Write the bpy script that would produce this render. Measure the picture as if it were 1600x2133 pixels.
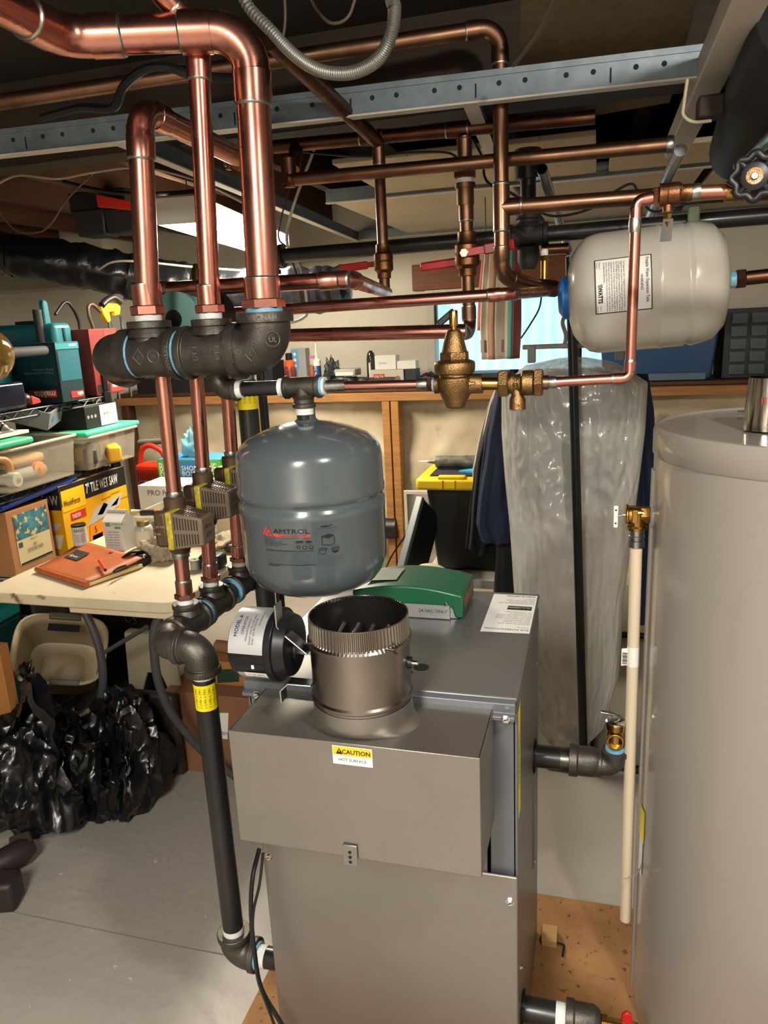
import bpy, bmesh, math, random
from mathutils import Vector, Matrix, noise
random.seed(7)
for _o in list(bpy.data.objects): bpy.data.objects.remove(_o)
SC = bpy.context.scene
COL = SC.collection
PI = math.pi

# ------------------------------------------------------------------ camera
CAMZ = 1.45
CR = Vector((0.96193215, 0.26918222, -0.04719614))     # right
CD = Vector((0.02273083, -0.2509056, -0.96774464))     # down
CF = Vector((-0.27234143, 0.92983187, -0.24747289))    # forward
FPX = 1550.0
cam = bpy.data.cameras.new('camera'); camo = bpy.data.objects.new('camera', cam); COL.objects.link(camo)
m3 = Matrix((CR, -CD, -CF)).transposed()
camo.matrix_world = Matrix.Translation((0, 0, CAMZ)) @ m3.to_4x4()
cam.sensor_fit = 'HORIZONTAL'; cam.sensor_width = 36.0; cam.lens = 36.0 * FPX / 1600.0
cam.clip_start = 0.02; cam.clip_end = 60
SC.camera = camo

# ------------------------------------------------------------------ world, lamps, exposure
w = bpy.data.worlds.new('world'); SC.world = w; w.use_nodes = True
w.node_tree.nodes['Background'].inputs[0].default_value = (1.0, 0.9, 0.78, 1)
w.node_tree.nodes['Background'].inputs[1].default_value = 0.16
def area(name, loc, target, sx, sy, power, col):
    l = bpy.data.lights.new(name, 'AREA'); l.shape = 'RECTANGLE'; l.size = sx; l.size_y = sy
    l.energy = power; l.color = col
    o = bpy.data.objects.new(name, l); COL.objects.link(o); o.location = loc
    o.rotation_euler = (Vector(target) - Vector(loc)).to_track_quat('-Z', 'Y').to_euler()
    return o
def bulb(name, loc, power, col, rad):
    l = bpy.data.lights.new(name, 'POINT'); l.energy = power; l.color = col; l.shadow_soft_size = rad
    o = bpy.data.objects.new(name, l); COL.objects.link(o); o.location = loc
    return o
# ceiling lamps of the same basement that stand outside the frame
bulb('ceiling_bulb', (0.5, 0.25, 2.0), 48, (1.0, 0.93, 0.83), 0.05)
area('ceiling_fixture_light', (-0.35, -0.9, 2.05), (-0.35, -0.9, 0), 0.3, 1.2, 68, (1.0, 0.95, 0.88))
cy_ = SC.cycles
cy_.max_bounces = 5; cy_.diffuse_bounces = 3; cy_.glossy_bounces = 2; cy_.transmission_bounces = 4; cy_.transparent_max_bounces = 6
cy_.caustics_reflective = False; cy_.caustics_refractive = False; cy_.adaptive_threshold = 0.05; cy_.adaptive_min_samples = 16
SC.view_settings.view_transform = 'Standard'; SC.view_settings.look = 'None'
SC.view_settings.gamma = 1.0; SC.view_settings.use_curve_mapping = False
SC.view_settings.exposure = 0.5

# ------------------------------------------------------------------ helpers: points
def V(*a): return Vector(a)
CAM = Vector((0, 0, CAMZ))
def at(px, py, X=None, Y=None, Z=None):
    d = CR * ((px - 800.0) / FPX) + CD * ((py - 1066.5) / FPX) + CF
    if X is not None: t = X / d.x
    elif Y is not None: t = Y / d.y
    else: t = (Z - CAMZ) / d.z
    return CAM + d * t
UX, UY, UZ = V(1,0,0), V(0,1,0), V(0,0,1)

# ------------------------------------------------------------------ helpers: materials
MATS = {}
def lin(h):
    h = h.lstrip('#'); c = [int(h[i:i+2], 16) / 255 for i in (0, 2, 4)]
    return tuple((x / 12.92 if x <= 0.04045 else ((x + 0.055) / 1.055) ** 2.4) for x in c)
def mat(name, col, rough=0.5, metal=0.0, col2=None, scale=8.0, lo=0.35, hi=0.7, bump=0.0, bscale=60.0, rvar=0.0,
        emit=None, estr=0.0, alpha=1.0, trans=0.0, coat=0.0, stretch=None, spec=0.5, detail=3.0, ior=1.45, col3=None, scale3=30.0, lo3=0.6, hi3=0.7):
    if name in MATS: return MATS[name]
    m = bpy.data.materials.new(name); m.use_nodes = True; MATS[name] = m
    nt = m.node_tree; b = nt.nodes['Principled BSDF']
    c = lin(col)
    b.inputs['Base Color'].default_value = (*c, 1); b.inputs['Roughness'].default_value = rough
    b.inputs['Metallic'].default_value = metal; b.inputs['Alpha'].default_value = alpha
    b.inputs['Transmission Weight'].default_value = trans; b.inputs['Coat Weight'].default_value = coat
    b.inputs['Coat Roughness'].default_value = 0.08; b.inputs['Specular IOR Level'].default_value = spec
    b.inputs['IOR'].default_value = ior
    if emit:
        b.inputs['Emission Color'].default_value = (*lin(emit), 1); b.inputs['Emission Strength'].default_value = estr
    L = nt.links.new
    if col2 or bump or rvar or col3:
        tc = nt.nodes.new('ShaderNodeTexCoord'); src = tc.outputs['Object']
        if stretch:
            mp = nt.nodes.new('ShaderNodeMapping'); mp.inputs['Scale'].default_value = stretch
            L(src, mp.inputs[0]); src = mp.outputs[0]
    if col2 or rvar:
        n = nt.nodes.new('ShaderNodeTexNoise'); n.inputs['Scale'].default_value = scale; n.inputs['Detail'].default_value = detail
        n.inputs['Roughness'].default_value = 0.6
        L(src, n.inputs['Vector'])
        mr = nt.nodes.new('ShaderNodeMapRange'); mr.inputs[1].default_value = lo; mr.inputs[2].default_value = hi
        L(n.outputs['Fac'], mr.inputs[0])
    if col2:
        mx = nt.nodes.new('ShaderNodeMix'); mx.data_type = 'RGBA'
        mx.inputs[6].default_value = (*c, 1); mx.inputs[7].default_value = (*lin(col2), 1)
        L(mr.outputs[0], mx.inputs[0]); out = mx.outputs[2]
        if col3:
            n3 = nt.nodes.new('ShaderNodeTexNoise'); n3.inputs['Scale'].default_value = scale3; n3.inputs['Detail'].default_value = 3
            L(src, n3.inputs['Vector'])
            m3_ = nt.nodes.new('ShaderNodeMapRange'); m3_.inputs[1].default_value = lo3; m3_.inputs[2].default_value = hi3
            L(n3.outputs['Fac'], m3_.inputs[0])
            mx3 = nt.nodes.new('ShaderNodeMix'); mx3.data_type = 'RGBA'
            mx3.inputs[7].default_value = (*lin(col3), 1)
            L(out, mx3.inputs[6]); L(m3_.outputs[0], mx3.inputs[0]); out = mx3.outputs[2]
        L(out, b.inputs['Base Color'])
    if rvar:
        r2 = nt.nodes.new('ShaderNodeMapRange'); r2.inputs[3].default_value = max(0.02, rough - rvar); r2.inputs[4].default_value = min(1, rough + rvar)
        L(mr.outputs[0], r2.inputs[0]); L(r2.outputs[0], b.inputs['Roughness'])
    if bump:
        nb = nt.nodes.new('ShaderNodeTexNoise'); nb.inputs['Scale'].default_value = bscale; nb.inputs['Detail'].default_value = 4
        L(src, nb.inputs['Vector'])
        bp = nt.nodes.new('ShaderNodeBump'); bp.inputs['Strength'].default_value = min(1, bump); bp.inputs['Distance'].default_value = 0.004
        L(nb.outputs['Fac'], bp.inputs['Height']); L(bp.outputs[0], b.inputs['Normal'])
    return m

# ------------------------------------------------------------------ helpers: meshes
def perp(d):
    d = d.normalized(); a = UZ if abs(d.z) < 0.9 else UX
    u = d.cross(a).normalized(); return u, d.cross(u).normalized()
class MB:
    def __init__(s): s.v = []; s.f = []; s.mi = []; s.ms = []; s.cur = 0
    def use(s, m):
        if m not in s.ms: s.ms.append(m)
        s.cur = s.ms.index(m); return s
    def face(s, idx): s.f.append(idx); s.mi.append(s.cur)
    def poly(s, pts):
        b = len(s.v); s.v += [Vector(p) for p in pts]; s.face(list(range(b, b + len(pts)))); return s
    def box(s, c, sz, ax=None, taper=None):
        X, Y, Z = ax if ax else (UX, UY, UZ); c = Vector(c); b = len(s.v)
        for k in (-.5, .5):
            t = 1.0 if (taper is None or k > 0) else taper
            for (i, j) in ((-.5, -.5), (.5, -.5), (.5, .5), (-.5, .5)):
                s.v.append(c + X * (i * sz[0] * t) + Y * (j * sz[1] * t) + Z * (k * sz[2]))
        for q in ((3, 2, 1, 0), (4, 5, 6, 7), (0, 1, 5, 4), (1, 2, 6, 5), (2, 3, 7, 6), (3, 0, 4, 7)): s.face([b + i for i in q])
        return s
    def bx(s, x0, x1, y0, y1, z0, z1):
        return s.box(((x0 + x1) / 2, (y0 + y1) / 2, (z0 + z1) / 2), (abs(x1 - x0), abs(y1 - y0), abs(z1 - z0)))
    def sweep(s, pts, rad, n=16, caps=True, squash=None, closed=False, twist0=None):
        pts = [Vector(p) for p in pts]; N = len(pts)
        if not isinstance(rad, (list, tuple)): rad = [rad] * N
        tg = []
        for i in range(N):
            a = pts[i] - pts[i - 1] if i > 0 else V(0, 0, 0); c = pts[i + 1] - pts[i] if i < N - 1 else V(0, 0, 0)
            a = a.normalized() if a.length > 1e-7 else V(0, 0, 0); c = c.normalized() if c.length > 1e-7 else V(0, 0, 0)
            t = a + c
            if t.length < 1e-6: t = tg[-1] if tg else UX
            tg.append(t.normalized())
        if N > 1 and (pts[1] - pts[0]).length < 1e-7:
            for q in range(1, N):
                if (pts[q] - pts[0]).length > 1e-7: tg[0] = (pts[q] - pts[0]).normalized(); break
        u, _ = perp(tg[0])
        if twist0 is not None: u = Vector(twist0)
        b = len(s.v)
        for i in range(N):
            t = tg[i]; u = (u - t * u.dot(t)); u = u.normalized() if u.length > 1e-6 else perp(t)[0]; w_ = t.cross(u)
            q = squash[i] if isinstance(squash, list) else (squash or 1.0)
            for k in range(n):
                a = 2 * PI * k / n; s.v.append(pts[i] + u * (math.cos(a) * rad[i]) + w_ * (math.sin(a) * rad[i] * q))
        for i in range(N - 1):
            for k in range(n):
                s.face([b + i * n + k, b + i * n + (k + 1) % n, b + (i + 1) * n + (k + 1) % n, b + (i + 1) * n + k])
        if caps:
            s.face([b + k for k in range(n)][::-1]); s.face([b + (N - 1) * n + k for k in range(n)])
        return s
    def cyl(s, a, b_, r, r2=None, n=16, caps=True):
        return s.sweep([a, b_], [r, r if r2 is None else r2], n, caps)
    def lathe(s, prof, o, ax, n=32, caps=True):
        o = Vector(o); ax = Vector(ax).normalized()
        return s.sweep_exact([(o + ax * h, r) for r, h in prof], ax, n, caps)
    def sweep_exact(s, pr, ax, n, caps):
        u, w_ = perp(ax); b = len(s.v); N = len(pr)
        for p, r in pr:
            for k in range(n):
                a = 2 * PI * k / n; s.v.append(p + u * (math.cos(a) * r) + w_ * (math.sin(a) * r))
        for i in range(N - 1):
            for k in range(n): s.face([b + i * n + k, b + i * n + (k + 1) % n, b + (i + 1) * n + (k + 1) % n, b + (i + 1) * n + k])
        if caps:
            s.face([b + k for k in range(n)][::-1]); s.face([b + (N - 1) * n + k for k in range(n)])
        return s
    def grid(s, fn, nu, nv, wrapu=False):
        b = len(s.v)
        for j in range(nv + 1):
            for i in range(nu if wrapu else nu + 1): s.v.append(Vector(fn(i / nu, j / nv)))
        W = nu if wrapu else nu + 1
        for j in range(nv):
            for i in range(nu):
                i2 = (i + 1) % W if wrapu else i + 1
                s.face([b + j * W + i, b + j * W + i2, b + (j + 1) * W + i2, b + (j + 1) * W + i])
        return s
    def prism(s, pts, h):
        # extruded outline: pts 3D loop, h vector
        n = len(pts); b = len(s.v); h = Vector(h)
        s.v += [Vector(p) for p in pts] + [Vector(p) + h for p in pts]
        s.face(list(range(b, b + n))[::-1]); s.face(list(range(b + n, b + 2 * n)))
        for k in range(n): s.face([b + k, b + (k + 1) % n, b + n + (k + 1) % n, b + n + k])
        return s
    def ball(s, c, r, n=12, sc=(1, 1, 1)):
        c = Vector(c)
        return s.grid(lambda u, v: c + V(math.cos(u * 2 * PI) * math.sin(v * PI) * r * sc[0], math.sin(u * 2 * PI) * math.sin(v * PI) * r * sc[1], -math.cos(v * PI) * r * sc[2]), n, n // 2 + 2, True)
    def mesh(s, name, m, ang=38, merge=0.0, smooth=True):
        me = bpy.data.meshes.new(name); me.from_pydata([tuple(v) for v in s.v], [], s.f)
        ms = s.ms if s.ms else [m]
        for x in ms: me.materials.append(x)
        if s.ms: me.polygons.foreach_set('material_index', s.mi)
        bm = bmesh.new(); bm.from_mesh(me)
        if merge: bmesh.ops.remove_doubles(bm, verts=bm.verts, dist=merge)
        bmesh.ops.recalc_face_normals(bm, faces=bm.faces)
        bm.to_mesh(me); bm.free()
        if smooth:
            me.shade_smooth(); me.set_sharp_from_angle(angle=math.radians(ang))
        return me
    def obj(s, name, m=None, parent=None, bevel=0.0, bseg=2, **k):
        o = bpy.data.objects.new(name, s.mesh(name, m, **k)); COL.objects.link(o)
        if bevel:
            md = o.modifiers.new('bevel', 'BEVEL'); md.width = bevel; md.segments = bseg; md.limit_method = 'ANGLE'; md.angle_limit = math.radians(40)
            md.harden_normals = False
        if parent: par(o, parent)
        return o
def par(o, p):
    o.parent = p; o.matrix_parent_inverse = root_mat(p).inverted()
def root_mat(p):
    return root_mat(p.parent) @ p.matrix_parent_inverse @ p.matrix_basis if p.parent else p.matrix_basis.copy()
def tag(o, label, cat, group=None):
    o['label'] = label; o['category'] = cat
    if group: o['group'] = group
    return o
def thing(name, label, cat, loc, group=None):
    o = bpy.data.objects.new(name, None); COL.objects.link(o); o.location = loc; o.empty_display_size = 0.05
    return tag(o, label, cat, group)
def struct(o, ): o['kind'] = 'structure'; return o
def lab(o, l): o['label'] = l; return o
def fillet(pts, R, k=6):
    pts = [Vector(p) for p in pts]; out = [pts[0]]
    for i in range(1, len(pts) - 1):
        p = pts[i]; a = (pts[i - 1] - p); b = (pts[i + 1] - p); r = min(R, a.length * .49, b.length * .49)
        a = a.normalized() * r; b = b.normalized() * r
        for j in range(k + 1):
            t = j / k; out.append(p + a * (1 - t) ** 2 + b * t ** 2)
    out.append(pts[-1]); return out
def spline(pts, k=8):
    pts = [Vector(p) for p in pts]; P = [pts[0] * 2 - pts[1]] + pts + [pts[-1] * 2 - pts[-2]]; out = []
    for i in range(1, len(P) - 2):
        for j in range(k):
            t = j / k; a, b, c, d = P[i - 1], P[i], P[i + 1], P[i + 2]
            out.append(0.5 * ((2 * b) + (c - a) * t + (2 * a - 5 * b + 4 * c - d) * t * t + (3 * b - a - 3 * c + d) * t ** 3))
    out.append(pts[-1]); return out

# ------------------------------------------------------------------ helpers: lettering (flat print lying a hair above its surface)
def text_mesh(s, size, align='LEFT', bold=0.0, xs=1.0, shear=0.0, sp=1.0, ls=1.0):
    cu = bpy.data.curves.new('lettering', 'FONT'); cu.body = s; cu.size = size; cu.align_x = align; cu.resolution_u = 2
    cu.offset = bold; cu.shear = shear; cu.space_character = sp; cu.space_line = ls
    o = bpy.data.objects.new('lettering', cu); me = bpy.data.meshes.new_from_object(o)
    bpy.data.objects.remove(o); bpy.data.curves.remove(cu)
    if xs != 1.0:
        for v in me.vertices: v.co.x *= xs
    return me
def text(s, size, o, u, v, m, parent, name='lettering', align='LEFT', warp=None, **k):
    me = text_mesh(s, size, align, **k); u = Vector(u).normalized(); v = Vector(v).normalized(); o = Vector(o)
    for q in me.vertices:
        x, y = q.co.x, q.co.y
        q.co = warp(x, y) if warp else o + u * x + v * y
    me.materials.clear(); me.materials.append(m); me.name = name
    ob = bpy.data.objects.new(name, me); COL.objects.link(ob)
    if parent: par(ob, parent)
    return ob
def strip(pts, m, name, parent):  # flat print patch
    return MB().poly(pts).obj(name, m, parent)
def rect_pts(o, u, v, x0, x1, y0, y1):
    o, u, v = Vector(o), Vector(u), Vector(v); return [o + u * x0 + v * y0, o + u * x1 + v * y0, o + u * x1 + v * y1, o + u * x0 + v * y1]
# ------------------------------------------------------------------ materials
M_CU = mat('new_copper', '#cf9080', 0.31, 1.0, col2='#b07361', scale=9, lo=0.4, hi=0.75, rvar=0.08, col3='#6e3a2e', scale3=14, lo3=0.66, hi3=0.8)
M_CUD = mat('aged_copper', '#94705a', 0.4, 1.0, col2='#664a3a', scale=7, lo=0.35, hi=0.7, rvar=0.1)
M_CUDD = mat('dark_aged_copper', '#704c3c', 0.44, 1.0, col2='#473026', scale=8, lo=0.35, hi=0.7, rvar=0.1)
M_SOLDER = mat('solder', '#b4b4ac', 0.35, 1.0, col2='#7c7a74', scale=60)
M_IRON = mat('black_malleable_iron', '#5c5751', 0.44, 0.75, col2='#423e3a', scale=25, bump=0.14, bscale=320)
M_PIPEBLK = mat('black_lacquered_steel', '#1b1a19', 0.34, 0.0, col2='#2a2826', scale=6, coat=0.1)
M_TAPE = mat('white_thread_tape', '#dcdcd8', 0.7, bump=0.3, bscale=300)
M_BLUE = mat('blue_pipe_dope', '#5fa3c4', 0.45, col2='#8fb9c9', scale=80)
M_GALV = mat('galvanized_steel', '#7c888e', 0.48, 0.5, col2='#6a757c', scale=20)
M_GALVS = mat('bright_conduit_steel', '#c8ccce', 0.25, 1.0, col2='#9aa0a4', scale=15)
M_CHROME = mat('chrome', '#d8d8d4', 0.12, 1.0)
M_BRASS = mat('machined_brass', '#b8924e', 0.24, 1.0, col2='#8d6a34', scale=30)
M_BRONZE = mat('cast_bronze', '#9a7a50', 0.42, 1.0, col2='#7a5d3c', scale=40, bump=0.3, bscale=420)
M_BRONZED = mat('dark_cast_bronze', '#8a5f3e', 0.42, 1.0, col2='#5f3f2a', scale=25, bump=0.2, bscale=300)
M_TANKGRAY = mat('grey_tank_enamel', '#4e5659', 0.2, 0.0, coat=0.6, rvar=0.03, scale=4)
M_BEIGE = mat('beige_tank_enamel', '#bab4a8', 0.25, 0.0, coat=0.5)
M_HEATER = mat('taupe_heater_enamel', '#8e877e', 0.26, 0.0, coat=0.45)
M_JACKET = mat('grey_jacket_enamel', '#6b6a68', 0.33, 0.35)
M_JACKETL = mat('blue_grey_jacket_sheet', '#6d7075', 0.42, 0.45)
M_HOOD = mat('aluminized_steel', '#9c978f', 0.34, 0.85, col2='#928d86', scale=3, bump=0.05, bscale=500)
M_PANEL = mat('brushed_front_sheet', '#9b958e', 0.38, 0.8, col2='#918b85', scale=2.5)
M_FLUE = mat('galvanized_flue', '#a8a097', 0.26, 1.0, col2='#8e877f', scale=5)
M_GREEN = mat('green_plastic', '#1d5a3c', 0.38, 0.0, coat=0.1)
M_BLKPL = mat('black_plastic', '#17171a', 0.42)
M_BLKM = mat('black_metal', '#1b1b1e', 0.3, 0.3)
M_WHITE = mat('white_print', '#dfddd6', 0.55)
M_SILVER = mat('silver_label', '#c2c3c3', 0.35, 0.6)
M_INK = mat('black_ink', '#141414', 0.6)
M_INKG = mat('grey_ink', '#4a4a48', 0.6)
M_YEL = mat('yellow_label', '#e8d415', 0.45)
M_YELCAU = mat('caution_yellow', '#f0b818', 0.5)
M_RED = mat('red_print', '#c8352c', 0.5)
M_REDH = mat('red_vinyl_handle', '#b3141c', 0.35, coat=0.3)
M_WALL = mat('cream_paint', '#d6cfc0', 0.8, col2='#d0c8b8', scale=3)
M_WALLW = mat('white_paint', '#cfc9bd', 0.75)
M_TILE = mat('acoustic_tile', '#c6b296', 0.9, col2='#bda98c', scale=5, col3='#5b4c3c', scale3=90, lo3=0.665, hi3=0.7, bump=0.3, bscale=150)
M_TBAR = mat('white_ceiling_grid', '#c9c0b4', 0.5)
M_WOOD = mat('pine_lumber', '#b8834a', 0.6, col2='#9a6a38', scale=6, stretch=(1, 1, 14))
M_WOODH = mat('pine_lumber_lengthwise', '#b07c46', 0.6, col2='#93643a', scale=6, stretch=(1.2, 14, 14))
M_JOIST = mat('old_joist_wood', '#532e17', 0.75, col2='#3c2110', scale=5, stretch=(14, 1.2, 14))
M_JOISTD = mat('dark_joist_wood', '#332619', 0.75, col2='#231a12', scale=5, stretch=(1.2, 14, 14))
M_BOARD = mat('fibre_board', '#6f6044', 0.8, col2='#625338', scale=30)
M_OSB = mat('stained_plywood_base', '#9c7145', 0.75, col2='#7a5430', scale=5, col3='#4c3826', scale3=60, lo3=0.62, hi3=0.70, bump=0.4, bscale=90)
M_DUCT = mat('black_duct_film', '#15161a', 0.22, 0.0, bump=0.8, bscale=28)
M_BAG = mat('black_bin_liner', '#121214', 0.24, 0.0, bump=0.12, bscale=30)
M_DUCTD = mat('dull_black_wrap', '#08090a', 0.6, bump=0.5, bscale=20)
M_CORD = mat('black_cable_sheath', '#121214', 0.45)
M_WIREW = mat('cream_cable_sheath', '#a89c86', 0.6)
M_WIREB = mat('brown_cable_sheath', '#5a4a3a', 0.6)
M_CARD = mat('cardboard', '#a97548', 0.8, col2='#9c6a40', scale=4)
M_CARDD = mat('dull_cardboard', '#8a6144', 0.8, col2='#7d563a', scale=4)
M_CPVC = mat('cream_cpvc', '#cdbda4', 0.42)
M_TABLE = mat('worn_cream_table_plastic', '#cfc0a2', 0.6, col2='#c6b594', scale=5, col3='#6b5e4a', scale3=16, lo3=0.7, hi3=0.78, bump=0.1, bscale=200)
M_TABLEG = mat('grey_table_leg', '#4e4f50', 0.45, 0.3)
M_TEAL = mat('teal_plastic', '#1d6a72', 0.4)
M_TEALP = mat('teal_pump_housing', '#6c968e', 0.5)
M_SKYPANE = mat('daylit_window_sheet', '#cfe6ee', 0.6, emit='#9dd6ee', estr=0.85)
# ------------------------------------------------------------------ room shell
GZ = 1.90            # ceiling grid height
BW = 4.3             # upper back wall
# floor: two slabs parted by a control joint
mf = mat('grey_floor_paint', '#9d968c', 0.42, col2='#a69f95', scale=2.2, bump=0.55, bscale=34, col3='#c4bfb4', scale3=38, lo3=0.735, hi3=0.75, rvar=0.1)
b = MB(); b.bx(-4.2, 2.4, -1.6, 1.2865, -0.12, 0.0)
fl = struct(b.obj('floor', mf))
b = MB(); b.bx(-4.2, 2.4, 1.2925, 4.6, -0.12, 0.0); fs = b.obj('slab', mf, fl)
b = MB(); b.bx(-4.2, 2.4, 1.28, 1.30, -0.14, -0.012); b.obj('joint_filler', mat('joint_dirt', '#4a443c', 0.9), fl)
# ceiling deck above the joists
b = MB(); b.bx(-4.2, 2.4, -1.6, 4.6, 2.17, 2.22)
ce = struct(b.obj('ceiling', mat('dark_subfloor', '#211a14', 0.85, col2='#17120e', scale=4)))  # side lettering in a greyer white than the front
# joists run away from the camera
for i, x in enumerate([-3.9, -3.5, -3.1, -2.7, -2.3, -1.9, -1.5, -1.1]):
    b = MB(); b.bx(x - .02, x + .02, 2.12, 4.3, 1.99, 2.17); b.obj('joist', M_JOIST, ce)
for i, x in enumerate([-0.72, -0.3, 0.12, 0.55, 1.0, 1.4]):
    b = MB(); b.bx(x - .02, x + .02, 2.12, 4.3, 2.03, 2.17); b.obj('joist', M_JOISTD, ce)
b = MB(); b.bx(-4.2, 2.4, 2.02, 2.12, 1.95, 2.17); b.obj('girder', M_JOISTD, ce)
# upper back wall and the cream block on its left
b = MB()
WX0, WX1, WZ0, WZ1 = -0.95, 0.20, 1.12, 1.61
b.bx(-2.85, WX0, BW, BW + .1, 0.0, 2.2); b.bx(WX1, 2.4, BW, BW + .1, 0.0, 2.2)
b.bx(WX0, WX1, BW, BW + .1, 0.0, WZ0); b.bx(WX0, WX1, BW, BW + .1, WZ1, 2.2)
wb = struct(b.obj('wall_back', M_WALL))
b = MB(); b.bx(-4.2, -2.80, 3.98, BW + .1, 0.0, 2.2); b.obj('wall_block', M_WALL, wb)
b = MB(); b.bx(-4.3, -4.2, -1.6, 4.4, 0.0, 2.2); struct(b.obj('wall_left', M_WALL))
b = MB(); b.bx(2.4, 2.5, -1.6, 4.4, 0.0, 2.2); struct(b.obj('wall_right', M_WALL))
b = MB(); b.bx(-4.2, 2.4, -1.7, -1.6, 0.0, 2.2); struct(b.obj('wall_front', M_WALL))
# old painted stone foundation under the ledge
def stone(u, v):
    x = -2.80 + u * 5.2; z = v * 1.04
    n1 = noise.noise(V(x * 2.2, z * 3.4, 1.3)); n2 = noise.noise(V(x * 7, z * 9, 4.1)); n3 = abs(noise.noise(V(x * 3.1, z * 4.5, 9.7)))
    return V(x, 4.02 - 0.07 * n1 - 0.03 * n2 + 0.05 * max(0, 0.12 - n3) * 4 * 0.5, z)
ms = mat('limewashed_stone', '#dccfb4', 0.9, col2='#c9b999', scale=4, col3='#6b5c48', scale3=5, lo3=0.62, hi3=0.75, bump=0.8, bscale=26)
b = MB(); b.grid(stone, 150, 40); fo = struct(b.obj('trim_1', ms, ang=60)); lab(fo, 'limewashed rubble stone foundation below the wooden ledge')
# wooden frame in front of the stone: plate, ledge board, studs
lz = 1.045
fr = struct(MB().bx(-2.80, 2.4, 3.93, BW, lz + .035, lz + .055).obj('trim_2', mat('dark_ledge_board', '#5a3622', 0.6, col2='#47291a', scale=5, stretch=(1.2, 14, 14)), bevel=.003))
lab(fr, 'brown wooden ledge board with pine plate and studs under it')
MB().bx(-2.80, 2.4, 3.90, 3.99, lz - .012, lz + .033).obj('plate', M_WOODH, fr, bevel=.003)
for sx in (-2.74, -1.86, -1.105, -1.055, -0.2, 1.25):
    xx = sx
    MB().bx(xx - .021, xx + .021, 3.90, 3.985, 0.0, lz - .014).obj('stud', M_WOOD if sx > -2.5 else M_JOIST, fr, bevel=.003)
# window in the back wall
wn = struct(MB().bx(WX0 - .0, WX0 + .05, BW - .02, BW + .08, WZ0, WZ1).obj('window_1', M_WALLW, bevel=.003))
MB().bx(WX1 - .05, WX1, BW - .02, BW + .08, WZ0, WZ1).obj('jamb', M_WALLW, wn, bevel=.003)
MB().bx(WX0 + .05, WX1 - .05, BW - .02, BW + .08, WZ1 - .05, WZ1).obj('head', M_WALLW, wn, bevel=.003)
MB().bx(WX0 + .05, WX1 - .05, BW - .02, BW + .08, WZ0, WZ0 + .03).obj('sill', M_WALLW, wn, bevel=.003)
b = MB(); b.grid(lambda u, v: V(WX0 + .05 + u * (WX1 - WX0 - .1), BW + .085 + .006 * math.sin(u * 90) + .004 * noise.noise(V(u * 30, v * 2, 0)), WZ0 + .03 + v * (WZ1 - WZ0 - .08)), 160, 6)
b.obj('pane', M_SKYPANE, wn)
MB().bx(WX0 + .05, WX0 + .065, BW - .025, BW + .0, WZ0 + .22, WZ0 + .42).obj('latch', M_BLKM, wn, bevel=.002)
b = MB(); b.bx(-1.02, 0.5, BW - .03, BW, WZ1 + .0, WZ1 + .14); st = struct(b.obj('trim_3', mat('stained_header', '#7a4428', 0.55, col2='#633520', scale=5, stretch=(1.2, 14, 14)), bevel=.004)); lab(st, 'brown stained wooden header above the window')

# ------------------------------------------------------------------ suspended ceiling grid
def tee(a, bb, wd, ht, name, parent, mweb=M_GALV):
    # inverted tee from a to bb: white flange, grey web with bulb
    a, bb = Vector(a), Vector(bb); d = (bb - a).normalized(); s_ = d.cross(UZ).normalized(); L = (bb - a).length; c = (a + bb) / 2
    f = MB().box(c, (L, wd, .004), (d, s_, UZ)).obj(name, M_TBAR, parent)
    MB().box(c + UZ * (ht / 2), (L, .006, ht), (d, s_, UZ)).obj('web', mweb, f)
    MB().box(c + UZ * (ht + .004), (L, .012, .010), (d, s_, UZ)).obj('bulb', mweb, f)
    return f
CY = 1.69; CZ = GZ
a0 = at(-40, 330, Z=CZ - .0); a1 = at(1462, 163, Z=CZ)
A0 = V(a0.x - .1, a0.y, CZ); A1 = V(a1.x, a1.y, CZ)
mr = thing('ceiling_channel', 'long galvanized ceiling channel with punched holes crossing in front of the pipes', 'ceiling channel', (A0 + A1) / 2)
d = (A1 - A0).normalized(); s_ = d.cross(UZ).normalized(); L = (A1 - A0).length; c = (A0 + A1) / 2
MB().box(c, (L, .028, .004), (d, s_, UZ)).obj('flange', M_TBAR, mr)
MB().box(c + UZ * .026, (L, .007, .050), (d, s_, UZ)).obj('web', M_GALV, mr)
MB().box(c + UZ * .055, (L, .014, .012), (d, s_, UZ)).obj('bulb', M_GALV, mr)
mh = mat('punched_hole', '#191b1d', 0.8)
hb = MB()
t = .06; k = 0
while t < L - .02:
    p = A0 + d * t + UZ * .034 + s_ * .0037
    q = p + s_ * .0004
    MB().cyl(p - s_ * .001, q, .0055, n=12).obj('punched_hole', mh, mr)
    if k % 4 == 2:
        p2 = A0 + d * (t + .035) + UZ * .024 + s_ * .0037
        MB().box(p2, (.0035, .0012, .028), (d, s_, UZ)).obj('slot', mh, mr)
    t += (.055 if k % 2 else .085); k += 1
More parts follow.
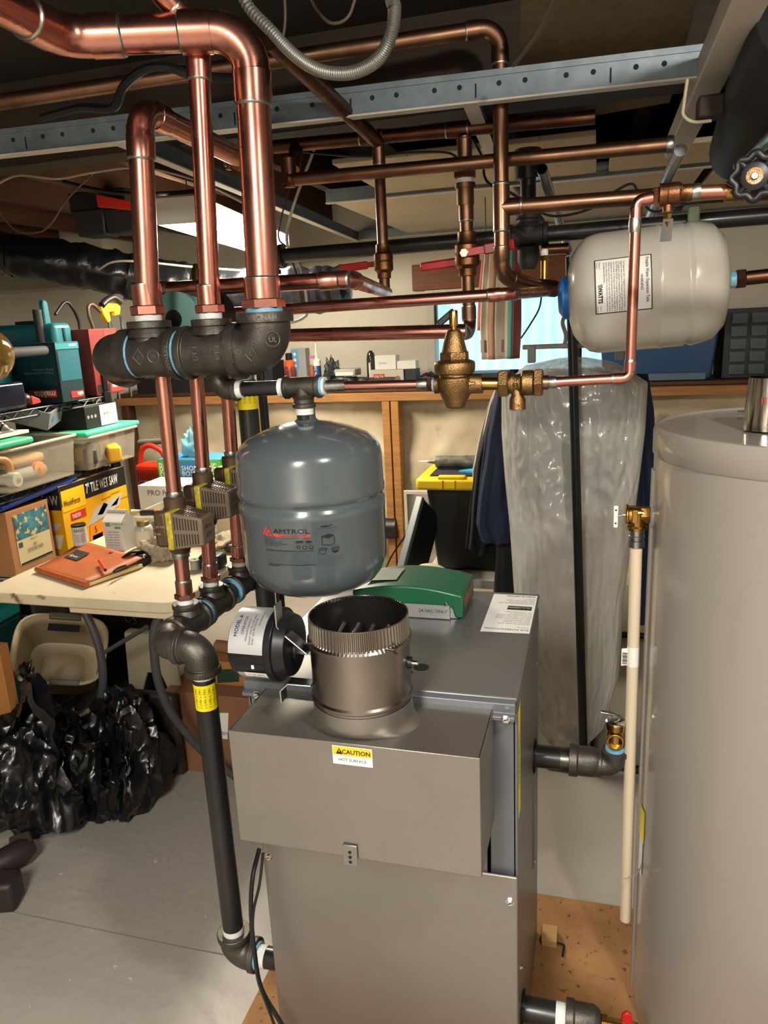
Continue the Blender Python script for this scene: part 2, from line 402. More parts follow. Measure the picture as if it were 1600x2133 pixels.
# grid bars running away from the camera
def ybar(x0, y0, x1, y1, label, wd=.03, z=GZ):
    o = tee((x0, y0, z), (x1, y1, z), wd, .04, 'ceiling_grid_bar', None); tag(o, label, 'ceiling bar', 'white ceiling grid bars'); return o
p0 = at(285, 312, Z=GZ); p1 = at(745, 506, Z=GZ)
ybar(p0.x, CY + .06, p1.x + .02, p1.y, 'white ceiling grid bar left of the tiles, running past the light fixture')
p0 = at(975, 210, Z=GZ); p1 = at(1025, 325, Z=GZ)
ybar(p0.x, CY + .11, p1.x, p1.y, 'short white ceiling bar meeting the channel right of centre', .034)
p0 = at(1560, -20, Z=GZ + .02); p1 = at(1408, 308, Z=GZ)
br = MB(); dd = (p1 - p0).normalized(); ss = dd.cross(UZ).normalized()
br.box((p0 + p1) / 2 - dd * .5, ((p1 - p0).length + 1.0, .058, .05), (dd, ss, UZ)); o = br.obj('ceiling_rail', M_TBAR, bevel=.003)
tag(o, 'wide cream boxed rail at upper right running toward the back', 'ceiling rail')
# cross tees behind (parallel to the channel) and acoustic tiles
def xtee(yy, x0, x1, z, label):
    o = tee((x0, yy, z), (x1, yy, z), .026, .04, 'ceiling_grid_bar', None); tag(o, label, 'ceiling bar', 'cross bars of the ceiling grid'); return o
y1 = at(850, 408, Z=GZ).y; y2 = at(850, 492, Z=GZ).y
xtee(y1, -1.02, 1.4, GZ, 'grey ceiling cross bar between the two rows of speckled tiles')
xtee(y2, -1.3, 1.4, GZ, 'far grey ceiling cross bar behind the speckled tiles')
def tile(x0, x1, ya, yb, label, z=GZ + .012):
    o = MB().bx(x0, x1, ya, yb, z, z + .016).obj('ceiling_tile', M_TILE, bevel=.003); tag(o, label, 'ceiling tile', 'speckled acoustic ceiling tiles')
ya = at(850, 335, Z=GZ).y
tile(-.78, -.02, ya, y1 - .02, 'speckled acoustic tile nearest the channel, above the middle copper pipe')
tile(.02, .66, ya + .25, y1 - .02, 'speckled acoustic tile above the beige tank, near row')
tile(-1.02, -.32, y1 + .02, y2 - .02, 'speckled acoustic tile in the far row, left of the copper verticals')
tile(-.28, .34, y1 + .02, y2 - .02, 'speckled acoustic tile in the far row, behind the open conduit end')
tile(.38, 1.2, y1 + .02, y2 - .02, 'speckled acoustic tile in the far row, at far right')
tile(-1.3, -.4, y2 + .02, 4.28, 'speckled acoustic tile along the back wall, left half')
tile(-.36, .9, y2 + .02, 4.28, 'speckled acoustic tile along the back wall, right half')
# tan board above the channel at upper right
q0 = at(1083, 262, Z=2.0); q1 = at(1395, 200, Z=2.0)
o = MB().prism([at(1086, -60, Z=2.0), at(1081, 268, Z=2.0), at(1395, 214, Z=2.0), at(1470, -60, Z=2.0)], (0, 0, .012)).obj('ceiling_board', M_BOARD); tag(o, 'tan fibre board under the joists above the channel at upper right', 'board')
# ------------------------------------------------------------------ pipe fittings
def arc_pts(c, d1, d2, R, k=8):
    # rounded corner at c between the outgoing unit directions d1, d2 (circular)
    d1, d2 = d1.normalized(), d2.normalized(); ang = d1.angle(d2); t = R / math.tan(ang / 2)
    cen = c + (d1 + d2).normalized() * (R / math.sin(ang / 2)); a = c + d1 * t; b_ = c + d2 * t
    va, vb = a - cen, b_ - cen; tot = va.angle(vb); ax = va.cross(vb).normalized(); out = []
    for i in range(k + 1):
        out.append(cen + Matrix.Rotation(tot * i / k, 3, ax) @ va)
    return out, t
def cu_elbow(c, d1, d2, r, parent, m, name='elbow', k=1.12, R=None, soc=1.7):
    R = R or r * 1.9; pts, t = arc_pts(c, d1, d2, R); rr = r * k
    e1, e2 = c + d1 * (t + r * soc), c + d2 * (t + r * soc)
    p = [e1, pts[0] + (e1 - pts[0]) * .02] + pts + [pts[-1] + (e2 - pts[-1]) * .02, e2]
    rad = [rr * 1.02, rr * 1.02] + [rr * .97] * len(pts) + [rr * 1.02, rr * 1.02]
    o = MB().sweep(p, rad, 20).obj(name, m, parent)
    return e1, e2
def ring(p, d, r, parent, m, w=.004, name='solder_joint', k=1.0):
    d = d.normalized()
    return MB().sweep([p - d * w, p - d * w * .4, p + d * w * .4, p + d * w], [r * .98 * k, r * 1.05 * k, r * 1.05 * k, r * .98 * k], 18).obj(name, m, parent)
def cu_run(label, pts, r, mp=M_CU, mf=None, name='copper_pipe', couplings=(), R=None, solder=True, cat='pipe', start_fit=False, rt=None, group=None):
    pts = [Vector(p) for p in pts]; mf = mf or mp
    root = thing(name, label, cat, pts[0], group)
    n = len(pts)
    def trim(i, j):
        # keep the straight length clear of the bend at an inner corner
        if i in (0, n - 1): return pts[i]
        d1, d2 = (pts[i - 1] - pts[i]).normalized(), (pts[i + 1] - pts[i]).normalized(); a_ = d1.angle(d2)
        if a_ >= 3.0: return pts[i]
        return pts[i] + (pts[j] - pts[i]).normalized() * ((R or r * 1.9) / math.tan(a_ / 2))
    for i in range(n - 1):
        MB().cyl(trim(i, i + 1), trim(i + 1, i), r, n=20).obj('pipe', mp, root)
    for i in range(1, n - 1):
        d1, d2 = (pts[i - 1] - pts[i]).normalized(), (pts[i + 1] - pts[i]).normalized()
        if d1.angle(d2) < 3.0:
            e1, e2 = cu_elbow(pts[i], d1, d2, r, root, mf, R=R)
            if solder: ring(e1, d1, r * 1.06, root, M_SOLDER); ring(e2, d2, r * 1.06, root, M_SOLDER)
    for (seg, t, ln) in couplings:
        a, b_ = pts[seg], pts[seg + 1]; d = (b_ - a).normalized(); c = a.lerp(b_, t)
        MB().cyl(c - d * ln / 2, c + d * ln / 2, r * 1.13, n=20).obj('coupling', mf, root)
        if solder: ring(c - d * ln / 2, d, r * 1.06, root, M_SOLDER); ring(c + d * ln / 2, d, r * 1.06, root, M_SOLDER)
    return root
def hexnut(p, d, r, w, parent, m, name='hex_nut'):
    d = d.normalized(); return MB().sweep([p - d * w / 2, p - d * w * .4, p + d * w * .4, p + d * w / 2], [r * .93, r, r, r * .93], 6).obj(name, m, parent, ang=20)
def adapter(p, d, r, parent, mp=M_CU):
    # male sweat adapter ending at p, pipe goes along +d away
    hexnut(p + d * r * .5, d, r * 1.42, r * .8, parent, mp, 'adapter_hex')
    MB().cyl(p + d * r * .8, p + d * r * 2.6, r * 1.14, n=20).obj('adapter', mp, parent)
    ring(p + d * r * 2.6, d, r * 1.07, parent, M_SOLDER)
def tape(p, d, r, parent, w=.008, m=None, name='thread_tape'):
    d = d.normalized(); return MB().cyl(p, p + d * w, r, n=20).obj(name, m or M_TAPE, parent)
def iron_elbow(c, d1, d2, r, L, parent, name='iron_elbow', m=None):
    m = m or M_IRON; R = L * .62; pts, t = arc_pts(c, d1, d2, R, 10); rb = r * 1.42; rB = r * 1.62; bw = L * .26
    p = [c + d1 * L, c + d1 * L, c + d1 * (L - bw), c + d1 * (L - bw)]; rad = [rB * .93, rB, rB, rb]
    p += pts; rad += [rb] * len(pts)
    p += [c + d2 * (L - bw), c + d2 * (L - bw), c + d2 * L, c + d2 * L]; rad += [rb, rB, rB, rB * .93]
    return MB().sweep(p, rad, 24).obj(name, m, parent, bevel=.0016)
def iron_tee(c, ax, br, r, L, Lb, parent, rbr=None, name='iron_tee', m=None):
    m = m or M_IRON; ax, br = ax.normalized(), br.normalized(); rb, rB = r * 1.34, r * 1.55; bw = L * .22; rbr = rbr or r
    b = MB()
    b.sweep_exact([(c - ax * L, rB * .92), (c - ax * L, rB), (c - ax * (L - bw), rB), (c - ax * (L - bw), rb), (c + ax * (L - bw), rb), (c + ax * (L - bw), rB), (c + ax * L, rB), (c + ax * L, rB * .92)], ax, 24, True)
    q, Q = rbr * 1.36, rbr * 1.6
    b.sweep_exact([(c, q), (c + br * (Lb - bw), q), (c + br * (Lb - bw), Q), (c + br * Lb, Q), (c + br * Lb, Q * .9)], br, 24, True)
    # root fillet of the branch
    b.sweep_exact([(c + br * rb * .75, q * 1.22), (c + br * rb * 1.0, q * 1.12), (c + br * rb * 1.2, q)], br, 24, False)
    return b.obj(name, m, parent, bevel=.0016)
def cyl_text(s, size, c, ax, face, R, m, parent, align='CENTER', along='axis', name='cast_lettering', **k):
    # lettering laid on a cylinder: ax = cylinder axis, face = direction of the text centre
    ax = ax.normalized(); f = (face - ax * face.dot(ax)).normalized(); s_ = ax.cross(f)
    def wp(x, y):
        if along == 'axis': a, h = y / R, x
        else: a, h = x / R, y
        return c + ax * h + (f * math.cos(a) + s_ * math.sin(a)) * R
    def wp2(x, y):   # text running around
        a, h = x / R, y
        return c + ax * h + (f * math.cos(a) + s_ * math.sin(a)) * R
    def wp1(x, y):   # text running along the axis, 'up' is -s_
        a, h = -y / R, x
        return c + ax * h + (f * math.cos(a) + s_ * math.sin(a)) * R
    return text(s, size, V(0, 0, 0), UX, UY, m, parent, name, align, warp=(wp1 if along == 'axis' else wp2), **k)
M_EMB = mat('raised_cast_mark', '#6e6a64', 0.45, 0.7)
toCam = lambda p: (CAM - p).normalized()

# ------------------------------------------------------------------ upper iron manifold
MY = 1.20
mz = at(400, 735, Y=MY).z
r2 = .0300
xL = at(222, 735, Y=MY).x; xR = at(556, 712, Y=MY).x
x1 = at(318, 735, Y=MY).x; x2 = at(446, 730, Y=MY).x
c0, c1, c2, c3 = V(xL, MY, mz), V(x1, MY, mz), V(x2, MY, mz), V(xR, MY, mz)
mani = thing('pipe_manifold', 'horizontal black iron manifold of two tees and two elbows above the grey tank', 'pipe manifold', c1)
iron_elbow(c0, UX, (UY * .9 - UZ * .25).normalized(), r2 * .96, .062, mani)
iron_tee(c1, UX, UZ, r2, .058, .058, mani, rbr=.0242)
iron_tee(c2, UX, UZ, r2, .056, .056, mani, rbr=.0215)
iron_elbow(c3, -UX, UZ, r2, .062, mani)
MB().cyl(c0, c1, r2, n=24).obj('nipple', M_PIPEBLK, mani); MB().cyl(c1, c2, r2, n=24).obj('nipple', M_PIPEBLK, mani); MB().cyl(c2, c3, r2, n=24).obj('nipple', M_PIPEBLK, mani)
for p, s_ in ((c0 + UX * .062, 1), (c1 + UX * .058, 1), (c2 + UX * .056, 1)):
    tape(p, UX, r2 * 1.36, mani, .004, M_BLUE, 'pipe_dope'); tape(p + UX * .004, UX, r2 * 1.12, mani, .004)
fc = toCam(c1); fc = V(fc.x, fc.y, 0).normalized()
cyl_text('VIETNAM', .011, c1 + UX * .0515, UX, fc - UZ * .1, r2 * 1.555, M_EMB, mani, along='around', bold=.0003)
cyl_text('NFMF', .011, c2 + UX * .050, UX, fc - UZ * .1, r2 * 1.555, M_EMB, mani, along='around', bold=.0003)
cyl_text('1 1/2', .013, c2 - UX * .02, UX, fc, r2 * 1.345, M_EMB, mani, along='around', bold=.0003)
cyl_text('1 1/4', .013, c2 + UX * .022, UX, fc, r2 * 1.345, M_EMB, mani, along='around', bold=.0003)
def cast_mark(c, ax, f, R, kind, parent, s=.011):
    ax = ax.normalized(); f = (f - ax * f.dot(ax)).normalized(); s_ = ax.cross(f); n = 24 if kind == 'ring' else 4
    b = MB(); P = []
    for k in range(n + 1):
        a = 2 * PI * k / n; x, y = math.cos(a) * s, math.sin(a) * s * (1 if kind == 'ring' else 1.25)
        th = y / R; P.append(c + ax * x + (f * math.cos(th) + s_ * math.sin(th)) * R)
    b.sweep(P, .0008, 6, caps=False); b.obj('cast_mark', M_EMB, parent)
cast_mark(c1 - UX * .004, UX, fc - UZ * .05, r2 * 1.345, 'diamond', mani); cyl_text('S', .011, c1 - UX * .004, UX, fc - UZ * .15, r2 * 1.348, M_EMB, mani, along='axis')
cast_mark(c1 + UX * .026, UX, fc - UZ * .05, r2 * 1.345, 'ring', mani); cyl_text('LSP', .008, c1 + UX * .026, UX, fc - UZ * .12, r2 * 1.348, M_EMB, mani, along='axis')
cyl_text('VIETNAM', .012, c3 + UZ * .0495, UZ, fc - UX * .25, r2 * 1.625, M_EMB, mani, along='around', bold=.0003)
cast_mark(c3 + UZ * .018 + UX * .004, UZ, fc, r2 * 1.45, 'ring', mani, .012); cyl_text('UL', .011, c3 + UZ * .0135 + UX * .004, UZ, fc, r2 * 1.455, M_EMB, mani, along='around')
cast_mark(c3 - UZ * .004 - UX * .012, UX, fc, r2 * 1.43, 'diamond', mani, .010); cyl_text('S', .010, c3 - UX * .012 - UZ*.002, UX, fc - UZ*.1, r2 * 1.44, M_EMB, mani, along='axis')
cyl_text('O', .014, c3 - UX * .034, UX, fc - UZ*.1, r2 * 1.43, M_EMB, mani, along='axis')
cyl_text('2', .014, c1 + UZ * .036 - UX * .0, UZ, fc, .0335, M_EMB, mani, along='around'); cyl_text('TH', .012, c2 + UZ * .034, UZ, fc, .0298, M_EMB, mani, along='around')

# ------------------------------------------------------------------ big copper rising from the manifold
# left riser, 1-1/2 in
b1 = c1 + UZ * .060; zt = at(288, 226, Y=MY).z
corner = V(at(290, 226, Y=MY).x, MY, zt)
endY = at(508, 338, X=corner.x).y
rr = .0206
R1 = cu_run('tall copper riser nearest the left with a bend running to the back', [b1, corner, V(corner.x + .0, endY, zt - .01)], rr, name='copper_riser')
adapter(b1 + UZ * .006, UZ, rr, R1); tape(b1 - UZ * .004, UZ, rr * 1.14, R1, .012)
pc = V(corner.x, endY - .012, zt - .01)
MB().sweep_exact([(pc - UY * .012, rr * 1.28), (pc + UY * .012, rr * 1.28)], UY, 20, True).obj('coupling', M_CU, R1)
hg = thing('pipe_clamp', 'brass coloured split ring clamp at the end of the left riser bend', 'pipe clamp', pc)
MB().sweep_exact([(pc + UY * .014, rr * 1.05), (pc + UY * .014, rr * 1.75), (pc + UY * .03, rr * 1.75), (pc + UY * .03, rr * 1.05)], UY, 24, False).obj('ring', M_BRASS, hg)
for sx in (-1, 1): MB().box(pc + UY * .022 + UX * sx * rr * 1.95 - UZ*.006, (.012, .014, .02)).obj('ear', M_BRASS, hg, bevel=.002); hexnut(pc + UY * .010 + UX * sx * rr * 1.95 - UZ*.006, UY, .006, .01, hg, M_GALVS, 'bolt')
# middle riser, 1-1/4 in
b2 = c2 + UZ * .058; t2 = at(411, 70, Y=MY)
rm = .0175
R2 = cu_run('slim copper riser between the two thick ones, passing behind the top bend', [b2, V(t2.x, MY, t2.z), at(320, -30, Z=t2.z + .05)], rm, name='copper_riser', couplings=((0, .905, .045),))
adapter(b2 + UZ * .006, UZ, rm, R2); tape(b2 - UZ * .004, UZ, rm * 1.14, R2, .012)
# right riser 2 in with top run
rb = .0270; b3 = c3 + UZ * .064; t3 = at(520, 62, Y=MY); top = V(t3.x, MY, t3.z)
pl = at(135, 78, Y=1.10); pz = V(pl.x, pl.y, pl.z); p00 = at(-60, -25, Z=pl.z)
R3 = cu_run('thickest copper riser bending at the top into a run to the upper left', [b3, top, pz, p00], rb, name='copper_riser', R=.055)
hexnut(b3 + UZ * .012, UZ, rb * 1.36, .016, R3, M_CU, 'adapter_hex')
MB().cyl(b3 + UZ * .018, b3 + UZ * .052, rb * 1.12, n=22).obj('adapter', M_CU, R3); ring(b3 + UZ * .052, UZ, rb * 1.06, R3, M_SOLDER)
tape(b3 - UZ * .004, UZ, rb * 1.16, R3, .010, M_BLUE, 'pipe_dope')

# ------------------------------------------------------------------ aged copper near the joists
# long old pipe crossing the top, with a drop and a branch to the right
OY = 1.84
e = at(1040, 55, Y=OY); eb = at(1047, 585, Y=OY)
q0 = at(-60, 222, Y=1.58)
kx = V((e.x + eb.x) / 2, OY, e.z)
bot = V(kx.x, OY, at(1050, 575, Y=OY).z); tl = V(kx.x + .075, OY + .16, bot.z - .025)
OP = cu_run('long aged copper pipe along the joists, dropping down right of centre', [V(q0.x, 1.58, q0.z), kx, bot, tl], .0172, M_CUD, name='aged_copper_pipe', R=.04)
tz = at(1050, 432, Y=OY).z; tc = V(kx.x, OY, tz)
MB().sweep_exact([(tc - UZ * .05, .0195), (tc + UZ * .05, .0195)], UZ, 20, True).obj('tee', M_CUD, OP)
ring(tc + UZ * .05, UZ, .0188, OP, M_SOLDER); ring(tc - UZ * .05, UZ, .0188, OP, M_SOLDER)
MB().cyl(tc, tc + UX * .045, .0195, n=20).obj('tee_branch', M_CUD, OP); ring(tc + UX * .045, UX, .0188, OP, M_SOLDER)
re_ = at(1372, 408, Y=OY + .03)
MB().cyl(tc, re_, .0172, n=20).obj('branch_pipe', M_CUD, OP)
MB().cyl(tl - V(.0, .0, .0) + UX * .0, tl + V(.035, .05, -.004), .021, n=20).obj('end_fitting', M_CUDD, OP)
text('R', .022, at(888, 84, Y=OY - .03) - UY * .005, UX, UZ, M_INK, OP, 'pen_mark', shear=.2)
# horizontal old pipe in front of the tiles
HY = 1.90
ha, hb_ = at(612, 374, Y=HY), at(1396, 301, Y=HY)
HP = cu_run('aged copper pipe spanning left to right under the ceiling grid', [ha + V(-.012, 0, 0), hb_], .0160, M_CUD, name='aged_copper_pipe')
ring(hb_, UX, .018, HP, M_SOLDER, .008)
fx = ha + V(-.012, 0, 0)
MB().sweep(arc_pts(fx, UX, (-UX * .6 - UY * .7 + UZ * .0).normalized(), .03)[0], .0195, 18).obj('elbow', M_CUDD, HP)
MB().cyl(fx - UZ * .01 + UX*.0, fx + UZ * .05, .0195, n=18).obj('tee', M_CUDD, HP)
# upper old header with two drops
VY = 1.97
ua, ub = at(570, 306, Y=VY), at(1240, 243, Y=VY)
d78 = at(788, 300, Y=VY); d96 = at(967, 285, Y=VY)
UP = cu_run('dark aged copper header under the joists, behind the channel', [ua, ub], .0165, M_CUDD, name='aged_copper_pipe', couplings=((0, .60, .05), (0, .33, .055)))
MB().cyl(V(fx.x, VY, ua.z), V(fx.x, VY - .04, fx.z + .03), .0175, n=18).obj('drop', M_CUDD, UP)
cp = cu_run('dark copper pipe slanting back past the channel to the header', [at(562, 84, Y=1.42), V(d78.x, VY, d78.z + .005)], .0175, M_CUDD, name='aged_copper_pipe')
# drop 1 with ball valve (x~790)
v1b = at(800, 606, Y=VY)
D1 = cu_run('copper drop with a bronze ball valve left of centre', [V(d78.x, VY, d78.z), V(d78.x, VY, v1b.z), ], .0142, M_CUD, name='copper_drop', couplings=((0, .05, .06),))
def ball_valve(c, ax, r, label, parent=None, lever=None, ldir=None, m=M_BRONZED, lm=M_REDH, ll=.1, lside=None):
    t = thing('ball_valve', label, 'valve', c)
    ax = ax.normalized()
    MB().sweep_exact([(c - ax * r * 3.0, r * 1.25), (c - ax * r * 2.0, r * 1.3), (c - ax * r * 1.5, r * 1.75), (c - ax * r * .1, r * 1.75), (c, r * 1.62), (c + ax * r * .1, r * 1.75), (c + ax * r * 1.2, r * 1.75), (c + ax * r * 1.7, r * 1.35), (c + ax * r * 3.0, r * 1.28)], ax, 20, True).obj('body', m, t, bevel=.001)
    ls = lside.normalized()
    MB().cyl(c + ls * r * 1.5, c + ls * r * 2.5, r * .55, n=12).obj('stem', m, t)
    hexnut(c + ls * r * 2.65, ls, r * .62, r * .4, t, M_CHROME, 'stem_nut')
    ld = ldir.normalized(); o = c + ls * r * 2.4; wv = ls.cross(ld).normalized()
    MB().box(o + ld * ll * .3, (ll * .75, r * 1.0, .0025), (ld, wv, ls)).obj('lever', lm, t, bevel=.001)
    MB().box(o + ld * ll * .72, (ll * .62, r * 1.45, .008), (ld, wv, ls)).obj('grip', lm, t, bevel=.003)
    return t
vz = at(795, 545, Y=VY).z
ball_valve(V(d78.x, VY, vz), UZ, .0142, 'bronze ball valve with red lever on the drop left of centre', lside=-UY * .3 - UX * .0 + UY * .9, ldir=(-UX - UZ * .06), ll=.13)
# drop 2 with union, ball valve and elbow (x~965)
v2b = at(968, 690, Y=VY); x96 = d96.x
D2 = cu_run('copper drop with a union, taped joint and red lever valve near the centre', [V(x96, VY, d96.z), V(x96 + .004, VY, v2b.z), V(x96 + .0, VY - .11, v2b.z - .004)], .0165, M_CUD, name='copper_drop', couplings=((0, .07, .05), (0, .36, .05), (0, .90, .03)))
uz = at(966, 360, Y=VY).z
hexnut(V(x96, VY, uz), UZ, .028, .026, D2, M_BRONZED, 'union_nut'); MB().cyl(V(x96, VY, uz + .012), V(x96, VY, uz + .03), .022, n=18).obj('union', M_BRONZED, D2)
tape(V(x96, VY, uz - .024), UZ, .0205, D2, .012); MB().cyl(V(x96, VY, uz - .036), V(x96, VY, uz - .024), .0255, n=18).obj('collar', M_CUD, D2)
MB().cyl(V(x96, VY, uz - .075), V(x96, VY, uz - .036), .0215, n=18).obj('socket', M_CUD, D2)
vz2 = at(967, 530, Y=VY).z
ball_valve(V(x96 + .002, VY, vz2), UZ, .0178, 'bronze ball valve with long red lever near the centre', lside=-UY, ldir=(UX * .98 + UZ * .10), ll=.12)
gr = at(920, 551, Y=VY + .07)
t_ = thing('valve_lever', 'broad red vinyl valve grip pointing left behind the centre drop', 'valve lever', gr)
MB().box(gr, (.115, .012, .024), ((UX + UZ * .07).normalized(), UY, UZ)).obj('grip', M_REDH, t_, bevel=.005); MB().box(gr + UX * .07, (.06, .004, .014)).obj('lever', M_GALVS, t_)

# ------------------------------------------------------------------ new copper return lines behind the manifold
L1Y = 1.30; L2Y = 1.62; L3Y = 1.72
XM = None
la, lb = at(298, 606, Y=L1Y), at(732, 582, Y=L1Y)
lc = at(802, 606, Y=VY - .0)
F1 = cu_run('new copper line behind the risers, top of three, bending to the left valve', [V(la.x, L1Y, la.z - .16), V(la.x, L1Y, la.z), lb, V(d78.x + .006, VY, v1b.z - .005)], .0143, name='copper_line', couplings=((1, .97, .012),))
l2a, l2b = at(440, 655, Y=L2Y), at(1062, 612, Y=L2Y)
F2 = cu_run('new copper line, middle of the three, ending at the old drop', [l2a, l2b, tl + V(.02, .03, -.01)], .0127, name='copper_line')
l3a, l3b = at(440, 703, Y=L3Y), at(962, 690, Y=L3Y)
F3 = cu_run('new copper line, lowest of the three, ending at the centre drop', [l3a, l3b + UX * .01], .0160, name='copper_line')
# small bleeder on the old drop's end fitting
bp_ = tl + V(.012, .01, .02)
bl = thing('drain_cock', 'small brass bleeder with white cap on the old drop', 'valve', bp_)
MB().cyl(bp_, bp_ + UZ * .045, .010, n=14).obj('body', M_BRASS, bl); hexnut(bp_ + UZ * .05, UZ, .013, .012, bl, M_BRASS); MB().lathe([(.008, .056), (.009, .06), (.009, .068), (.006, .072)], bp_, UZ, 14).obj('cap', M_WHITE, bl)

# ------------------------------------------------------------------ feed line with tank tee, regulator and backflow preventer
FY = 1.24
def fz(px, py): return at(px, py, Y=FY)
fe, ft, fr_, fend = fz(462, 812), fz(631, 806), fz(945, 797), fz(1312, 787)
ziron = .0133
FN = thing('feed_fitting', 'black iron elbow, nipple and tee carrying the grey tank', 'pipe fitting', ft)
dN = (ft - fe).normalized()
iron_elbow(fe, dN, (UZ * .9 - UX * .2 + UY * .1).normalized(), ziron, .033, FN); MB().cyl(fe, ft, ziron, n=18).obj('nipple', M_PIPEBLK, FN)
iron_tee(ft, dN, -UZ, ziron, .034, .036, FN); MB().cyl(fe, fe + V(-.016, .01, .09), ziron, n=14).obj('nipple', M_PIPEBLK, FN)
tape(fe + dN * .033, dN, ziron * 1.25, FN, .010); tape(ft - dN * .044, dN, ziron * 1.25, FN, .010); tape(ft + dN * .034, dN, ziron * 1.25, FN, .005, M_BLUE, 'pipe_dope'); tape(ft + dN * .039, dN, ziron * 1.2, FN, .004)
tape(ft - UZ * .048, UZ, ziron * 1.25, FN, .012); MB().cyl(ft, ft - UZ * .07, ziron * 1.05, n=16).obj('nipple', M_PIPEBLK, FN)
rf = .0080
pr0 = ft + dN * .044; rgz = fr_
FC = cu_run('thin copper feed pipe between the tank tee and the pressure regulator', [pr0, fz(893, 800)], rf, name='copper_feed_pipe')
MB().cyl(pr0, pr0 + dN * .035, rf * 1.35, n=14).obj('adapter', M_SOLDER, FC); hexnut(fz(897, 800), UX, .0125, .01, FC, M_CU, 'adapter_hex'); ring(fz(880, 800.5), UX, rf * 1.2, FC, M_SOLDER, .009)
# pressure regulator
RC = fz(948, 800)
PR = thing('pressure_regulator', 'cast bronze pressure regulator with bell cover and brass stem', 'regulator', RC)
b = MB(); b.sweep_exact([(RC + UX * -.034, .0135), (RC + UX * -.034, .0155), (RC + UX * -.024, .0155), (RC + UX * -.02, .018), (RC + UX * .022, .018), (RC + UX * .028, .0165), (RC + UX * .046, .0165), (RC + UX * .046, .013)], UX, 20, True)
b.obj('body', M_BRONZE, PR)
MB().lathe([(.010, -.040), (.016, -.038), (.0175, -.034), (.031, -.004), (.031, .010), (.026, .014), (.026, .02)], RC, UZ, 26).obj('bowl', M_BRONZE, PR, bevel=.0015)
MB().lathe([(.026, .016), (.0325, .018), (.034, .024), (.034, .034), (.032, .037), (.024, .040)], RC, UZ, 28).obj('rim', M_BRONZE, PR, bevel=.001)
MB().lathe([(.0255, .039), (.0255, .052), (.0235, .053)], RC, UZ, 6).obj('hex', M_BRONZE, PR, bevel=.002, ang=20)
MB().lathe([(.022, .050), (.0175, .068), (.013, .084), (.010, .088), (.005, .089)], RC, UZ, 24).obj('bell_cover', M_BRONZE, PR, bevel=.001)
MB().lathe([(.0045, .086), (.0045, .094), (.0068, .094), (.0072, .097), (.0072, .117), (.0062, .119)], RC, UZ, 16).obj('stem', M_BRASS, PR)
MB().box(RC + V(-.0125, .002, .108), (.034, .004, .011), ((UX + UZ * .75).normalized(), UY, (UZ - UX * .75).normalized())).obj('lever', M_BLKM, PR, bevel=.0035)
def arrow(o, u, v, s, m, parent):
    P = [(-1, 0), (-.35, .75), (-.35, .38), (1, .38), (1, -.38), (-.35, -.38), (-.35, -.75)]
    MB().sweep([o + u * (x * s) + v * (y * s) for x, y in P + [P[0]]], .0006, 6, caps=False).obj('flow_arrow', m, parent)
arrow(RC + V(.030, -.0175, .002), UX, UZ, .006, mat('dark_bronze_mark', '#4a3722', .5, .8), PR)
tape(RC - UX * .038, UX, .012, PR, .004, M_BLUE, 'pipe_dope')
# backflow preventer
BC = fz(1083, 798)
BF = thing('backflow_preventer', 'brass backflow preventer with two hex unions and a downward vent', 'backflow preventer', BC)
MB().cyl(RC + UX * .04, BC - UX * .03, .0105, n=16).obj('nipple', M_BRASS, BF)
hexnut(BC - UX * .026, UX, .0235, .016, BF, M_BRONZE, 'union_nut'); hexnut(BC + UX * .030, UX, .0235, .014, BF, M_BRONZE, 'union_nut')
MB().sweep_exact([(BC - UX * .018, .016), (BC - UX * .012, .0175), (BC - UX * .006, .014), (BC + UX * .002, .016), (BC + UX * .005, .0205), (BC + UX * .022, .0205), (BC + UX * .022, .017), (BC + UX * .026, .014)], UX, 22, True).obj('body', M_BRONZE, BF, bevel=.0008)
MB().lathe([(.011, 0), (.0095, -.020), (.0135, -.026), (.0135, -.042), (.011, -.043)], BC - UX * .004, UZ, 20).obj('vent', M_BRONZE, BF)
MB().cyl(BC + UX * .036, BC + UX * .046, .0115, n=16).obj('tailpiece', M_CUD, BF)
text('9D', .008, BC + V(-.0085, -.0146, .004), UX, UZ, mat('dark_bronze_mark', '#4a3722'), BF, 'cast_lettering', 'CENTER'); arrow(BC + V(-.006, -.0162, -.001), UX, UZ, .004, mat('dark_bronze_mark', '#4a3722'), BF)
text('1/2', .007, BC + V(-.004, -.0139, -.037), UX, UZ, mat('dark_bronze_mark', '#4a3722'), BF, 'cast_lettering', 'CENTER')
# feed riser on the right
rt = fz(1331, 418); xr = fend.x
vb = fz(1372, 410)
FR = cu_run('thin copper feed pipe from the backflow preventer rising in front of the beige tank', [BC + UX * .044, fend, V(xr + .001, FY, rt.z), V(xr + .03, FY, rt.z + .003)], rf, name='copper_feed_pipe', R=.011)
ring(BC + UX * .052, UX, rf * 1.2, FR, M_SOLDER, .006); ring(V(xr, FY, rt.z - .034), UZ, rf * 1.12, FR, M_SOLDER, .010)
VC = V(xr + .045, FY, rt.z + .005)
vv = thing('ball_valve', 'bronze ball valve at upper right with short chrome lever', 'valve', VC)
hexnut(VC - UX * .017, UX, .0125, .008, vv, M_BRONZED)
MB().sweep_exact([(VC - UX * .013, .016), (VC - UX * .002, .0165), (VC - UX * .0015, .0155), (VC - UX * .001, .0165), (VC + UX * .014, .0165), (VC + UX * .019, .0125), (VC + UX * .032, .0122)], UX, 22, True).obj('body', M_BRONZED, vv, bevel=.0008)
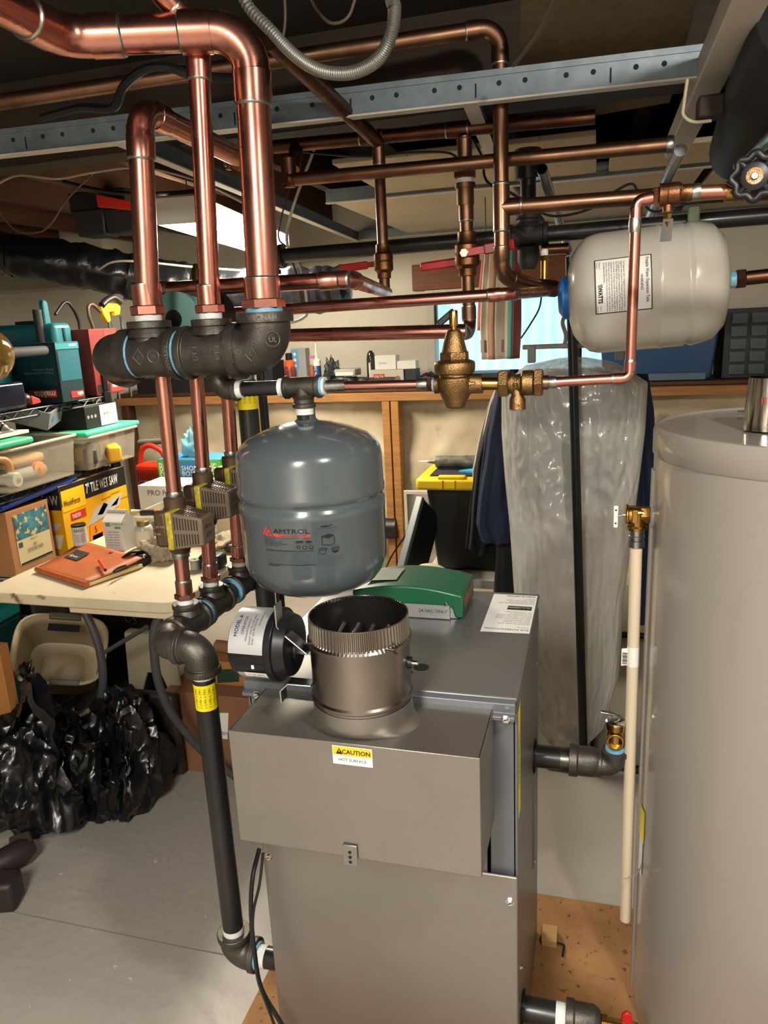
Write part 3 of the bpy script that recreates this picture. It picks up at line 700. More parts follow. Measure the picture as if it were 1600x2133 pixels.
MB().cyl(VC - UZ * .012, VC - UZ * .024, .0075, n=14).obj('stem', M_BRONZED, vv); hexnut(VC - UZ * .03, UZ, .0062, .008, vv, M_BRASS); hexnut(VC - UZ * .042, UZ, .0072, .008, vv, M_BRASS)
MB().prism([VC + V(-.006, -.004, -.034), VC + V(.008, -.004, -.034), VC + V(.006, -.012, -.066), VC + V(-.010, -.012, -.066)], (0, .0015, 0)).obj('lever', M_CHROME, vv)
text('HAMMOND', .0048, VC + V(.006, -.0168, .004), UX, UZ, mat('dark_bronze_mark', '#4a3722'), vv, 'cast_lettering', 'CENTER'); text('1/2', .006, VC + V(.006, -.0168, -.006), UX, UZ, mat('dark_bronze_mark', '#4a3722'), vv, 'cast_lettering', 'CENTER')
ge = fz(1530, 398)
FG = cu_run('short copper pipe between the ball valve and the gate valve at far right', [VC + UX * .03, ge], rf * 1.25, name='copper_feed_pipe')
ring(VC + UX * .037, UX, rf * 1.45, FG, M_SOLDER, .006); MB().cyl(ge - UX * .012, ge + UX * .03, .014, n=18).obj('socket', M_BRASS, FG)
# gate valve with black handwheel
GV = fz(1572, 372)
gv = thing('gate_valve', 'gate valve with scalloped black handwheel at the right edge', 'valve', GV)
MB().cyl(ge + UX * .02, V(GV.x + .75, FY, ge.z), .016, n=18).obj('body', M_CUDD, gv)
gd = (CAM - GV).normalized(); gd = (gd + UZ * .1).normalized(); gu, gw = perp(gd)
MB().cyl(V(GV.x, FY, ge.z), GV + gd * .01, .009, n=14).obj('stem', M_BRASS, gv)
b = MB()
for layer in (0,):
    P = []
    for k in range(48):
        a = 2 * PI * k / 48; rr_ = .0275 + .003 * math.cos(a * 8); P.append(GV + gd * .028 + gu * (math.cos(a) * rr_) + gw * (math.sin(a) * rr_))
    b.sweep(P + [P[0]], .0055, 10, caps=False)
b.obj('handwheel', M_BLKPL, gv)
for k in range(4):
    a = PI / 4 + k * PI / 2; MB().cyl(GV + gd * .03, GV + gd * .028 + (gu * math.cos(a) + gw * math.sin(a)) * .027, .004, n=8).obj('spoke', M_BLKPL, gv)
MB().sweep_exact([(GV + gd * .018, .018), (GV + gd * .033, .0185), (GV + gd * .034, .017)], gd, 24, True).obj('hub', M_BLKPL, gv)
MB().sweep_exact([(GV + gd * .034, .011), (GV + gd * .0352, .011)], gd, 24, True).obj('name_plate', M_BRONZE, gv)
MB().sweep_exact([(GV + gd * .035, .005), (GV + gd * .039, .005), (GV + gd * .04, .004)], gd, 16, True).obj('stem_nut', M_CHROME, gv)
def disc_text(s, size, c, nrm, up, R, m, parent, flip=False):
    up = (up - nrm * up.dot(nrm)).normalized(); rt_ = up.cross(nrm)
    def wp(x, y):
        a = x / R; q = R + y
        return c + up * (math.cos(a) * q) + rt_ * (math.sin(a) * q)
    text(s, size, V(0, 0, 0), UX, UY, m, parent, 'lettering', 'CENTER', warp=wp)
disc_text('OPEN', .006, GV + gd * .0356, gd, -UZ + UX * .4, .0062, M_WHITE, gv)

# ------------------------------------------------------------------ lower manifold: nipple, elbows, tees running to the back
NY = 1.125
nt_, nb_ = at(428, 1395, Y=NY), at(482, 1940, Y=NY)
nx = (nt_.x + nb_.x) / 2; ntop = V(nx, NY, nt_.z + .012); nbot = V(nx, NY, nb_.z - .012)
rn = .0211
LP = thing('steel_pipe_nipple', 'long black steel nipple with yellow size label standing beside the boiler', 'pipe', nbot)
MB().cyl(nbot, ntop, rn, n=28).obj('pipe', M_PIPEBLK, LP)
tape(ntop - UZ * .027, UZ, rn * 1.02, LP, .018); tape(nbot + UZ * .006, UZ, rn * 1.03, LP, .020); tape(nbot + UZ * .002, UZ, rn * 1.25, LP, .007, M_BLUE, 'pipe_dope')
lz0 = ntop.z - .088; fcn = V(-nx, -NY, 0).normalized()
MB().cyl(V(nx, NY, lz0), V(nx, NY, lz0 + .052), rn * 1.012, n=32, caps=False).obj('size_label', M_YEL, LP)
for k in range(-4, 5):
    a = k * .42; f2 = Matrix.Rotation(a, 3, 'Z') @ fcn
    cyl_text('1-1/4in x 24in', .0072, V(nx, NY, lz0 + .026), UZ, f2, rn * 1.02, M_INK, LP, name='label_lettering')
EL = .050
ec1 = V(nx, NY, ntop.z + .032)               # top elbow
LM = thing('lower_manifold', 'black iron manifold with three risers running to the back beside the table', 'pipe manifold', ec1)
ec2 = V(nx - .083, NY + .004, ec1.z)
iron_elbow(ec1, -UZ, -UX, rn, EL, LM); iron_elbow(ec2, UX, (UY + V(0, 0, 0)).normalized(), rn, EL, LM)
cyl_text('VIETNAM', .0095, V(nx, NY, ec1.z - .046), UZ, fcn, rn * 1.63, M_EMB, LM, along='around')
cyl_text('90', .013, V(nx, NY, ec1.z - .012), UZ, fcn + UX * .2, rn * 1.5, M_EMB, LM, along='around'); cyl_text('14', .012, ec2 + UX * .012, UX, UZ - UY * .35, rn * 1.44, M_EMB, LM, along='axis')
mx = ec2.x
ty1 = at(388, 1268, X=mx).y; ty2 = at(441, 1228, X=mx).y; ty3 = at(500, 1195, X=mx).y
tz_ = ec2.z
tps = []
for ty in (ty1, ty2, ty3):
    c = V(mx, ty, tz_); tps.append(c)
    iron_tee(c, UY, UZ, rn, .047, .045, LM, rbr=.0167)
    tape(c - UY * .053, UY, rn * 1.42, LM, .005, M_BLUE, 'pipe_dope')
MB().cyl(ec2, V(mx, ty3 + .10, tz_), rn, n=20).obj('nipple', M_PIPEBLK, LM)
# bottom elbow and stub into the boiler
be = V(nx, NY, nbot.z - .036)
BE = thing('bottom_elbow', 'black iron elbow at floor level turning into the boiler side', 'pipe fitting', be)
iron_elbow(be, UZ, UX, rn, EL, BE); tape(be + UX * EL, UX, rn * 1.28, BE, .004, M_BLUE, 'pipe_dope'); tape(be + UX * (EL + .004), UX, rn * 1.04, BE, .016)
MB().cyl(be, be + UX * .13, rn, n=20).obj('nipple', M_PIPEBLK, BE)
# three lower copper risers with zone valves
rl = .0143
def zone_valve(c, label):
    t = thing('zone_valve', label, 'valve', c, 'brown zone valves on the copper risers')
    mb = mat('brown_valve_casting', '#5a4534', 0.5, 0.4, col2='#4a3829', scale=30); mh_ = mat('brown_valve_head', '#6b5c4a', 0.5, 0.15); md = mat('dark_rib_gap', '#2a2119', .7)
    MB().lathe([(.021, .034), (.021, .052), (.0175, .056)], c, UZ, 20).obj('upper_socket', mb, t); MB().lathe([(.0175, -.056), (.020, -.05), (.020, -.03)], c, UZ, 20).obj('lower_socket', mb, t)
    MB().lathe([(.02, -.035), (.024, -.02), (.024, .03), (.02, .037)], c, UZ, 18).obj('body', mb, t)
    MB().box(c + V(-.010, -.014, 0), (.030, .06, .072)).obj('bracket', mb, t, bevel=.008)
    MB().box(c + V(.011, -.016, -.001), (.013, .066, .074)).obj('label_band', mat('valve_label_band', '#b8a82a', .5, col2='#8a7d24', scale=150), t, bevel=.003)
    # louvred head, tapering toward the end
    h0, h1 = c + V(.018, -.016, -.001), c + V(.076, -.016, -.003)
    def fr(t_):
        return h0.lerp(h1, t_), .033 - .009 * t_, .036 - .010 * t_
    b = MB(); b.use(mh_); P = []
    for tt in (0, 1):
        p, hy, hz = fr(tt); P.append([p + V(0, -hy, -hz), p + V(0, hy, -hz), p + V(0, hy, hz), p + V(0, -hy, hz)])
    base = len(b.v)
    for q in P: b.v += q
    for k in range(4): b.face([base + k, base + (k + 1) % 4, base + 4 + (k + 1) % 4, base + 4 + k])
    b.face([base + 4, base + 5, base + 6, base + 7]); b.face([base + 3, base + 2, base + 1, base])
    b.obj('head', mh_, t, bevel=.003)
    for k in range(9):
        tt = .10 + k * .092; p, hy, hz = fr(tt); w = .0014
        for (s0, s1) in ((-.82, -.12), (.12, .82)):
            MB().box(p + V(0, -hy - .0002, hz * (s0 + s1) / 2), (w * 1.3, .0016, hz * (s1 - s0))).obj('louvre', md, t)
            MB().box(p + V(0, hy * (s0 + s1) / 2, hz + .0002), (w * 1.3, hy * (s1 - s0), .0016)).obj('louvre', md, t)
    text('HV 4', .012, h1 + V(.0012, -.017, .004), UY, UZ, M_INK, t, 'handwriting', shear=.3); text('GTC', .012, h1 + V(.0012, -.015, -.012), UY, UZ, M_INK, t, 'handwriting', shear=.3)
    text('24 VAC', .007, c + V(-.02, -.0445, .004), UX, UZ, mat('pale_cast_print', '#9c8a72', .6), t, 'cast_lettering'); text('NSF', .006, c + V(-.02, -.0445, -.01), UX, UZ, mat('pale_cast_print', '#9c8a72', .6), t, 'cast_lettering')
    return t
zdat = [((338, 780), (385, 1240), (372, 1092), 'nearest brown zone valve, lowest of the three, in front of the work table'),
        ((408, 770), (440, 1208), (432, 1038), 'middle brown zone valve, partly in front of the grey tank'),
        ((470, 760), (495, 1168), (483, 1000), 'far brown zone valve mostly hidden by the grey tank')]
rlab = ['lower copper riser nearest the camera, left of the three', 'lower copper riser in the middle of the three', 'lower copper riser right beside the grey tank']
for i, (tp, bt, vc, lb_) in enumerate(zdat):
    c = tps[i]; bb = c + UZ * .047; ttp = at(tp[0], tp[1], Y=c.y); ttp = ttp + (ttp - bb).normalized() * (.16 if i == 0 else .10)
    rs = cu_run(rlab[i], [bb, ttp], rl, name='copper_riser')
    dd = (ttp - bb).normalized()
    adapter(bb + dd * .006, dd, rl, rs); tape(bb - dd * .002, dd, rl * 1.15, rs, .009)
    vcn = at(vc[0], vc[1], Y=c.y); tt = (vcn.z - bb.z) / (ttp.z - bb.z); vp = bb.lerp(ttp, tt)
    ring(vp + dd * .06, dd, rl * 1.1, rs, M_SOLDER, .006); ring(vp - dd * .06, dd, rl * 1.1, rs, M_SOLDER, .008)
    zone_valve(vp, lb_)

# ------------------------------------------------------------------ circulator pump behind the manifold
pcx = at(388, 664, Y=1.33); PC = V(pcx.x, 1.335, pcx.z)
pu = thing('circulator_pump', 'teal and black circulator pump behind the iron manifold', 'pump', PC)
MB().sweep_exact([(PC - UY * .05, .030), (PC - UY * .048, .052), (PC - UY * .03, .058), (PC + UY * .01, .058)], UY, 32, True).obj('face', M_TEALP, pu, bevel=.002)
MB().sweep_exact([(PC - UY * .0515, .0), (PC - UY * .0515, .017)], UY, 24, False).obj('port', M_BLKPL, pu)
MB().sweep_exact([(PC + UY * .0, .066), (PC + UY * .08, .066), (PC + UY * .085, .06)], UY, 32, True).obj('motor', M_BLKPL, pu, bevel=.003)
MB().box(PC + V(.01, .0, -.082), (.135, .11, .05)).obj('terminal_box', M_BLKPL, pu, bevel=.008)
MB().box(PC + V(.028, -.004, -.080), (.05, .115, .052)).obj('cover_band', M_TEALP, pu, bevel=.008)
hexnut(PC + V(-.03, -.058, -.078), UY, .005, .006, pu, M_CHROME, 'screw')
ag = at(414, 600, Y=1.45)
av = thing('air_vent', 'olive brass air vent stem seen between the risers', 'air vent', ag)
MB().lathe([(.012, -.05), (.012, .035), (.009, .04), (.006, .048)], ag, UZ, 18).obj('body', mat('olive_brass', '#7d6a3c', .4, .9), av)
# ------------------------------------------------------------------ black steel stand pipes behind the grey tank
sp = at(521, 800, Y=1.50); sb = at(553, 1260, Y=1.50)
SP = thing('steel_standpipe', 'thick black steel pipe with yellow label passing behind the grey tank', 'pipe', V(sp.x, 1.5, 0))
MB().cyl(V(sp.x - .01, 1.50, .5), V(sp.x - .01, 1.50, at(515, 790, Y=1.5).z), .0225, n=24).obj('pipe', M_PIPEBLK, SP)
zl = at(515, 840, Y=1.5).z
MB().cyl(V(sp.x - .01, 1.5, zl - .012), V(sp.x - .01, 1.5, zl + .035), .0229, n=28, caps=False).obj('size_label', M_YEL, SP)
for k in range(-2, 3): cyl_text('1-1/4in', .008, V(sp.x - .01, 1.5, zl + .012), UZ, Matrix.Rotation(k * .5, 3, 'Z') @ V(.3, -.95, 0), .0231, M_INK, SP, name='label_lettering')
zt_ = at(512, 785, Y=1.5).z
MB().cyl(V(sp.x - .01, 1.5, zt_ - .02), V(sp.x - .01, 1.5, zt_ + .01), .0205, n=24).obj('thread', M_SOLDER, SP); MB().cyl(V(sp.x - .01, 1.5, zt_ + .01), V(sp.x - .01, 1.5, zt_ + .06), .030, n=24).obj('coupling', M_IRON, SP, bevel=.002)
s2 = at(545, 800, Y=1.62)
o = MB().cyl(V(s2.x, 1.62, .55), V(s2.x, 1.62, at(528, 480, Y=1.62).z), .0105, n=18).obj('steel_standpipe', M_PIPEBLK); tag(o, 'slim black steel pipe beside the thick one behind the grey tank', 'pipe')
# ------------------------------------------------------------------ black iron gas line under the ceiling
g0, g1 = at(560, 536, Y=2.22), at(1640, 446, Y=2.22)
gd_ = (g1 - g0).normalized(); gt = g0 + gd_ * (at(1100, 491, Y=2.22) - g0).dot(gd_)
GL = thing('gas_pipe', 'black iron gas pipe with a tee running across below the ceiling', 'pipe', gt)
MB().cyl(g0, g1 + gd_ * 1.2, .0215, n=20).obj('pipe', M_PIPEBLK, GL)
iron_tee(gt, gd_, UZ, .0215, .055, .055, GL, name='tee', m=mat('dark_cast_fitting', '#2c2a29', .6, .2, bump=.3, bscale=200)); 
MB().cyl(gt, gt + UZ * .20, .0215, n=18).obj('drop', M_PIPEBLK, GL); MB().cyl(gt + UZ * .145, gt + UZ * .22, .036, n=18).obj('coupling', M_PIPEBLK, GL)
MB().lathe([(.029, -.03), (.029, -.065), (.022, -.085), (.018, -.09)], gt, UZ, 18).obj('cap', mat('dark_cast_fitting', '#2c2a29'), GL)
iron_elbow(g0, gd_, -UZ, .0215, .05, GL, 'elbow', M_PIPEBLK); MB().cyl(g0, g0 - UZ * .07, .0215, n=18).obj('drop', M_PIPEBLK, GL)
hn = at(1445, 452, Y=2.19)
MB().box(hn, (.03, .012, .055)).obj('strap', mat('pale_green_strap', '#8f9c7c', .5, .3), GL, bevel=.004)
n0, n1 = at(1128, 520, Y=2.2), at(1185, 517, Y=2.2)
o = cu_run('short brown copper stub left of the open conduit, under the gas tee', [n0, n1], .014, M_CUDD, name='copper_stub')
# ------------------------------------------------------------------ plywood base and boiler
o = MB().bx(-.70, .66, .80, 1.633, 0.0, .016).obj('boiler_base_board', M_OSB, bevel=.003); tag(o, 'rust stained plywood board on the floor under the boiler and water heater', 'board')
JX0, JX1, JY0, JY1, JZ = -.568, -.108, 1.05, 1.507, .878
BO = thing('boiler', 'grey sheet metal gas boiler with a brushed front panel standing on plywood', 'boiler', (-.338, 1.28, .016))
MB().bx(JX0 + .002, JX0 + .008, JY0, JY1, .018, JZ - .03).obj('side_panel', M_JACKET, BO, bevel=.002)
MB().bx(JX1 - .008, JX1 - .002, JY0, JY1, .018, JZ - .03).obj('side_panel', M_JACKET, BO, bevel=.002)
MB().bx(JX0 + .006, JX1 - .006, JY1 - .008, JY1 - .002, .018, JZ - .03).obj('back_panel', M_JACKET, BO)
MB().bx(JX0 + .006, JX1 - .006, JY0 + .06, JY0 + .066, .018, JZ - .03).obj('inner_front', M_BLKM, BO)
for (a, bb) in ((JX0, JX0 + .055), (JX1 - .045, JX1)):
    MB().bx(a, bb, JY0, JY0 + .012, .018, JZ - .028).obj('front_flange', M_JACKETL, BO, bevel=.002)
MB().bx(JX0, JX1, JY0 + .0, JY1, JZ - .010, JZ).obj('top_panel', M_JACKET, BO, bevel=.004, bseg=3)
# folded front lip of the top panel
P = [(-.004, 0), (-.014, -.003), (-.014, -.018), (-.024, -.020), (-.024, -.027), (.0, -.027)]
MB().prism([V(JX0 + .002, JY0 + y, JZ - .001 + z) for y, z in P], (JX1 - JX0 - .004, 0, 0)).obj('top_lip', M_JACKETL, BO, bevel=.0012)
def screw(p, d, parent, r=.0055):
    s_ = MB().sweep_exact([(p, r * 1.35), (p + d * .001, r * 1.35), (p + d * .0012, r), (p + d * .004, r), (p + d * .0045, r * .8)], d, 6, True).obj('screw', M_CHROME, parent, ang=20)
    MB().box(p + d * .0046, (r * 1.3, .0008, .0012), ((UX + UZ * .4).normalized(), d, UZ)).obj('slot', M_INK, s_)
for px, pz_ in ((JX1 - .016, JZ - .0235), (JX0 + .03, JZ - .0235)): screw(V(px, JY0 - .024, pz_), -UY, BO)
FPZ = .56
MB().bx(JX0 + .004, JX1 + .0005, JY0 - .012, JY0 - .006, .02, FPZ).obj('front_panel', M_PANEL, BO, bevel=.0025)
MB().bx(JX0 + .055, JX1 - .05, JY0 - .006, JY0 + .004, .02, FPZ + .05).obj('front_backing', M_JACKETL, BO)
screw(V(JX1 - .012, JY0 - .012, .512), -UY, BO); screw(V(JX0 + .016, JY0 - .012, .525), -UY, BO)
MB().sweep_exact([(V(-.278, 1.128, JZ + .0002), .0), (V(-.278, 1.128, JZ + .0004), .0135)], UZ, 28, False).obj('knockout_hole', mat('dark_opening', '#12110f', .9), BO)
# rating plate lying on the top, lettering faces the far side
rp = strip([V(-.202, 1.292, JZ + .0006), V(-.111, 1.296, JZ + .0006), V(-.111, 1.492, JZ + .0006), V(-.202, 1.492, JZ + .0006)], M_WHITE, 'rating_plate', BO)
def tl(s, sz, x, y, par_, m=M_INKG, **k): return text(s, sz, V(x, y, JZ + .0012), -UX, -UY, m, par_, 'plate_lettering', **k)
tl('ECR INTERNATIONAL', .0085, -.114, 1.312, rp, M_INK); tl('UTICA, NY', .005, -.114, 1.322, rp)
MB().poly([V(-.117, 1.408, JZ + .001), V(-.165, 1.408, JZ + .001), V(-.165, 1.428, JZ + .001), V(-.117, 1.428, JZ + .001)]).obj('logo_field', M_INK, rp)
tl('ALum DESIGNED', .0085, -.119, 1.422, rp, M_WHITE, xs=.85, shear=.2)
for k, s in enumerate(['Gas fired hot water boiler', 'ANSI Z21.13 certified', 'Input 140,000 BTU/hr', 'Max working pressure 30 psi', 'Minimum relief valve capacity', 'Electrical rating 120 V 60 Hz', 'For installation on', 'non combustible floors']): tl(s, .0058, -.114, 1.338 + k * .0085, rp)
for k, s in enumerate(['ECR INTERNATIONAL, INC.', '2201 Dwyer Avenue', 'Utica, New York 13504', 'Serial no.']): tl(s, .006, -.114, 1.445 + k * .008, rp)
tl('8580181080580', .009, -.115, 1.486, rp, M_INK)
# yellow notice on the right side
yl = strip([V(JX1 - .0012, 1.062, .645), V(JX1 - .0012, 1.106, .645), V(JX1 - .0012, 1.106, .845), V(JX1 - .0012, 1.062, .845)], M_YEL, 'side_notice', BO)
text('WARNING', .02, V(JX1 - .0006, 1.092, .70), UZ, -UY, M_INK, yl, 'lettering')
for y, z in ((1.46, .74), (1.40, .30), (1.47, .50), (1.12, .30)): screw(V(JX1 - .002, y, z), UX, BO, .004)
MB().bx(JX1 - .004, JX1 + .001, 1.375, 1.435, .30, .53).obj('side_cover', M_JACKET, BO, bevel=.003)

# draft hood box with flue outlet
HX0, HX1, HY0, HY1, HZ0, HZ1 = -.526, -.144, .900, 1.04, .670, .863
DH = thing('draft_hood', 'aluminized draft hood box with round flared outlet on the front of the boiler', 'draft hood', (-.335, .97, HZ0))
b = MB(); cxy = V(-.333, .975, 0); N = 48; R0 = .088
# top plate with a hole: fan between rectangle and circle
circ = [V(cxy.x + R0 * math.cos(2 * PI * k / N), cxy.y + min(.06, R0 * math.sin(2 * PI * k / N)) if False else cxy.y + R0 * .70 * math.sin(2 * PI * k / N), HZ1) for k in range(N)]
def sq(k):
    a = 2 * PI * k / N; c_, s_ = math.cos(a), math.sin(a); hx, hy0, hy1 = None, cxy.y - HY0, HY1 - cxy.y
    lim = [(HX1 - cxy.x) / c_ if c_ > 1e-6 else 9, (HX0 - cxy.x) / c_ if c_ < -1e-6 else 9, hy1 / s_ if s_ > 1e-6 else 9, -hy0 / s_ if s_ < -1e-6 else 9]
    t = min(lim); return V(cxy.x + c_ * t, cxy.y + s_ * t, HZ1)
outer = [sq(k) for k in range(N)]
for k in range(N): b.poly([circ[k], outer[k], outer[(k + 1) % N], circ[(k + 1) % N]])
for cn in ((HX0, HY0, 1), (HX1, HY0, 1), (HX0, HY1, 1), (HX1, HY1, 1)):
    cv = V(cn[0], cn[1], HZ1); ds = sorted(range(N), key=lambda k: (outer[k] - cv).length)[:2]
    b.poly([outer[ds[0]], cv, outer[ds[1]]])
b.obj('top_sheet', M_HOOD, DH, merge=.0005)
MB().prism([V(HX0, HY0, HZ0), V(HX1, HY0, HZ0), V(HX1, HY0, HZ1 + .0005), V(HX0, HY0, HZ1 + .0005)], (0, .003, 0)).obj('front_sheet', M_HOOD, DH, bevel=.001)
MB().bx(HX0, HX0 + .003, HY0 + .003, HY1, HZ0, HZ1).obj('side_sheet', M_HOOD, DH, bevel=.001)
MB().bx(HX1 - .003, HX1, HY0 + .003, HY1, HZ0, HZ1).obj('side_sheet', M_HOOD, DH, bevel=.001)
b = MB(); prof = [(R0, 0, .70), (R0 * .985, .002, .74), (.0815, .006, .84), (.0775, .013, .93), (.0758, .022, 1.0), (.0752, .04, 1.0)]
b.grid(lambda u, v: (lambda q: V(cxy.x + q[0] * math.cos(2 * PI * u), cxy.y + q[0] * q[2] * math.sin(2 * PI * u), HZ1 + q[1]))(prof[min(5, int(round(v * 5)))]), 48, 5, True)
b.obj('flared_collar', M_HOOD, DH, ang=60)
for (px, py, dx) in ((600, 1545, 4), (606, 1660, 5)): pass
# caution label
co = V(at(692, 1553, Y=HY0).x, HY0 - .0006, at(735, 1594, Y=HY0).z)
cw, ch = at(775, 1560, Y=HY0).x - co.x, .030
cl_ = strip(rect_pts(co, UX, UZ, 0, cw, 0, ch), M_WHITE, 'caution_label', DH)
strip(rect_pts(co - UY * .0003, UX, UZ, .001, cw - .001, ch * .5, ch - .001), M_YELCAU, 'yellow_band', cl_)
text('CAUTION', .0098, co + V(cw * .60, -.0008, ch * .60), UX, UZ, M_INK, cl_, 'lettering', 'CENTER', bold=.0002, xs=.98)
b = MB(); oo = co + V(cw * .09, -.0008, ch * .57); b.poly([oo, oo + UX * .0105, oo + V(.00525, 0, .0098)]); b.obj('warning_triangle', M_INK, cl_)
b = MB(); b.poly([oo + V(.0048, -.0004, .003), oo + V(.0057, -.0004, .003), oo + V(.0059, -.0004, .0068), oo + V(.0046, -.0004, .0068)]); b.obj('exclamation', M_YELCAU, cl_)
text('HOT SURFACE', .0066, co + V(cw * .5, -.0008, ch * .2), UX, UZ, M_INKG, cl_, 'lettering', 'CENTER')
# small clip plate with three holes
po = V(at(715, 1765, Y=HY0).x, HY0 - .003, HZ0 - .012)
pt = MB().box(po + V(.0115, 0, .018), (.023, .002, .036)).obj('clip_plate', M_HOOD, DH, bevel=.0008)
for k in range(3): MB().cyl(po + V(.0115, -.0012, .007 + k * .0085), po + V(.0115, -.0016, .007 + k * .0085), .0026, n=14).obj('hole', M_INK, pt)

# flue pipe with vent damper
FX, FYc, FR_ = -.333, .975, .0745
FL = thing('flue_pipe', 'short round galvanized flue pipe with crimped top rim on the draft hood', 'flue', (FX, FYc, HZ1 + .03))
fo = V(FX, FYc, 0); z0 = HZ1 + .03
MB().lathe([(FR_, z0), (FR_, z0 + .014), (FR_ + .003, z0 + .017), (FR_ + .003, z0 + .020), (FR_, z0 + .023), (FR_, 1.000), (FR_ - .001, 1.0)], fo, UZ, 56, caps=False).obj('damper_section', M_FLUE, FL, ang=25)
b = MB(); NC = 320
def crimp(u, v):
    a = 2 * PI * u; h = [0, .004, .007, .009, .038][int(round(v * 4))]
    base = [FR_ + .0035, FR_ + .0035, FR_ + .001, FR_, FR_ - .001][int(round(v * 4))]
    amp = [0, 0, .0003, .0008, .0008][int(round(v * 4))]
    rr_ = base + amp * (1 if int(round(u * NC)) % 4 < 2 else -1)
    return V(FX + rr_ * math.cos(a), FYc + rr_ * math.sin(a), .997 + h)
b.grid(crimp, NC, 4, True); co_ = b.obj('crimped_rim', M_FLUE, FL, ang=20)
MB().lathe([(FR_ - .0022, 1.0345), (FR_ - .0002, 1.0345), (FR_ - .0002, 1.0358), (FR_ - .0022, 1.0358)], fo, UZ, 64, caps=False).obj('rim_edge', M_FLUE, FL)
MB().lathe([(FR_ - .002, z0), (FR_ - .002, 1.030)], fo, UZ, 48, caps=False).obj('inner_wall', mat('dark_inner_wall', '#2a2724', .4, .7), FL)  # inner wall in a darker metal than the outer pipe
MB().box(V(FX, FYc, .962), (.135, .0016, .135), (UX, (UY + UZ * 1.2).normalized(), (UZ - UY * 1.2).normalized())).obj('damper_blade', M_FLUE, FL)
for k in range(5): MB().cyl(V(FX - .05 + k * .024, FYc + .03 - .01 * (k % 2), .975), V(FX - .05 + k * .024 + .012, FYc + .045, .999), .004, n=8).obj('baffle', M_FLUE, FL)
MB().sweep_exact([(V(FX + FR_ - .001, FYc, .962), .009), (V(FX + FR_ + .004, FYc, .962), .009)], UX, 18, True).obj('pivot_bush', M_BLKM, FL); MB().cyl(V(FX + FR_ + .003, FYc, .962), V(FX + FR_ + .014, FYc, .962), .0035, n=12).obj('pivot_pin', M_CHROME, FL)
# damper motor
DM = thing('vent_damper_motor', 'round black vent damper motor with silver label left of the flue', 'motor', (-.485, FYc, .92))
mc = V(-.528, FYc, .976); RM = .054
MB().sweep_exact([(mc, RM - .006), (mc + UX * .004, RM - .001), (mc + UX * .006, RM), (mc + UX * .062, RM), (mc + UX * .062, RM + .003), (mc + UX * .072, RM + .003), (mc + UX * .073, RM - .002), (mc + UX * .09, RM * .86), (mc + UX * .092, RM * .5)], UX, 48, True).obj('housing', M_BLKM, DM, bevel=.001)
fcm = V(.35, -.94, 0); fcm = V(0, -1, .35).normalized()
def patch(a0, a1, h0, h1, R, m, name, parent, c=mc, ax=UX, up=None, n=16):
    # patch on a cylinder along X: angle measured from -Y toward +Z
    return MB().grid(lambda u, v: c + ax * (h0 + (h1 - h0) * u) + (-UY * math.cos(a0 + (a1 - a0) * v) + UZ * math.sin(a0 + (a1 - a0) * v)) * R, 2, n).obj(name, m, parent)
sl = patch(math.radians(5), math.radians(115), .004, .060, RM + .0004, M_SILVER, 'silver_label', DM)
s2_ = patch(math.radians(-75), math.radians(-32), .012, .062, RM + .0004, M_SILVER, 'silver_label', DM)
wl = patch(math.radians(-44), math.radians(-30), .024, .060, RM + .0012, M_WHITE, 'serial_sticker', DM)
def mtext(s, sz, h, a, m, parent, up=True, align='LEFT', **k):
    def wp(x, y):
        # reading direction runs up around the housing, letters' up points to -X (left)
        an = a + x / RM; return mc + UX * (h - y) + (-UY * math.cos(an) + UZ * math.sin(an)) * (RM + .0018)
    text(s, sz, V(0, 0, 0), UX, UY, m, parent, 'label_lettering', align, warp=wp, **k)
mtext('MODEL #', .0085, .018, .55, M_INK, sl); mtext('OPERATOR', .006, .028, .62, M_INKG, sl); mtext('Maximum Operating', .0042, .034, .45, M_INKG, sl); mtext('Damper must be in the open', .0042, .040, .35, M_INKG, sl); mtext('Order  221-90-150-4 60', .0042, .045, .35, M_INKG, sl); mtext('See damper instruction', .0042, .051, .9, M_INKG, sl)
def mtext2(s, sz, h, a, m, parent, **k):
    def wp(x, y):
        an = a - y / RM; return mc + UX * (h - x) + (-UY * math.cos(an) + UZ * math.sin(an)) * (RM + .0020)
    text(s, sz, V(0, 0, 0), UX, UY, m, parent, 'label_lettering', warp=wp, **k)
mtext2('534525', .0075, .056, math.radians(-41), M_INK, wl); mtext2('INTEN  80 - 15', .0042, .057, math.radians(-33), M_INK, wl)
patch(math.radians(-22), math.radians(-12), .036, .060, RM + .0004, M_INK, 'slot', DM); MB().box(mc + V(.042, -RM * .955 - .001, -RM * .29), (.004, .002, .006)).obj('switch', M_WHITE, DM)
MB().box(V(-.422, FYc, .968), (.05, .010, .010)).obj('shaft', M_GALVS, DM, bevel=.001)
MB().cyl(V(-.445, FYc, .968), V(-.433, FYc, .968), .016, n=20).obj('shaft_hub', M_BLKPL, DM)
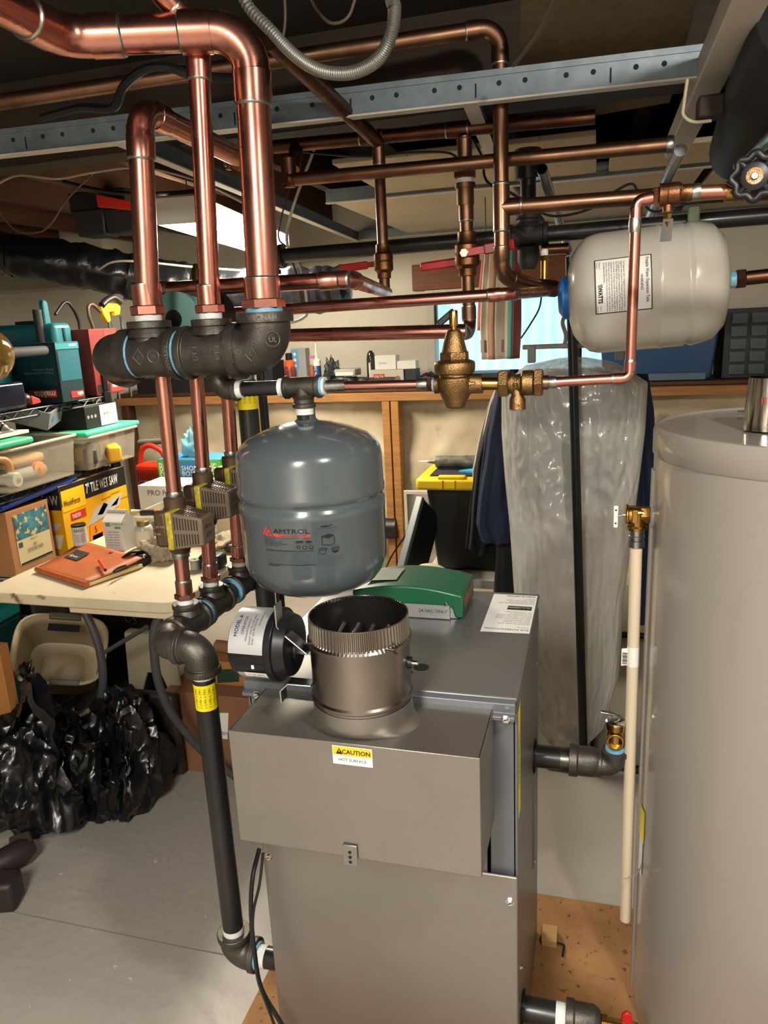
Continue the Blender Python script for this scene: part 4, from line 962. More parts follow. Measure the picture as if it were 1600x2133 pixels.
# bent mounting bracket
bt_ = [V(-.452, FYc - .018, 1.046), V(-.452, FYc - .02, 1.020), V(-.424, FYc - .035, 1.003), V(-.398, FYc - .04, .985)]
def ribbon(pts, wv, th, name, m, parent, bevel=.001):
    b = MB()
    n = len(pts); base = 0
    for i, p in enumerate(pts):
        t = (pts[min(i + 1, n - 1)] - pts[max(i - 1, 0)]).normalized(); nn = t.cross(wv).normalized()
        b.v += [p - wv * .5 - nn * th / 2, p + wv * .5 - nn * th / 2, p + wv * .5 + nn * th / 2, p - wv * .5 + nn * th / 2]
    for i in range(n - 1):
        for k in range(4): b.face([i * 4 + k, i * 4 + (k + 1) % 4, i * 4 + 4 + (k + 1) % 4, i * 4 + 4 + k])
    b.face([0, 1, 2, 3]); b.face([(n - 1) * 4 + 3, (n - 1) * 4 + 2, (n - 1) * 4 + 1, (n - 1) * 4])
    return b.obj(name, m, parent, bevel=bevel)
ribbon([V(-.452, FYc - .02, 1.052), V(-.452, FYc - .02, 1.018), V(-.445, FYc - .02, 1.008), V(-.400, FYc - .035, .984)], V(0, .024, 0), .003, 'mounting_bracket', M_GALVS, DM)
ribbon([V(-.447, FYc - .038, .902), V(-.447, FYc - .038, .922), V(-.438, FYc - .03, .930), V(-.400, FYc - .03, .930)], V(0, .022, 0), .003, 'mounting_bracket', M_GALVS, DM)

# green burner control on top of the boiler
gx1, gy0, gy1 = -.242, 1.338, 1.470; gx0 = gx1 - .225
GC = thing('burner_control', 'green curved plastic control box on the boiler top marked 24 VAC ONLY', 'control box', ((gx0 + gx1) / 2, (gy0 + gy1) / 2, JZ))
MB().bx(gx0 + .006, gx1 - .012, gy0 + .006, gy1 - .004, JZ + .0005, JZ + .040).obj('base', M_SILVER, GC, bevel=.002)
P = [(gx0, .046)]
P = [V(gx0 + (gx1 - gx0) * t, gy0, JZ + .046 + .020 * math.sin(PI * (.08 + .84 * t)) - .0) for t in [k / 14 for k in range(15)]]
P = [V(gx0, gy0, JZ + .026)] + P + [V(gx1, gy0, JZ + .004), V(gx1 - .016, gy0, JZ + .004), V(gx1 - .022, gy0, JZ + .026)]
MB().prism(P, (0, gy1 - gy0, 0)).obj('cover', M_GREEN, GC, bevel=.004, bseg=3)
pl_ = strip(rect_pts(V(0, gy0 - .0012, 0), UX, UZ, gx0 + .03, gx1 - .026, JZ + .002, JZ + .030), M_SILVER, 'front_plate', GC)
text('24 VAC ONLY', .0092, V(gx1 - .088, gy0 - .0018, JZ + .014), UX, UZ, M_INKG, GC, 'lettering', bold=.0001)
strip([V(gx1 + .0006, gy0 + .012, JZ + .018), V(gx1 + .0006, gy1 - .03, JZ + .018), V(gx1 + .0006, gy1 - .03, JZ + .044), V(gx1 + .0006, gy0 + .012, JZ + .042)], mat('wiring_sticker', '#5a5850', .5, col2='#a33c30', scale=60), 'wiring_sticker', GC)
screw(V(gx1 - .034, gy0, JZ + .033), -UY, GC, .0032)
strip([V(gx0 + .02, gy0 + .03, JZ + .0625), V(gx0 + .085, gy0 + .03, JZ + .0675), V(gx0 + .085, gy1 - .03, JZ + .0675), V(gx0 + .02, gy1 - .03, JZ + .0625)], mat('clear_sticker', '#a9b3a2', .35), 'top_sticker', GC)
ms_ = MB().prism([V(-.50, 1.36, JZ + .0006), V(-.452, 1.285, JZ + .0006), V(-.39, 1.315, JZ + .0006), V(-.44, 1.48, JZ + .0006)], (0, 0, .002)).obj('instruction_sheet', M_WHITE); tag(ms_, 'white instruction sheet with orange band under the green control box', 'sheet')
strip([V(-.482, 1.335, JZ + .003), V(-.4715, 1.318, JZ + .003), V(-.415, 1.345, JZ + .003), V(-.426, 1.365, JZ + .003)], mat('orange_band', '#d8743a', .6), 'orange_band', ms_)

# ------------------------------------------------------------------ grey expansion tank
TX, TY = -.501, 1.245; TB = .977; TR = .1335
ET = thing('expansion_tank', 'grey enamel expansion tank with printed label hanging under the black tee', 'tank', (TX, TY, TB))
ax0 = V(TX, TY, 0)
prof = [(.004, TB - .006), (.05, TB - .004), (.09, TB + .004), (.114, TB + .018), (.126, TB + .034), (TR - .002, TB + .055), (TR - .001, TB + .075), (TR, TB + .150), (TR + .0006, TB + .152), (TR + .0006, TB + .166), (TR - .0035, TB + .170), (TR - .0035, TB + .176), (TR, TB + .180), (TR + .001, TB + .184), (TR + .001, TB + .19), (TR - .0005, TB + .194), (TR - .001, TB + .245), (TR - .004, TB + .258), (.123, TB + .268), (.110, TB + .280), (.08, TB + .293), (.05, TB + .302), (.022, TB + .307)]
MB().lathe(prof, ax0, UZ, 72).obj('shell', M_TANKGRAY, ET, ang=50)
MB().lathe([(.024, TB + .303), (.0215, TB + .308), (.017, TB + .312), (.0165, TB + .330), (.014, TB + .332)], ax0, UZ, 24).obj('neck', mat('dark_grey_neck', '#4d5456', .35, .2), ET)
MB().lathe([(.004, TB - .018), (.008, TB - .016), (.009, TB - .004)], ax0, UZ, 16).obj('service_cap', mat('clear_plastic_cap', '#b8bcb8', .15, trans=.6), ET)
camdir = V(-TX, -TY, 0).normalized(); side = UZ.cross(camdir)
KX, KZ = .1345e-3, .1015e-3
def tk(zx, zy):
    return (zx - 320) * KX, -(zy - 560) * KZ
Z560 = at(600, 1117, Y=TY - TR * .95).z
def tw(x0, y0):
    def wp(x, y):
        a = math.radians(-40.5) + (x0 + x) / TR
        return ax0 + (camdir * math.cos(a) + side * math.sin(a)) * (TR + .0009) + UZ * (Z560 + y0 + y)
    return wp
def tt(s, zx, zy, capz, m=M_INK, wz=None, **k):
    # capz: cap height in label units; wz: width of the line in label units
    sz = capz * KZ / .70; x0, y0 = tk(zx, zy)
    me_w = None
    if wz:
        me = text_mesh(s, sz); xs_ = [v.co.x for v in me.vertices]; cur = max(xs_) - min(xs_); bpy.data.meshes.remove(me); k['xs'] = wz * KX / cur
    text(s, sz, V(0, 0, 0), UX, UY, m, ET, 'label_lettering', warp=tw(x0, y0), **k)
def tp(pts, m, name='label_mark', sub=4):
    b = MB(); P = []
    n = len(pts)
    for i in range(n):
        for j in range(sub):
            a, c = pts[i], pts[(i + 1) % n]; P.append((a[0] + (c[0] - a[0]) * j / sub, a[1] + (c[1] - a[1]) * j / sub))
    w0 = tw(0, 0); b.poly([w0(*tk(*p)) for p in P]); b.obj(name, m, ET)
tt('AMTROL', 478, 497, 78, wz=480)
tp([(470, 505), (962, 515), (962, 565), (490, 560)], M_RED)
tt('EXTROL', 728, 557, 34, M_TANKGRAY, wz=225)
tp([(312, 535), (385, 378), (402, 395), (335, 540)], M_RED); tp([(345, 545), (405, 435), (445, 495), (395, 497), (400, 550)], M_RED, sub=2); tp([(418, 552), (412, 515), (440, 515), (470, 552)], M_RED, sub=2)
tt('www.amtrol.com', 328, 582, 12, wz=170); tt('BOILER SYSTEM EXPANSION TANK', 595, 583, 12, wz=375)
for k, s in enumerate(['MODEL: EX-30', 'PRECHARGE: 12 PSIG', 'MAX PRESSURE: 100 PSIG', 'MAX TEMP: 240\u00b0 F']): tt(s, 322 + k * 3, 620 + k * 35, 19, wz=[170, 265, 325, 220][k])
wr = ['WARNING: RUPTURE OR EXPLOSION AND FLOODING', 'HAZARD. Prior to installation, review the instructions in the', 'accompanying product manual, and then place the manual with this', 'product. If when unpacking and/or installation you notice anything not', 'consistent with the product, failure to follow the installation and operating', 'guidelines can cause a rupture or explosion, resulting in a leak and', 'possibly causing serious or fatal injury and/or property damage and', 'the tank has warranty. Do not locate this product where freezing', 'or flooding could cause damage to the surrounding area or where it', 'can freeze or drip. This product should be inspected annually by a', 'licensed professional. For use with closed, non-potable hydronic', 'heating systems.']
for k, s in enumerate(wr): tt(s, 338 + k * 2, 803 + k * 24.5, 14, M_INK if k in (0, 10, 11) else M_INKG, wz=(655 if k < 11 else 160), bold=.0001 if k in (0, 10, 11) else 0)
tt('9017-117 (04/19)', 855, 1090, 10, M_INKG, wz=165)
tp([(1008, 380), (1011, 380), (1048, 1085), (1045, 1085)], M_INKG)
tt('inSight\u2122', 1098, 405, 24, wz=150, bold=.0002); tt('Service Indicator Cap', 1038, 435, 16, wz=275)
for k, s in enumerate(['Visually monitor the tip of', 'the cap in addition to', 'regular inspection.']): tt(s, 1022, 470 + k * 27, 14, M_INKG, wz=[310, 310, 200][k])
tp([(1100, 560), (1150, 545), (1170, 535), (1200, 535), (1255, 552), (1262, 600), (1240, 575), (1200, 608), (1165, 608), (1130, 580), (1100, 600)], M_INK, sub=2)
def tl_line(pts, m=M_INK, w_=.0005):
    w0 = tw(0, 0); b = MB(); P = []
    for i in range(len(pts) - 1):
        for j in range(4): P.append((pts[i][0] + (pts[i + 1][0] - pts[i][0]) * j / 4, pts[i][1] + (pts[i + 1][1] - pts[i][1]) * j / 4))
    P.append(pts[-1]); b.sweep([w0(*tk(*p)) for p in P], w_, 5); b.obj('label_line', m, ET)
tl_line([(1104, 590), (1106, 700), (1125, 716), (1180, 722), (1186, 738), (1194, 722), (1245, 712), (1262, 690), (1262, 590)])
for ox in (1050, 1215): tl_line([(ox, 775), (ox + 105, 772), (ox + 100, 800), (ox + 8, 800), (ox + 15, 845), (ox + 30, 865), (ox + 75, 865), (ox + 90, 845), (ox + 95, 800)], w_=.0004)
tp([(1232, 830), (1305, 828), (1290, 855), (1250, 858)], M_INK); tt('NORMAL', 1070, 765, 9, wz=70); tt('REPLACE', 1225, 750, 9, wz=85); tt('AIR', 1165, 655, 12, wz=35)
for k, s in enumerate(['If discoloration, moisture droplets', 'or corrosion present at tip, tank', 'replacement required. DO NOT', 'rely on cap as sole inspection', 'of tank condition.', 'Remove and replace cap after', 'inspection. See instructions', 'included in carton.']): tt(s, 1050 + k * 2, 922 + k * 24, 13, M_INKG, wz=[315, 310, 315, 310, 170, 310, 310, 210][k])
tp([(775, 622), (865, 618), (868, 650), (778, 652)], M_INK); tp([(780, 660), (868, 658), (868, 680), (780, 682)], M_INKG)
tp([(895 + 44 + 44 * math.cos(a), 640 + 22 * math.sin(a)) for a in [k * PI / 6 for k in range(12)]], M_INK, sub=1); tp([(905, 668), (980, 666), (980, 680), (905, 682)], M_INKG)
tl_line([(808 + 22 * math.cos(k * PI / 6), 728 + 26 * math.sin(k * PI / 6)) for k in range(13)]); tp([(886 + 34 * math.cos(k * PI / 6), 735 + 34 * math.sin(k * PI / 6)) for k in range(12)], M_INK, sub=1); tp([(886 + 20 * math.cos(k * PI / 6), 735 + 20 * math.sin(k * PI / 6)) for k in range(12)], M_TANKGRAY, sub=1); tl_line([(942, 745), (942, 712), (965, 700), (988, 712), (988, 745)]); tp([(942, 750), (990, 748), (990, 768), (942, 768)], M_INK)

# ------------------------------------------------------------------ pipes on the right side of the boiler
g = V(JX1, 1.404, .557)
GS = thing('relief_fitting', 'black nipple, iron tee and elbow leaving the right side of the boiler', 'pipe fitting', g)
MB().cyl(g - UX * .02, g + UX * .09, .0235, n=20).obj('nipple', M_PIPEBLK, GS)
MB().cyl(g - UX * .0, g + UX * .003, .034, n=24).obj('escutcheon', M_BLKM, GS); tape(g + UX * .052, UX, .0235, GS, .018, M_SOLDER, 'thread')
gx = g + UX * .105
MB().sweep_exact([(gx - UX * .036, .031), (gx - UX * .036, .033), (gx - UX * .02, .033), (gx - UX * .018, .030), (gx + UX * .012, .030), (gx + UX * .022, .026), (gx + UX * .03, .022)], UX, 24, True).obj('reducer', M_IRON, GS, bevel=.001)
ee = V(at(1285, 1585, Y=1.404).x - .004, 1.404, g.z - .002)
MB().cyl(gx, ee, .0165, n=16).obj('nipple', M_PIPEBLK, GS); tape(gx + UX * .036, UX, .018, GS, .012, M_SOLDER, 'thread')
iron_elbow(ee, -UX, UZ, .0165, .036, GS); tape(ee + UZ * .036, UZ, .019, GS, .006, M_BLUE, 'pipe_dope')
rv = ee + UZ * .042
RV = thing('relief_valve', 'brass safety relief valve with lever standing on the black elbow', 'valve', rv)
MB().lathe([(.014, 0), (.014, .006), (.0185, .008), (.0185, .04), (.0205, .042), (.0205, .056), (.012, .060)], rv, UZ, 24).obj('body', M_BRASS, RV, bevel=.001)
pd = (toCam(rv) * 1.0); pd = V(pd.x, pd.y, 0).normalized(); oc = rv + UZ * .024
MB().sweep_exact([(oc + pd * .010, .0165), (oc + pd * .0235, .0165), (oc + pd * .0235, .0125), (oc + pd * .014, .0115)], pd, 22, False).obj('outlet', M_BRASS, RV, bevel=.001)
MB().sweep_exact([(oc + pd * .0145, .0), (oc + pd * .0145, .0115)], pd, 18, False).obj('outlet_bore', mat('dark_bore', '#2c1c0e', .6), RV)
MB().lathe([(.021, .056), (.021, .060), (.016, .064), (.004, .065)], rv, UZ, 24).obj('disc', M_CHROME, RV); ribbon([rv + V(.008, -.0, .066), rv + V(-.004, -.004, .076), rv + V(-.030, -.006, .080)], V(0, .010, 0), .002, 'lever', M_GALVS, RV)
# lower right nipple with drain valve
g2 = V(JX1, 1.137, .189)
DV = thing('drain_fitting', 'black nipple and iron coupling at the lower right of the boiler', 'pipe fitting', g2)
MB().cyl(g2 - UX * .02, g2 + UX * .10, .0225, n=20).obj('nipple', M_PIPEBLK, DV); tape(g2 + UX * .060, UX, .0228, DV, .022); MB().cyl(g2, g2 + UX * .003, .033, n=24).obj('escutcheon', M_BLKM, DV)
MB().sweep_exact([(g2 + UX * .078, .029), (g2 + UX * .078, .032), (g2 + UX * .092, .032), (g2 + UX * .094, .029), (g2 + UX * .128, .029), (g2 + UX * .136, .024), (g2 + UX * .140, .02)], UX, 24, True).obj('reducer', M_IRON, DV, bevel=.001)
dv = g2 + UX * .14
DD = thing('drain_valve', 'brass drain valve with red handle at the bottom right', 'valve', dv)
hexnut(dv + UX * .006, UX, .017, .012, DD, M_BRASS); MB().cyl(dv, dv + UX * .065, .0135, n=18).obj('body', M_BRASS, DD); hexnut(dv + UX * .05, UX, .017, .012, DD, M_BRASS)
MB().prism([dv + V(.034, -.008, .018), dv + V(.056, -.008, .018), dv + V(.052, -.008, .040), dv + V(.044, -.008, .045), dv + V(.036, -.008, .038)], (0, .008, 0)).obj('handle', M_REDH, DD, bevel=.003); MB().cyl(dv + UX * .045, dv + V(.045, -.004, .022), .005, n=10).obj('stem', M_BRASS, DD)
# cables hanging at the left edge of the boiler
w1 = [at(540, 1768, Y=1.03), at(526, 1830, Y=.99), at(523, 1900, Y=.985), at(530, 1980, Y=.985), at(545, 2060, Y=.98), at(590, 2140, Y=.975), at(610, 2200, Y=.97)]
o = MB().sweep(spline(w1), .0042, 8).obj('cable', M_CORD); tag(o, 'thicker black cable hanging down the left edge of the boiler front', 'cable')
w2 = [at(548, 1776, Y=1.03), at(541, 1840, Y=1.0), at(528, 1900, Y=.98), at(528, 1960, Y=.978), at(538, 2040, Y=.972), at(566, 2120, Y=.968), at(590, 2190, Y=.96)]
o = MB().sweep(spline(w2), .0026, 8).obj('cable', M_CORD); tag(o, 'thinner black cable looping beside the thicker one at the boiler', 'cable')
# ------------------------------------------------------------------ water heater
WX, WY, WR, WT = .356, 1.398, .255, 1.248
WH = thing('water_heater', 'tall glossy taupe cylindrical water heater at the right edge', 'water heater', (WX, WY, .016))
wo = V(WX, WY, 0)
MB().lathe([(WR - .01, .018), (WR, .022), (WR, WT - .046)], wo, UZ, 96, caps=False).obj('shell', M_HEATER, WH)
MB().lathe([(WR + .0008, WT - .05), (WR + .0028, WT - .047), (WR + .003, WT - .008), (WR + .001, WT), (WR - .004, WT + .001), (WR - .006, WT - .003), (.12, WT - .002), (.0, WT - .001)], wo, UZ, 96, caps=False).obj('top_cap', M_HEATER, WH)
sa = at(1352, 1400, X=.104)
MB().box(V(WX - WR - .0005, WY - .0, .6), (.006, .03, 1.14)).obj('seam', M_HEATER, WH, bevel=.002)
# T&P valve
tpc = at(1328, 1072, Y=WY); tpc.y = WY
TP = thing('temperature_relief_valve', 'brass temperature and pressure relief valve on the water heater side', 'valve', tpc)
MB().cyl(V(WX - WR - .002, WY, tpc.z), V(WX - WR + .004, WY, tpc.z), .026, n=24).obj('escutcheon', M_HEATER, TP)
hexnut(V(WX - WR - .012, WY, tpc.z), UX, .016, .018, TP, M_BRASS)
MB().sweep_exact([(tpc + UX * .012, .014), (tpc - UX * .004, .0165), (tpc - UX * .016, .0165), (tpc - UX * .016, .019), (tpc - UX * .020, .019), (tpc - UX * .022, .015)], UX, 24, True).obj('body', M_BRASS, TP, bevel=.001)
MB().lathe([(.016, .006), (.0155, -.02), (.0185, -.022), (.0185, -.028), (.015, -.029)], tpc, UZ, 22).obj('outlet', M_BRASS, TP)
MB().box(tpc + V(-.005, -.0165, 0), (.010, .002, .024)).obj('boss', M_BRASS, TP, bevel=.001)
lv = tpc + V(-.038, -.004, -.004)
lvo = MB().box(lv, (.008, .003, .042)).obj('lever', M_WHITE, TP, bevel=.002); MB().cyl(tpc - UX * .02, lv, .002, n=8).obj('lever_wire', M_CHROME, TP)
for dz in (.013, -.012): MB().cyl(lv + V(0, -.0016, dz), lv + V(0, -.002, dz), .0018, n=12).obj('lever_hole', M_INK, lvo)
bz = tpc.z - .029
MB().lathe([(.0135, bz), (.0135, bz - .010), (.0145, bz - .011), (.0145, bz - .014), (.0125, bz - .015), (.0125, bz - .019), (.0145, bz - .02), (.0145, bz - .032), (.013, bz - .033)], V(tpc.x, tpc.y, 0), UZ, 22).obj('threaded_adapter', M_GALVS, TP)
cb = at(1303, 1915, Y=WY + .0)
DP = thing('drain_pipe', 'cream plastic discharge pipe hanging from the relief valve to near the floor', 'pipe', cb)
ctop = V(tpc.x, WY, bz - .032)
MB().sweep([cb, ctop], .0113, 22).obj('pipe', M_CPVC, DP)
dc = (ctop - cb).normalized(); pb = cb.lerp(ctop, .735)
MB().cyl(pb - dc * .02, pb + dc * .02, .0116, n=22).obj('price_tag', M_WHITE, DP)
tg = MB().grid(lambda u, v: pb + V(-.010 - .012 * u, -.008 - .004 * u * u, -.018 + .036 * v), 4, 2).obj('tag_flap', M_WHITE, DP)
for k in range(9): MB().box(pb + V(-.0155, -.0112, -.013 + k * .0027), (.009, .0006, [.0012, .0006, .0016][k % 3])).obj('bar', M_INK, tg)
# yellow sticker edge and curling strip on the heater side
a_ = math.radians(202)
def wsurf(a, z, e=.0015): return V(WX + (WR + e) * math.cos(a), WY + (WR + e) * math.sin(a), z)
ys = MB().grid(lambda u, v: wsurf(math.radians(186 + 8 * u), .43 + .07 * v), 3, 2).obj('yellow_sticker', M_YEL, WH)
ms_ = MB().grid(lambda u, v: wsurf(math.radians(187 + 6 * u), .35 + .08 * v), 3, 2).obj('white_sticker', M_WHITE, WH)
cs = [at(1340, 1780, Y=1.36), at(1333, 1810, Y=1.33), at(1318, 1825, Y=1.30), at(1278, 1836, Y=1.26)]
b = MB(); sp_ = spline(cs, 6)
b.grid(lambda u, v: sp_[int(round(u * (len(sp_) - 1)))] + V(0, .0, .004 * (1 - u) * (v - .5) * 4), len(sp_) - 1, 1); o = b.obj('peeling_strip', mat('translucent_strip', '#a8a294', .35, alpha=.85), WH)
# foil flue stub on the heater
fp = at(1590, 895, Z=WT); fp = V(fp.x + .005, fp.y, WT)
FS = thing('foil_can', 'shiny crumpled foil wrapped tube on top of the water heater', 'flue', fp)
MB().grid(lambda u, v: (lambda a, rr_: V(fp.x + rr_ * math.cos(a), fp.y + rr_ * math.sin(a), WT + .001 + .085 * v))(2 * PI * u, .036 - .004 * v + .0008 * noise.noise(V(math.cos(2 * PI * u) * 9, math.sin(2 * PI * u) * 9, v * 2))), 72, 6, True).obj('foil', mat('foil', '#b9b2aa', .16, 1.0, col2='#6e5f58', scale=9, stretch=(14, 14, 1), lo=.45, hi=.6), FS)
text('25', .016, fp + V(.0, -.037, .055), UX, UZ, M_INKG, FS, 'lettering'); text('5', .014, fp + V(-.008, -.038, .012), UX, UZ, M_INKG, FS, 'lettering'); text('|||', .012, fp + V(-.018, -.034, .048), UX, UZ, M_RED, FS, 'lettering')
# small chain of screws on the heater top
ch = thing('wire_clips', 'small row of chrome clips lying on the water heater top', 'clips', V(.30, 1.55, WT))
for k in range(7):
    q = V(.27 + k * .026, 1.55 + .006 * math.sin(k * 2.1), WT + .004); MB().cyl(q - UX * .012, q + V(.012, .004 * (-1) ** k, 0), .0022, n=8).obj('clip', M_CHROME, ch)
    MB().ball(q + UX * .012, .004, 10).obj('knuckle', M_CHROME, ch)

# ------------------------------------------------------------------ beige potable water expansion tank
PY = 1.76
e0, e1 = at(1183, 600, Y=PY), at(1520, 590, Y=PY)
cz = (at(1350, 474, Y=PY).z + at(1350, 735, Y=PY).z) / 2; PRr = (at(1350, 474, Y=PY).z - at(1350, 735, Y=PY).z) / 2 * .975
axd = (V(e1.x, PY, cz + .012) - V(e0.x, PY, cz - .006)).normalized(); pc0 = V(e0.x + .003, PY, cz - .004); Lp = e1.x - e0.x - .008
WT_ = thing('potable_expansion_tank', 'beige horizontal expansion tank with white warning label at upper right', 'tank', pc0 + axd * Lp / 2 - UZ * PRr)
pr = PRr
prof = [(.012, -.001), (.055, .0), (.082, .006), (.105, .022), (pr - .006, .040), (pr - .001, .058), (pr, .075), (pr, .180), (pr + .0012, .182), (pr + .0012, .188), (pr, .190), (pr, .232), (pr - .0035, .236), (pr - .0035, .240), (pr, .246), (pr, .250), (pr - .003, Lp - .055), (pr - .010, Lp - .03), (.095, Lp - .010), (.06, Lp - .001), (.02, Lp + .001)]
MB().lathe(prof, pc0, axd, 72).obj('shell', M_BEIGE, WT_, ang=55)
bc = pc0 - axd * .001
MB().sweep_exact([(bc + axd * .02, .05), (bc - axd * .012, .045), (bc - axd * .022, .03), (bc - axd * .022, .0)], axd, 32, False).obj('end_cap', mat('blue_plastic_cap', '#1560a8', .35), WT_)
sd = pc0 + axd * Lp
MB().cyl(sd - axd * .004, sd + axd * .014, .014, n=18).obj('nozzle', M_WHITE, WT_); tape(sd + axd * .006, axd, .0165, WT_, .011, M_BLUE, 'pipe_dope'); 
cpn = thing('brass_adapter', 'brown brass adapter screwed to the beige tank at the right edge', 'pipe fitting', sd + axd * .02)
hexnut(sd + axd * .026, axd, .021, .018, cpn, M_CUDD); MB().cyl(sd + axd * .03, sd + axd * .9, .0145, n=18).obj('pipe', M_CUDD, cpn)
pf = (CAM - (pc0 + axd * .13)); pf = (pf - axd * pf.dot(axd)).normalized(); psd = axd.cross(pf)   # psd points down/up
upv = UZ if psd.dot(UZ) > 0 else -UZ; sgn = 1 if psd.dot(UZ) > 0 else -1
def ps(h, up, e=.0008):
    a = up / pr; return pc0 + axd * h + (pf * math.cos(a) + psd * sgn * math.sin(a)) * (pr + e)
h0, h1, u0, u1 = .056, .166, -.040, .070
lb_ = MB().grid(lambda u, v: ps(h0 + (h1 - h0) * u, u0 + (u1 - u0) * v), 2, 14).obj('warning_label', M_INK, WT_)
MB().grid(lambda u, v: ps(h0 + .0022 + (h1 - h0 - .0044) * u, u0 + .0022 + (u1 - u0 - .0044) * v, .0013), 2, 14).obj('label_field', M_WHITE, lb_)
def ptx(s, sz, h, up, m=M_INK, wl=None, **k):
    # reading direction runs down the side, letters' up points to the right
    if wl:
        me = text_mesh(s, sz); xs_ = [v.co.x for v in me.vertices]; cur = max(xs_) - min(xs_); bpy.data.meshes.remove(me); k['xs'] = wl / cur
    text(s, sz, V(0, 0, 0), UX, UY, m, lb_, 'label_lettering', warp=lambda x, y: ps(h + y - .016, up - x, .0018), **k)
ptx('Potable Water Expansion Tank', .0088, .1705, .064, wl=.088, bold=.0001); ptx('WARNING', .0072, .1600, .030, wl=.030, bold=.0001)
bt = ['This Expansion Tank is designed and intended for storage at a', 'maximum water pressure of 150 pounds per square inch gauge', '(150 psig) and a maximum temperature of 200\u00b0F. Any use other', 'than POTABLE WATER or at a sustained or instantaneous pres-', 'sure in excess of 150 psig is unsafe. A pressure relief valve of', 'adequate size must be incorporated in the system. Failure to', 'follow these instructions can cause tank failure and result in', 'serious or fatal injury. Refer to the instruction sheet included in box', 'for additional information.']
for k, s in enumerate(bt): ptx(s, .0052, .1275 - k * .0048, .062, M_INK, wl=(.098 if k < 8 else .042))
ptx('\\\\WATTS', .0115, .0785, .018, wl=.036, bold=.0006); ptx('PLT-12', .011, .1395, .062, wl=.04); ptx('Made in', .0045, .0805, .064, wl=.014); ptx('Taiwan', .0045, .0755, .064, wl=.012); ptx('03/15', .0042, .0810, -.024, wl=.010); ptx('watts.com', .0042, .0755, -.024, wl=.013)

# ------------------------------------------------------------------ back ledge on the right: blue tote and drawer organizer
LZ = lz + .056
bt0, bt1 = at(1245, 800, Y=4.05), at(1490, 780, Y=4.05)
o = thing('blue_tote', 'blue plastic storage tote on the ledge below the beige tank', 'storage tote', ((bt0.x + bt1.x) / 2, 4.1, LZ))
b = MB(); xc = (bt0.x + bt1.x) / 2; wdx = bt1.x - bt0.x
b.box((xc, 4.1, LZ + .15), (wdx * 1.0, .28, .30), taper=.9); b.obj('body', mat('dark_blue_plastic', '#1f4a78', .45), o, bevel=.012)
MB().box((xc, 4.1, LZ + .305), (wdx * 1.04, .30, .03)).obj('lid', mat('dark_blue_plastic', '#1f4a78'), o, bevel=.008); MB().box((xc, 3.955, LZ + .02), (wdx * .8, .012, .035)).obj('foot_rim', mat('grey_blue_rim', '#5c7488', .5), o, bevel=.003)
d0, d1 = at(1498, 800, Y=4.05), at(1640, 790, Y=4.05)
DO = thing('drawer_organizer', 'dark drawer organizer with small clear drawers beside the blue tote', 'organizer', ((d0.x + d1.x) / 2, 4.1, LZ))
MB().bx(d0.x, d1.x, 4.0, 4.2, LZ + .001, LZ + .33).obj('case', mat('dark_slate_plastic', '#2c3338', .5), DO, bevel=.004)
for i in range(3):
    for j in range(5):
        xx = d0.x + .03 + i * (d1.x - d0.x - .04) / 3; zz = LZ + .02 + j * .06
        dr = MB().bx(xx, xx + (d1.x - d0.x) / 3 - .03, 3.985, 4.01, zz, zz + .05).obj('drawer', mat('smoky_clear_drawer', '#4c555a', .25), DO, bevel=.003)
        MB().box((xx + .05, 3.98, zz + .022), (.03, .012, .008)).obj('pull', mat('smoky_clear_drawer', '#4c555a'), dr)

# ------------------------------------------------------------------ garment rack and clothes
GY = 2.22
pb_, pt_ = at(1217, 1560, Y=GY), at(1192, 690, Y=GY)
GRK = thing('garment_rack', 'black metal garment rack with a single slanted post in front of the clothes', 'garment rack', (pb_.x, GY, 0))
ptop = pt_ + (pt_ - pb_).normalized() * .35; ptop.z = min(ptop.z, 1.72)
MB().sweep([V(pb_.x, GY, .03), pt_ + (pt_ - pb_).normalized() * .2], .0135, 18).obj('post', M_BLKM, GRK); 
topz = (pt_ + (pt_ - pb_).normalized() * .2)
MB().cyl(topz, V(topz.x, GY + 1.1, topz.z), .012, n=16).obj('rail', M_BLKM, GRK); MB().cyl(V(topz.x, GY + 1.1, .03), V(topz.x, GY + 1.1, topz.z), .0135, n=16).obj('post', M_BLKM, GRK)
MB().sweep(fillet([V(pb_.x - .12, GY, .012), V(pb_.x - .05, GY, .035), V(pb_.x + .12, GY, .035), V(pb_.x + .28, GY, .012)], .05), .014, 12).obj('foot', M_BLKM, GRK); MB().sweep([V(pb_.x - .25, GY + 1.1, .014), V(pb_.x + .25, GY + 1.1, .014)], .014, 12).obj('foot', M_BLKM, GRK)
MB().cyl(V(pb_.x + .03, GY, .03), V(pb_.x + .03, GY + 1.1, .03), .011, n=12).obj('base_rail', M_BLKM, GRK)
# hangers
def hanger(y, m, label, w_=.2, dx=0.0):
    c = V(topz.x + dx, y, topz.z); t = thing('clothes_hanger', label, 'hanger', c)
    hk = [c + V(.012, 0, -.005), c + V(.016, 0, .010), c + V(0, 0, .02), c + V(-.016, 0, .010), c + V(-.012, 0, -.01), c + V(0, 0, -.03), c + V(0, 0, -.07)]
    MB().sweep(spline(hk), .0022, 8).obj('hook', M_CHROME, t)
    MB().sweep([c + V(-w_, 0, -.125), c + V(-.02, 0, -.075), c + V(.02, 0, -.075), c + V(w_, 0, -.125)], .008, 10).obj('shoulder', m, t)
    return t, c
MH = mat('grey_hanger_plastic', '#8d8a86', .35, alpha=1)
H1 = thing('clip_hanger', 'grey plastic clip hanger on the rack in front of the window', 'hanger', (topz.x, GY + .12, topz.z))
hc = at(1130, 722, Y=GY + .12); hcx = V(at(1190, 718, Y=GY + .12).x, GY + .12, hc.z)
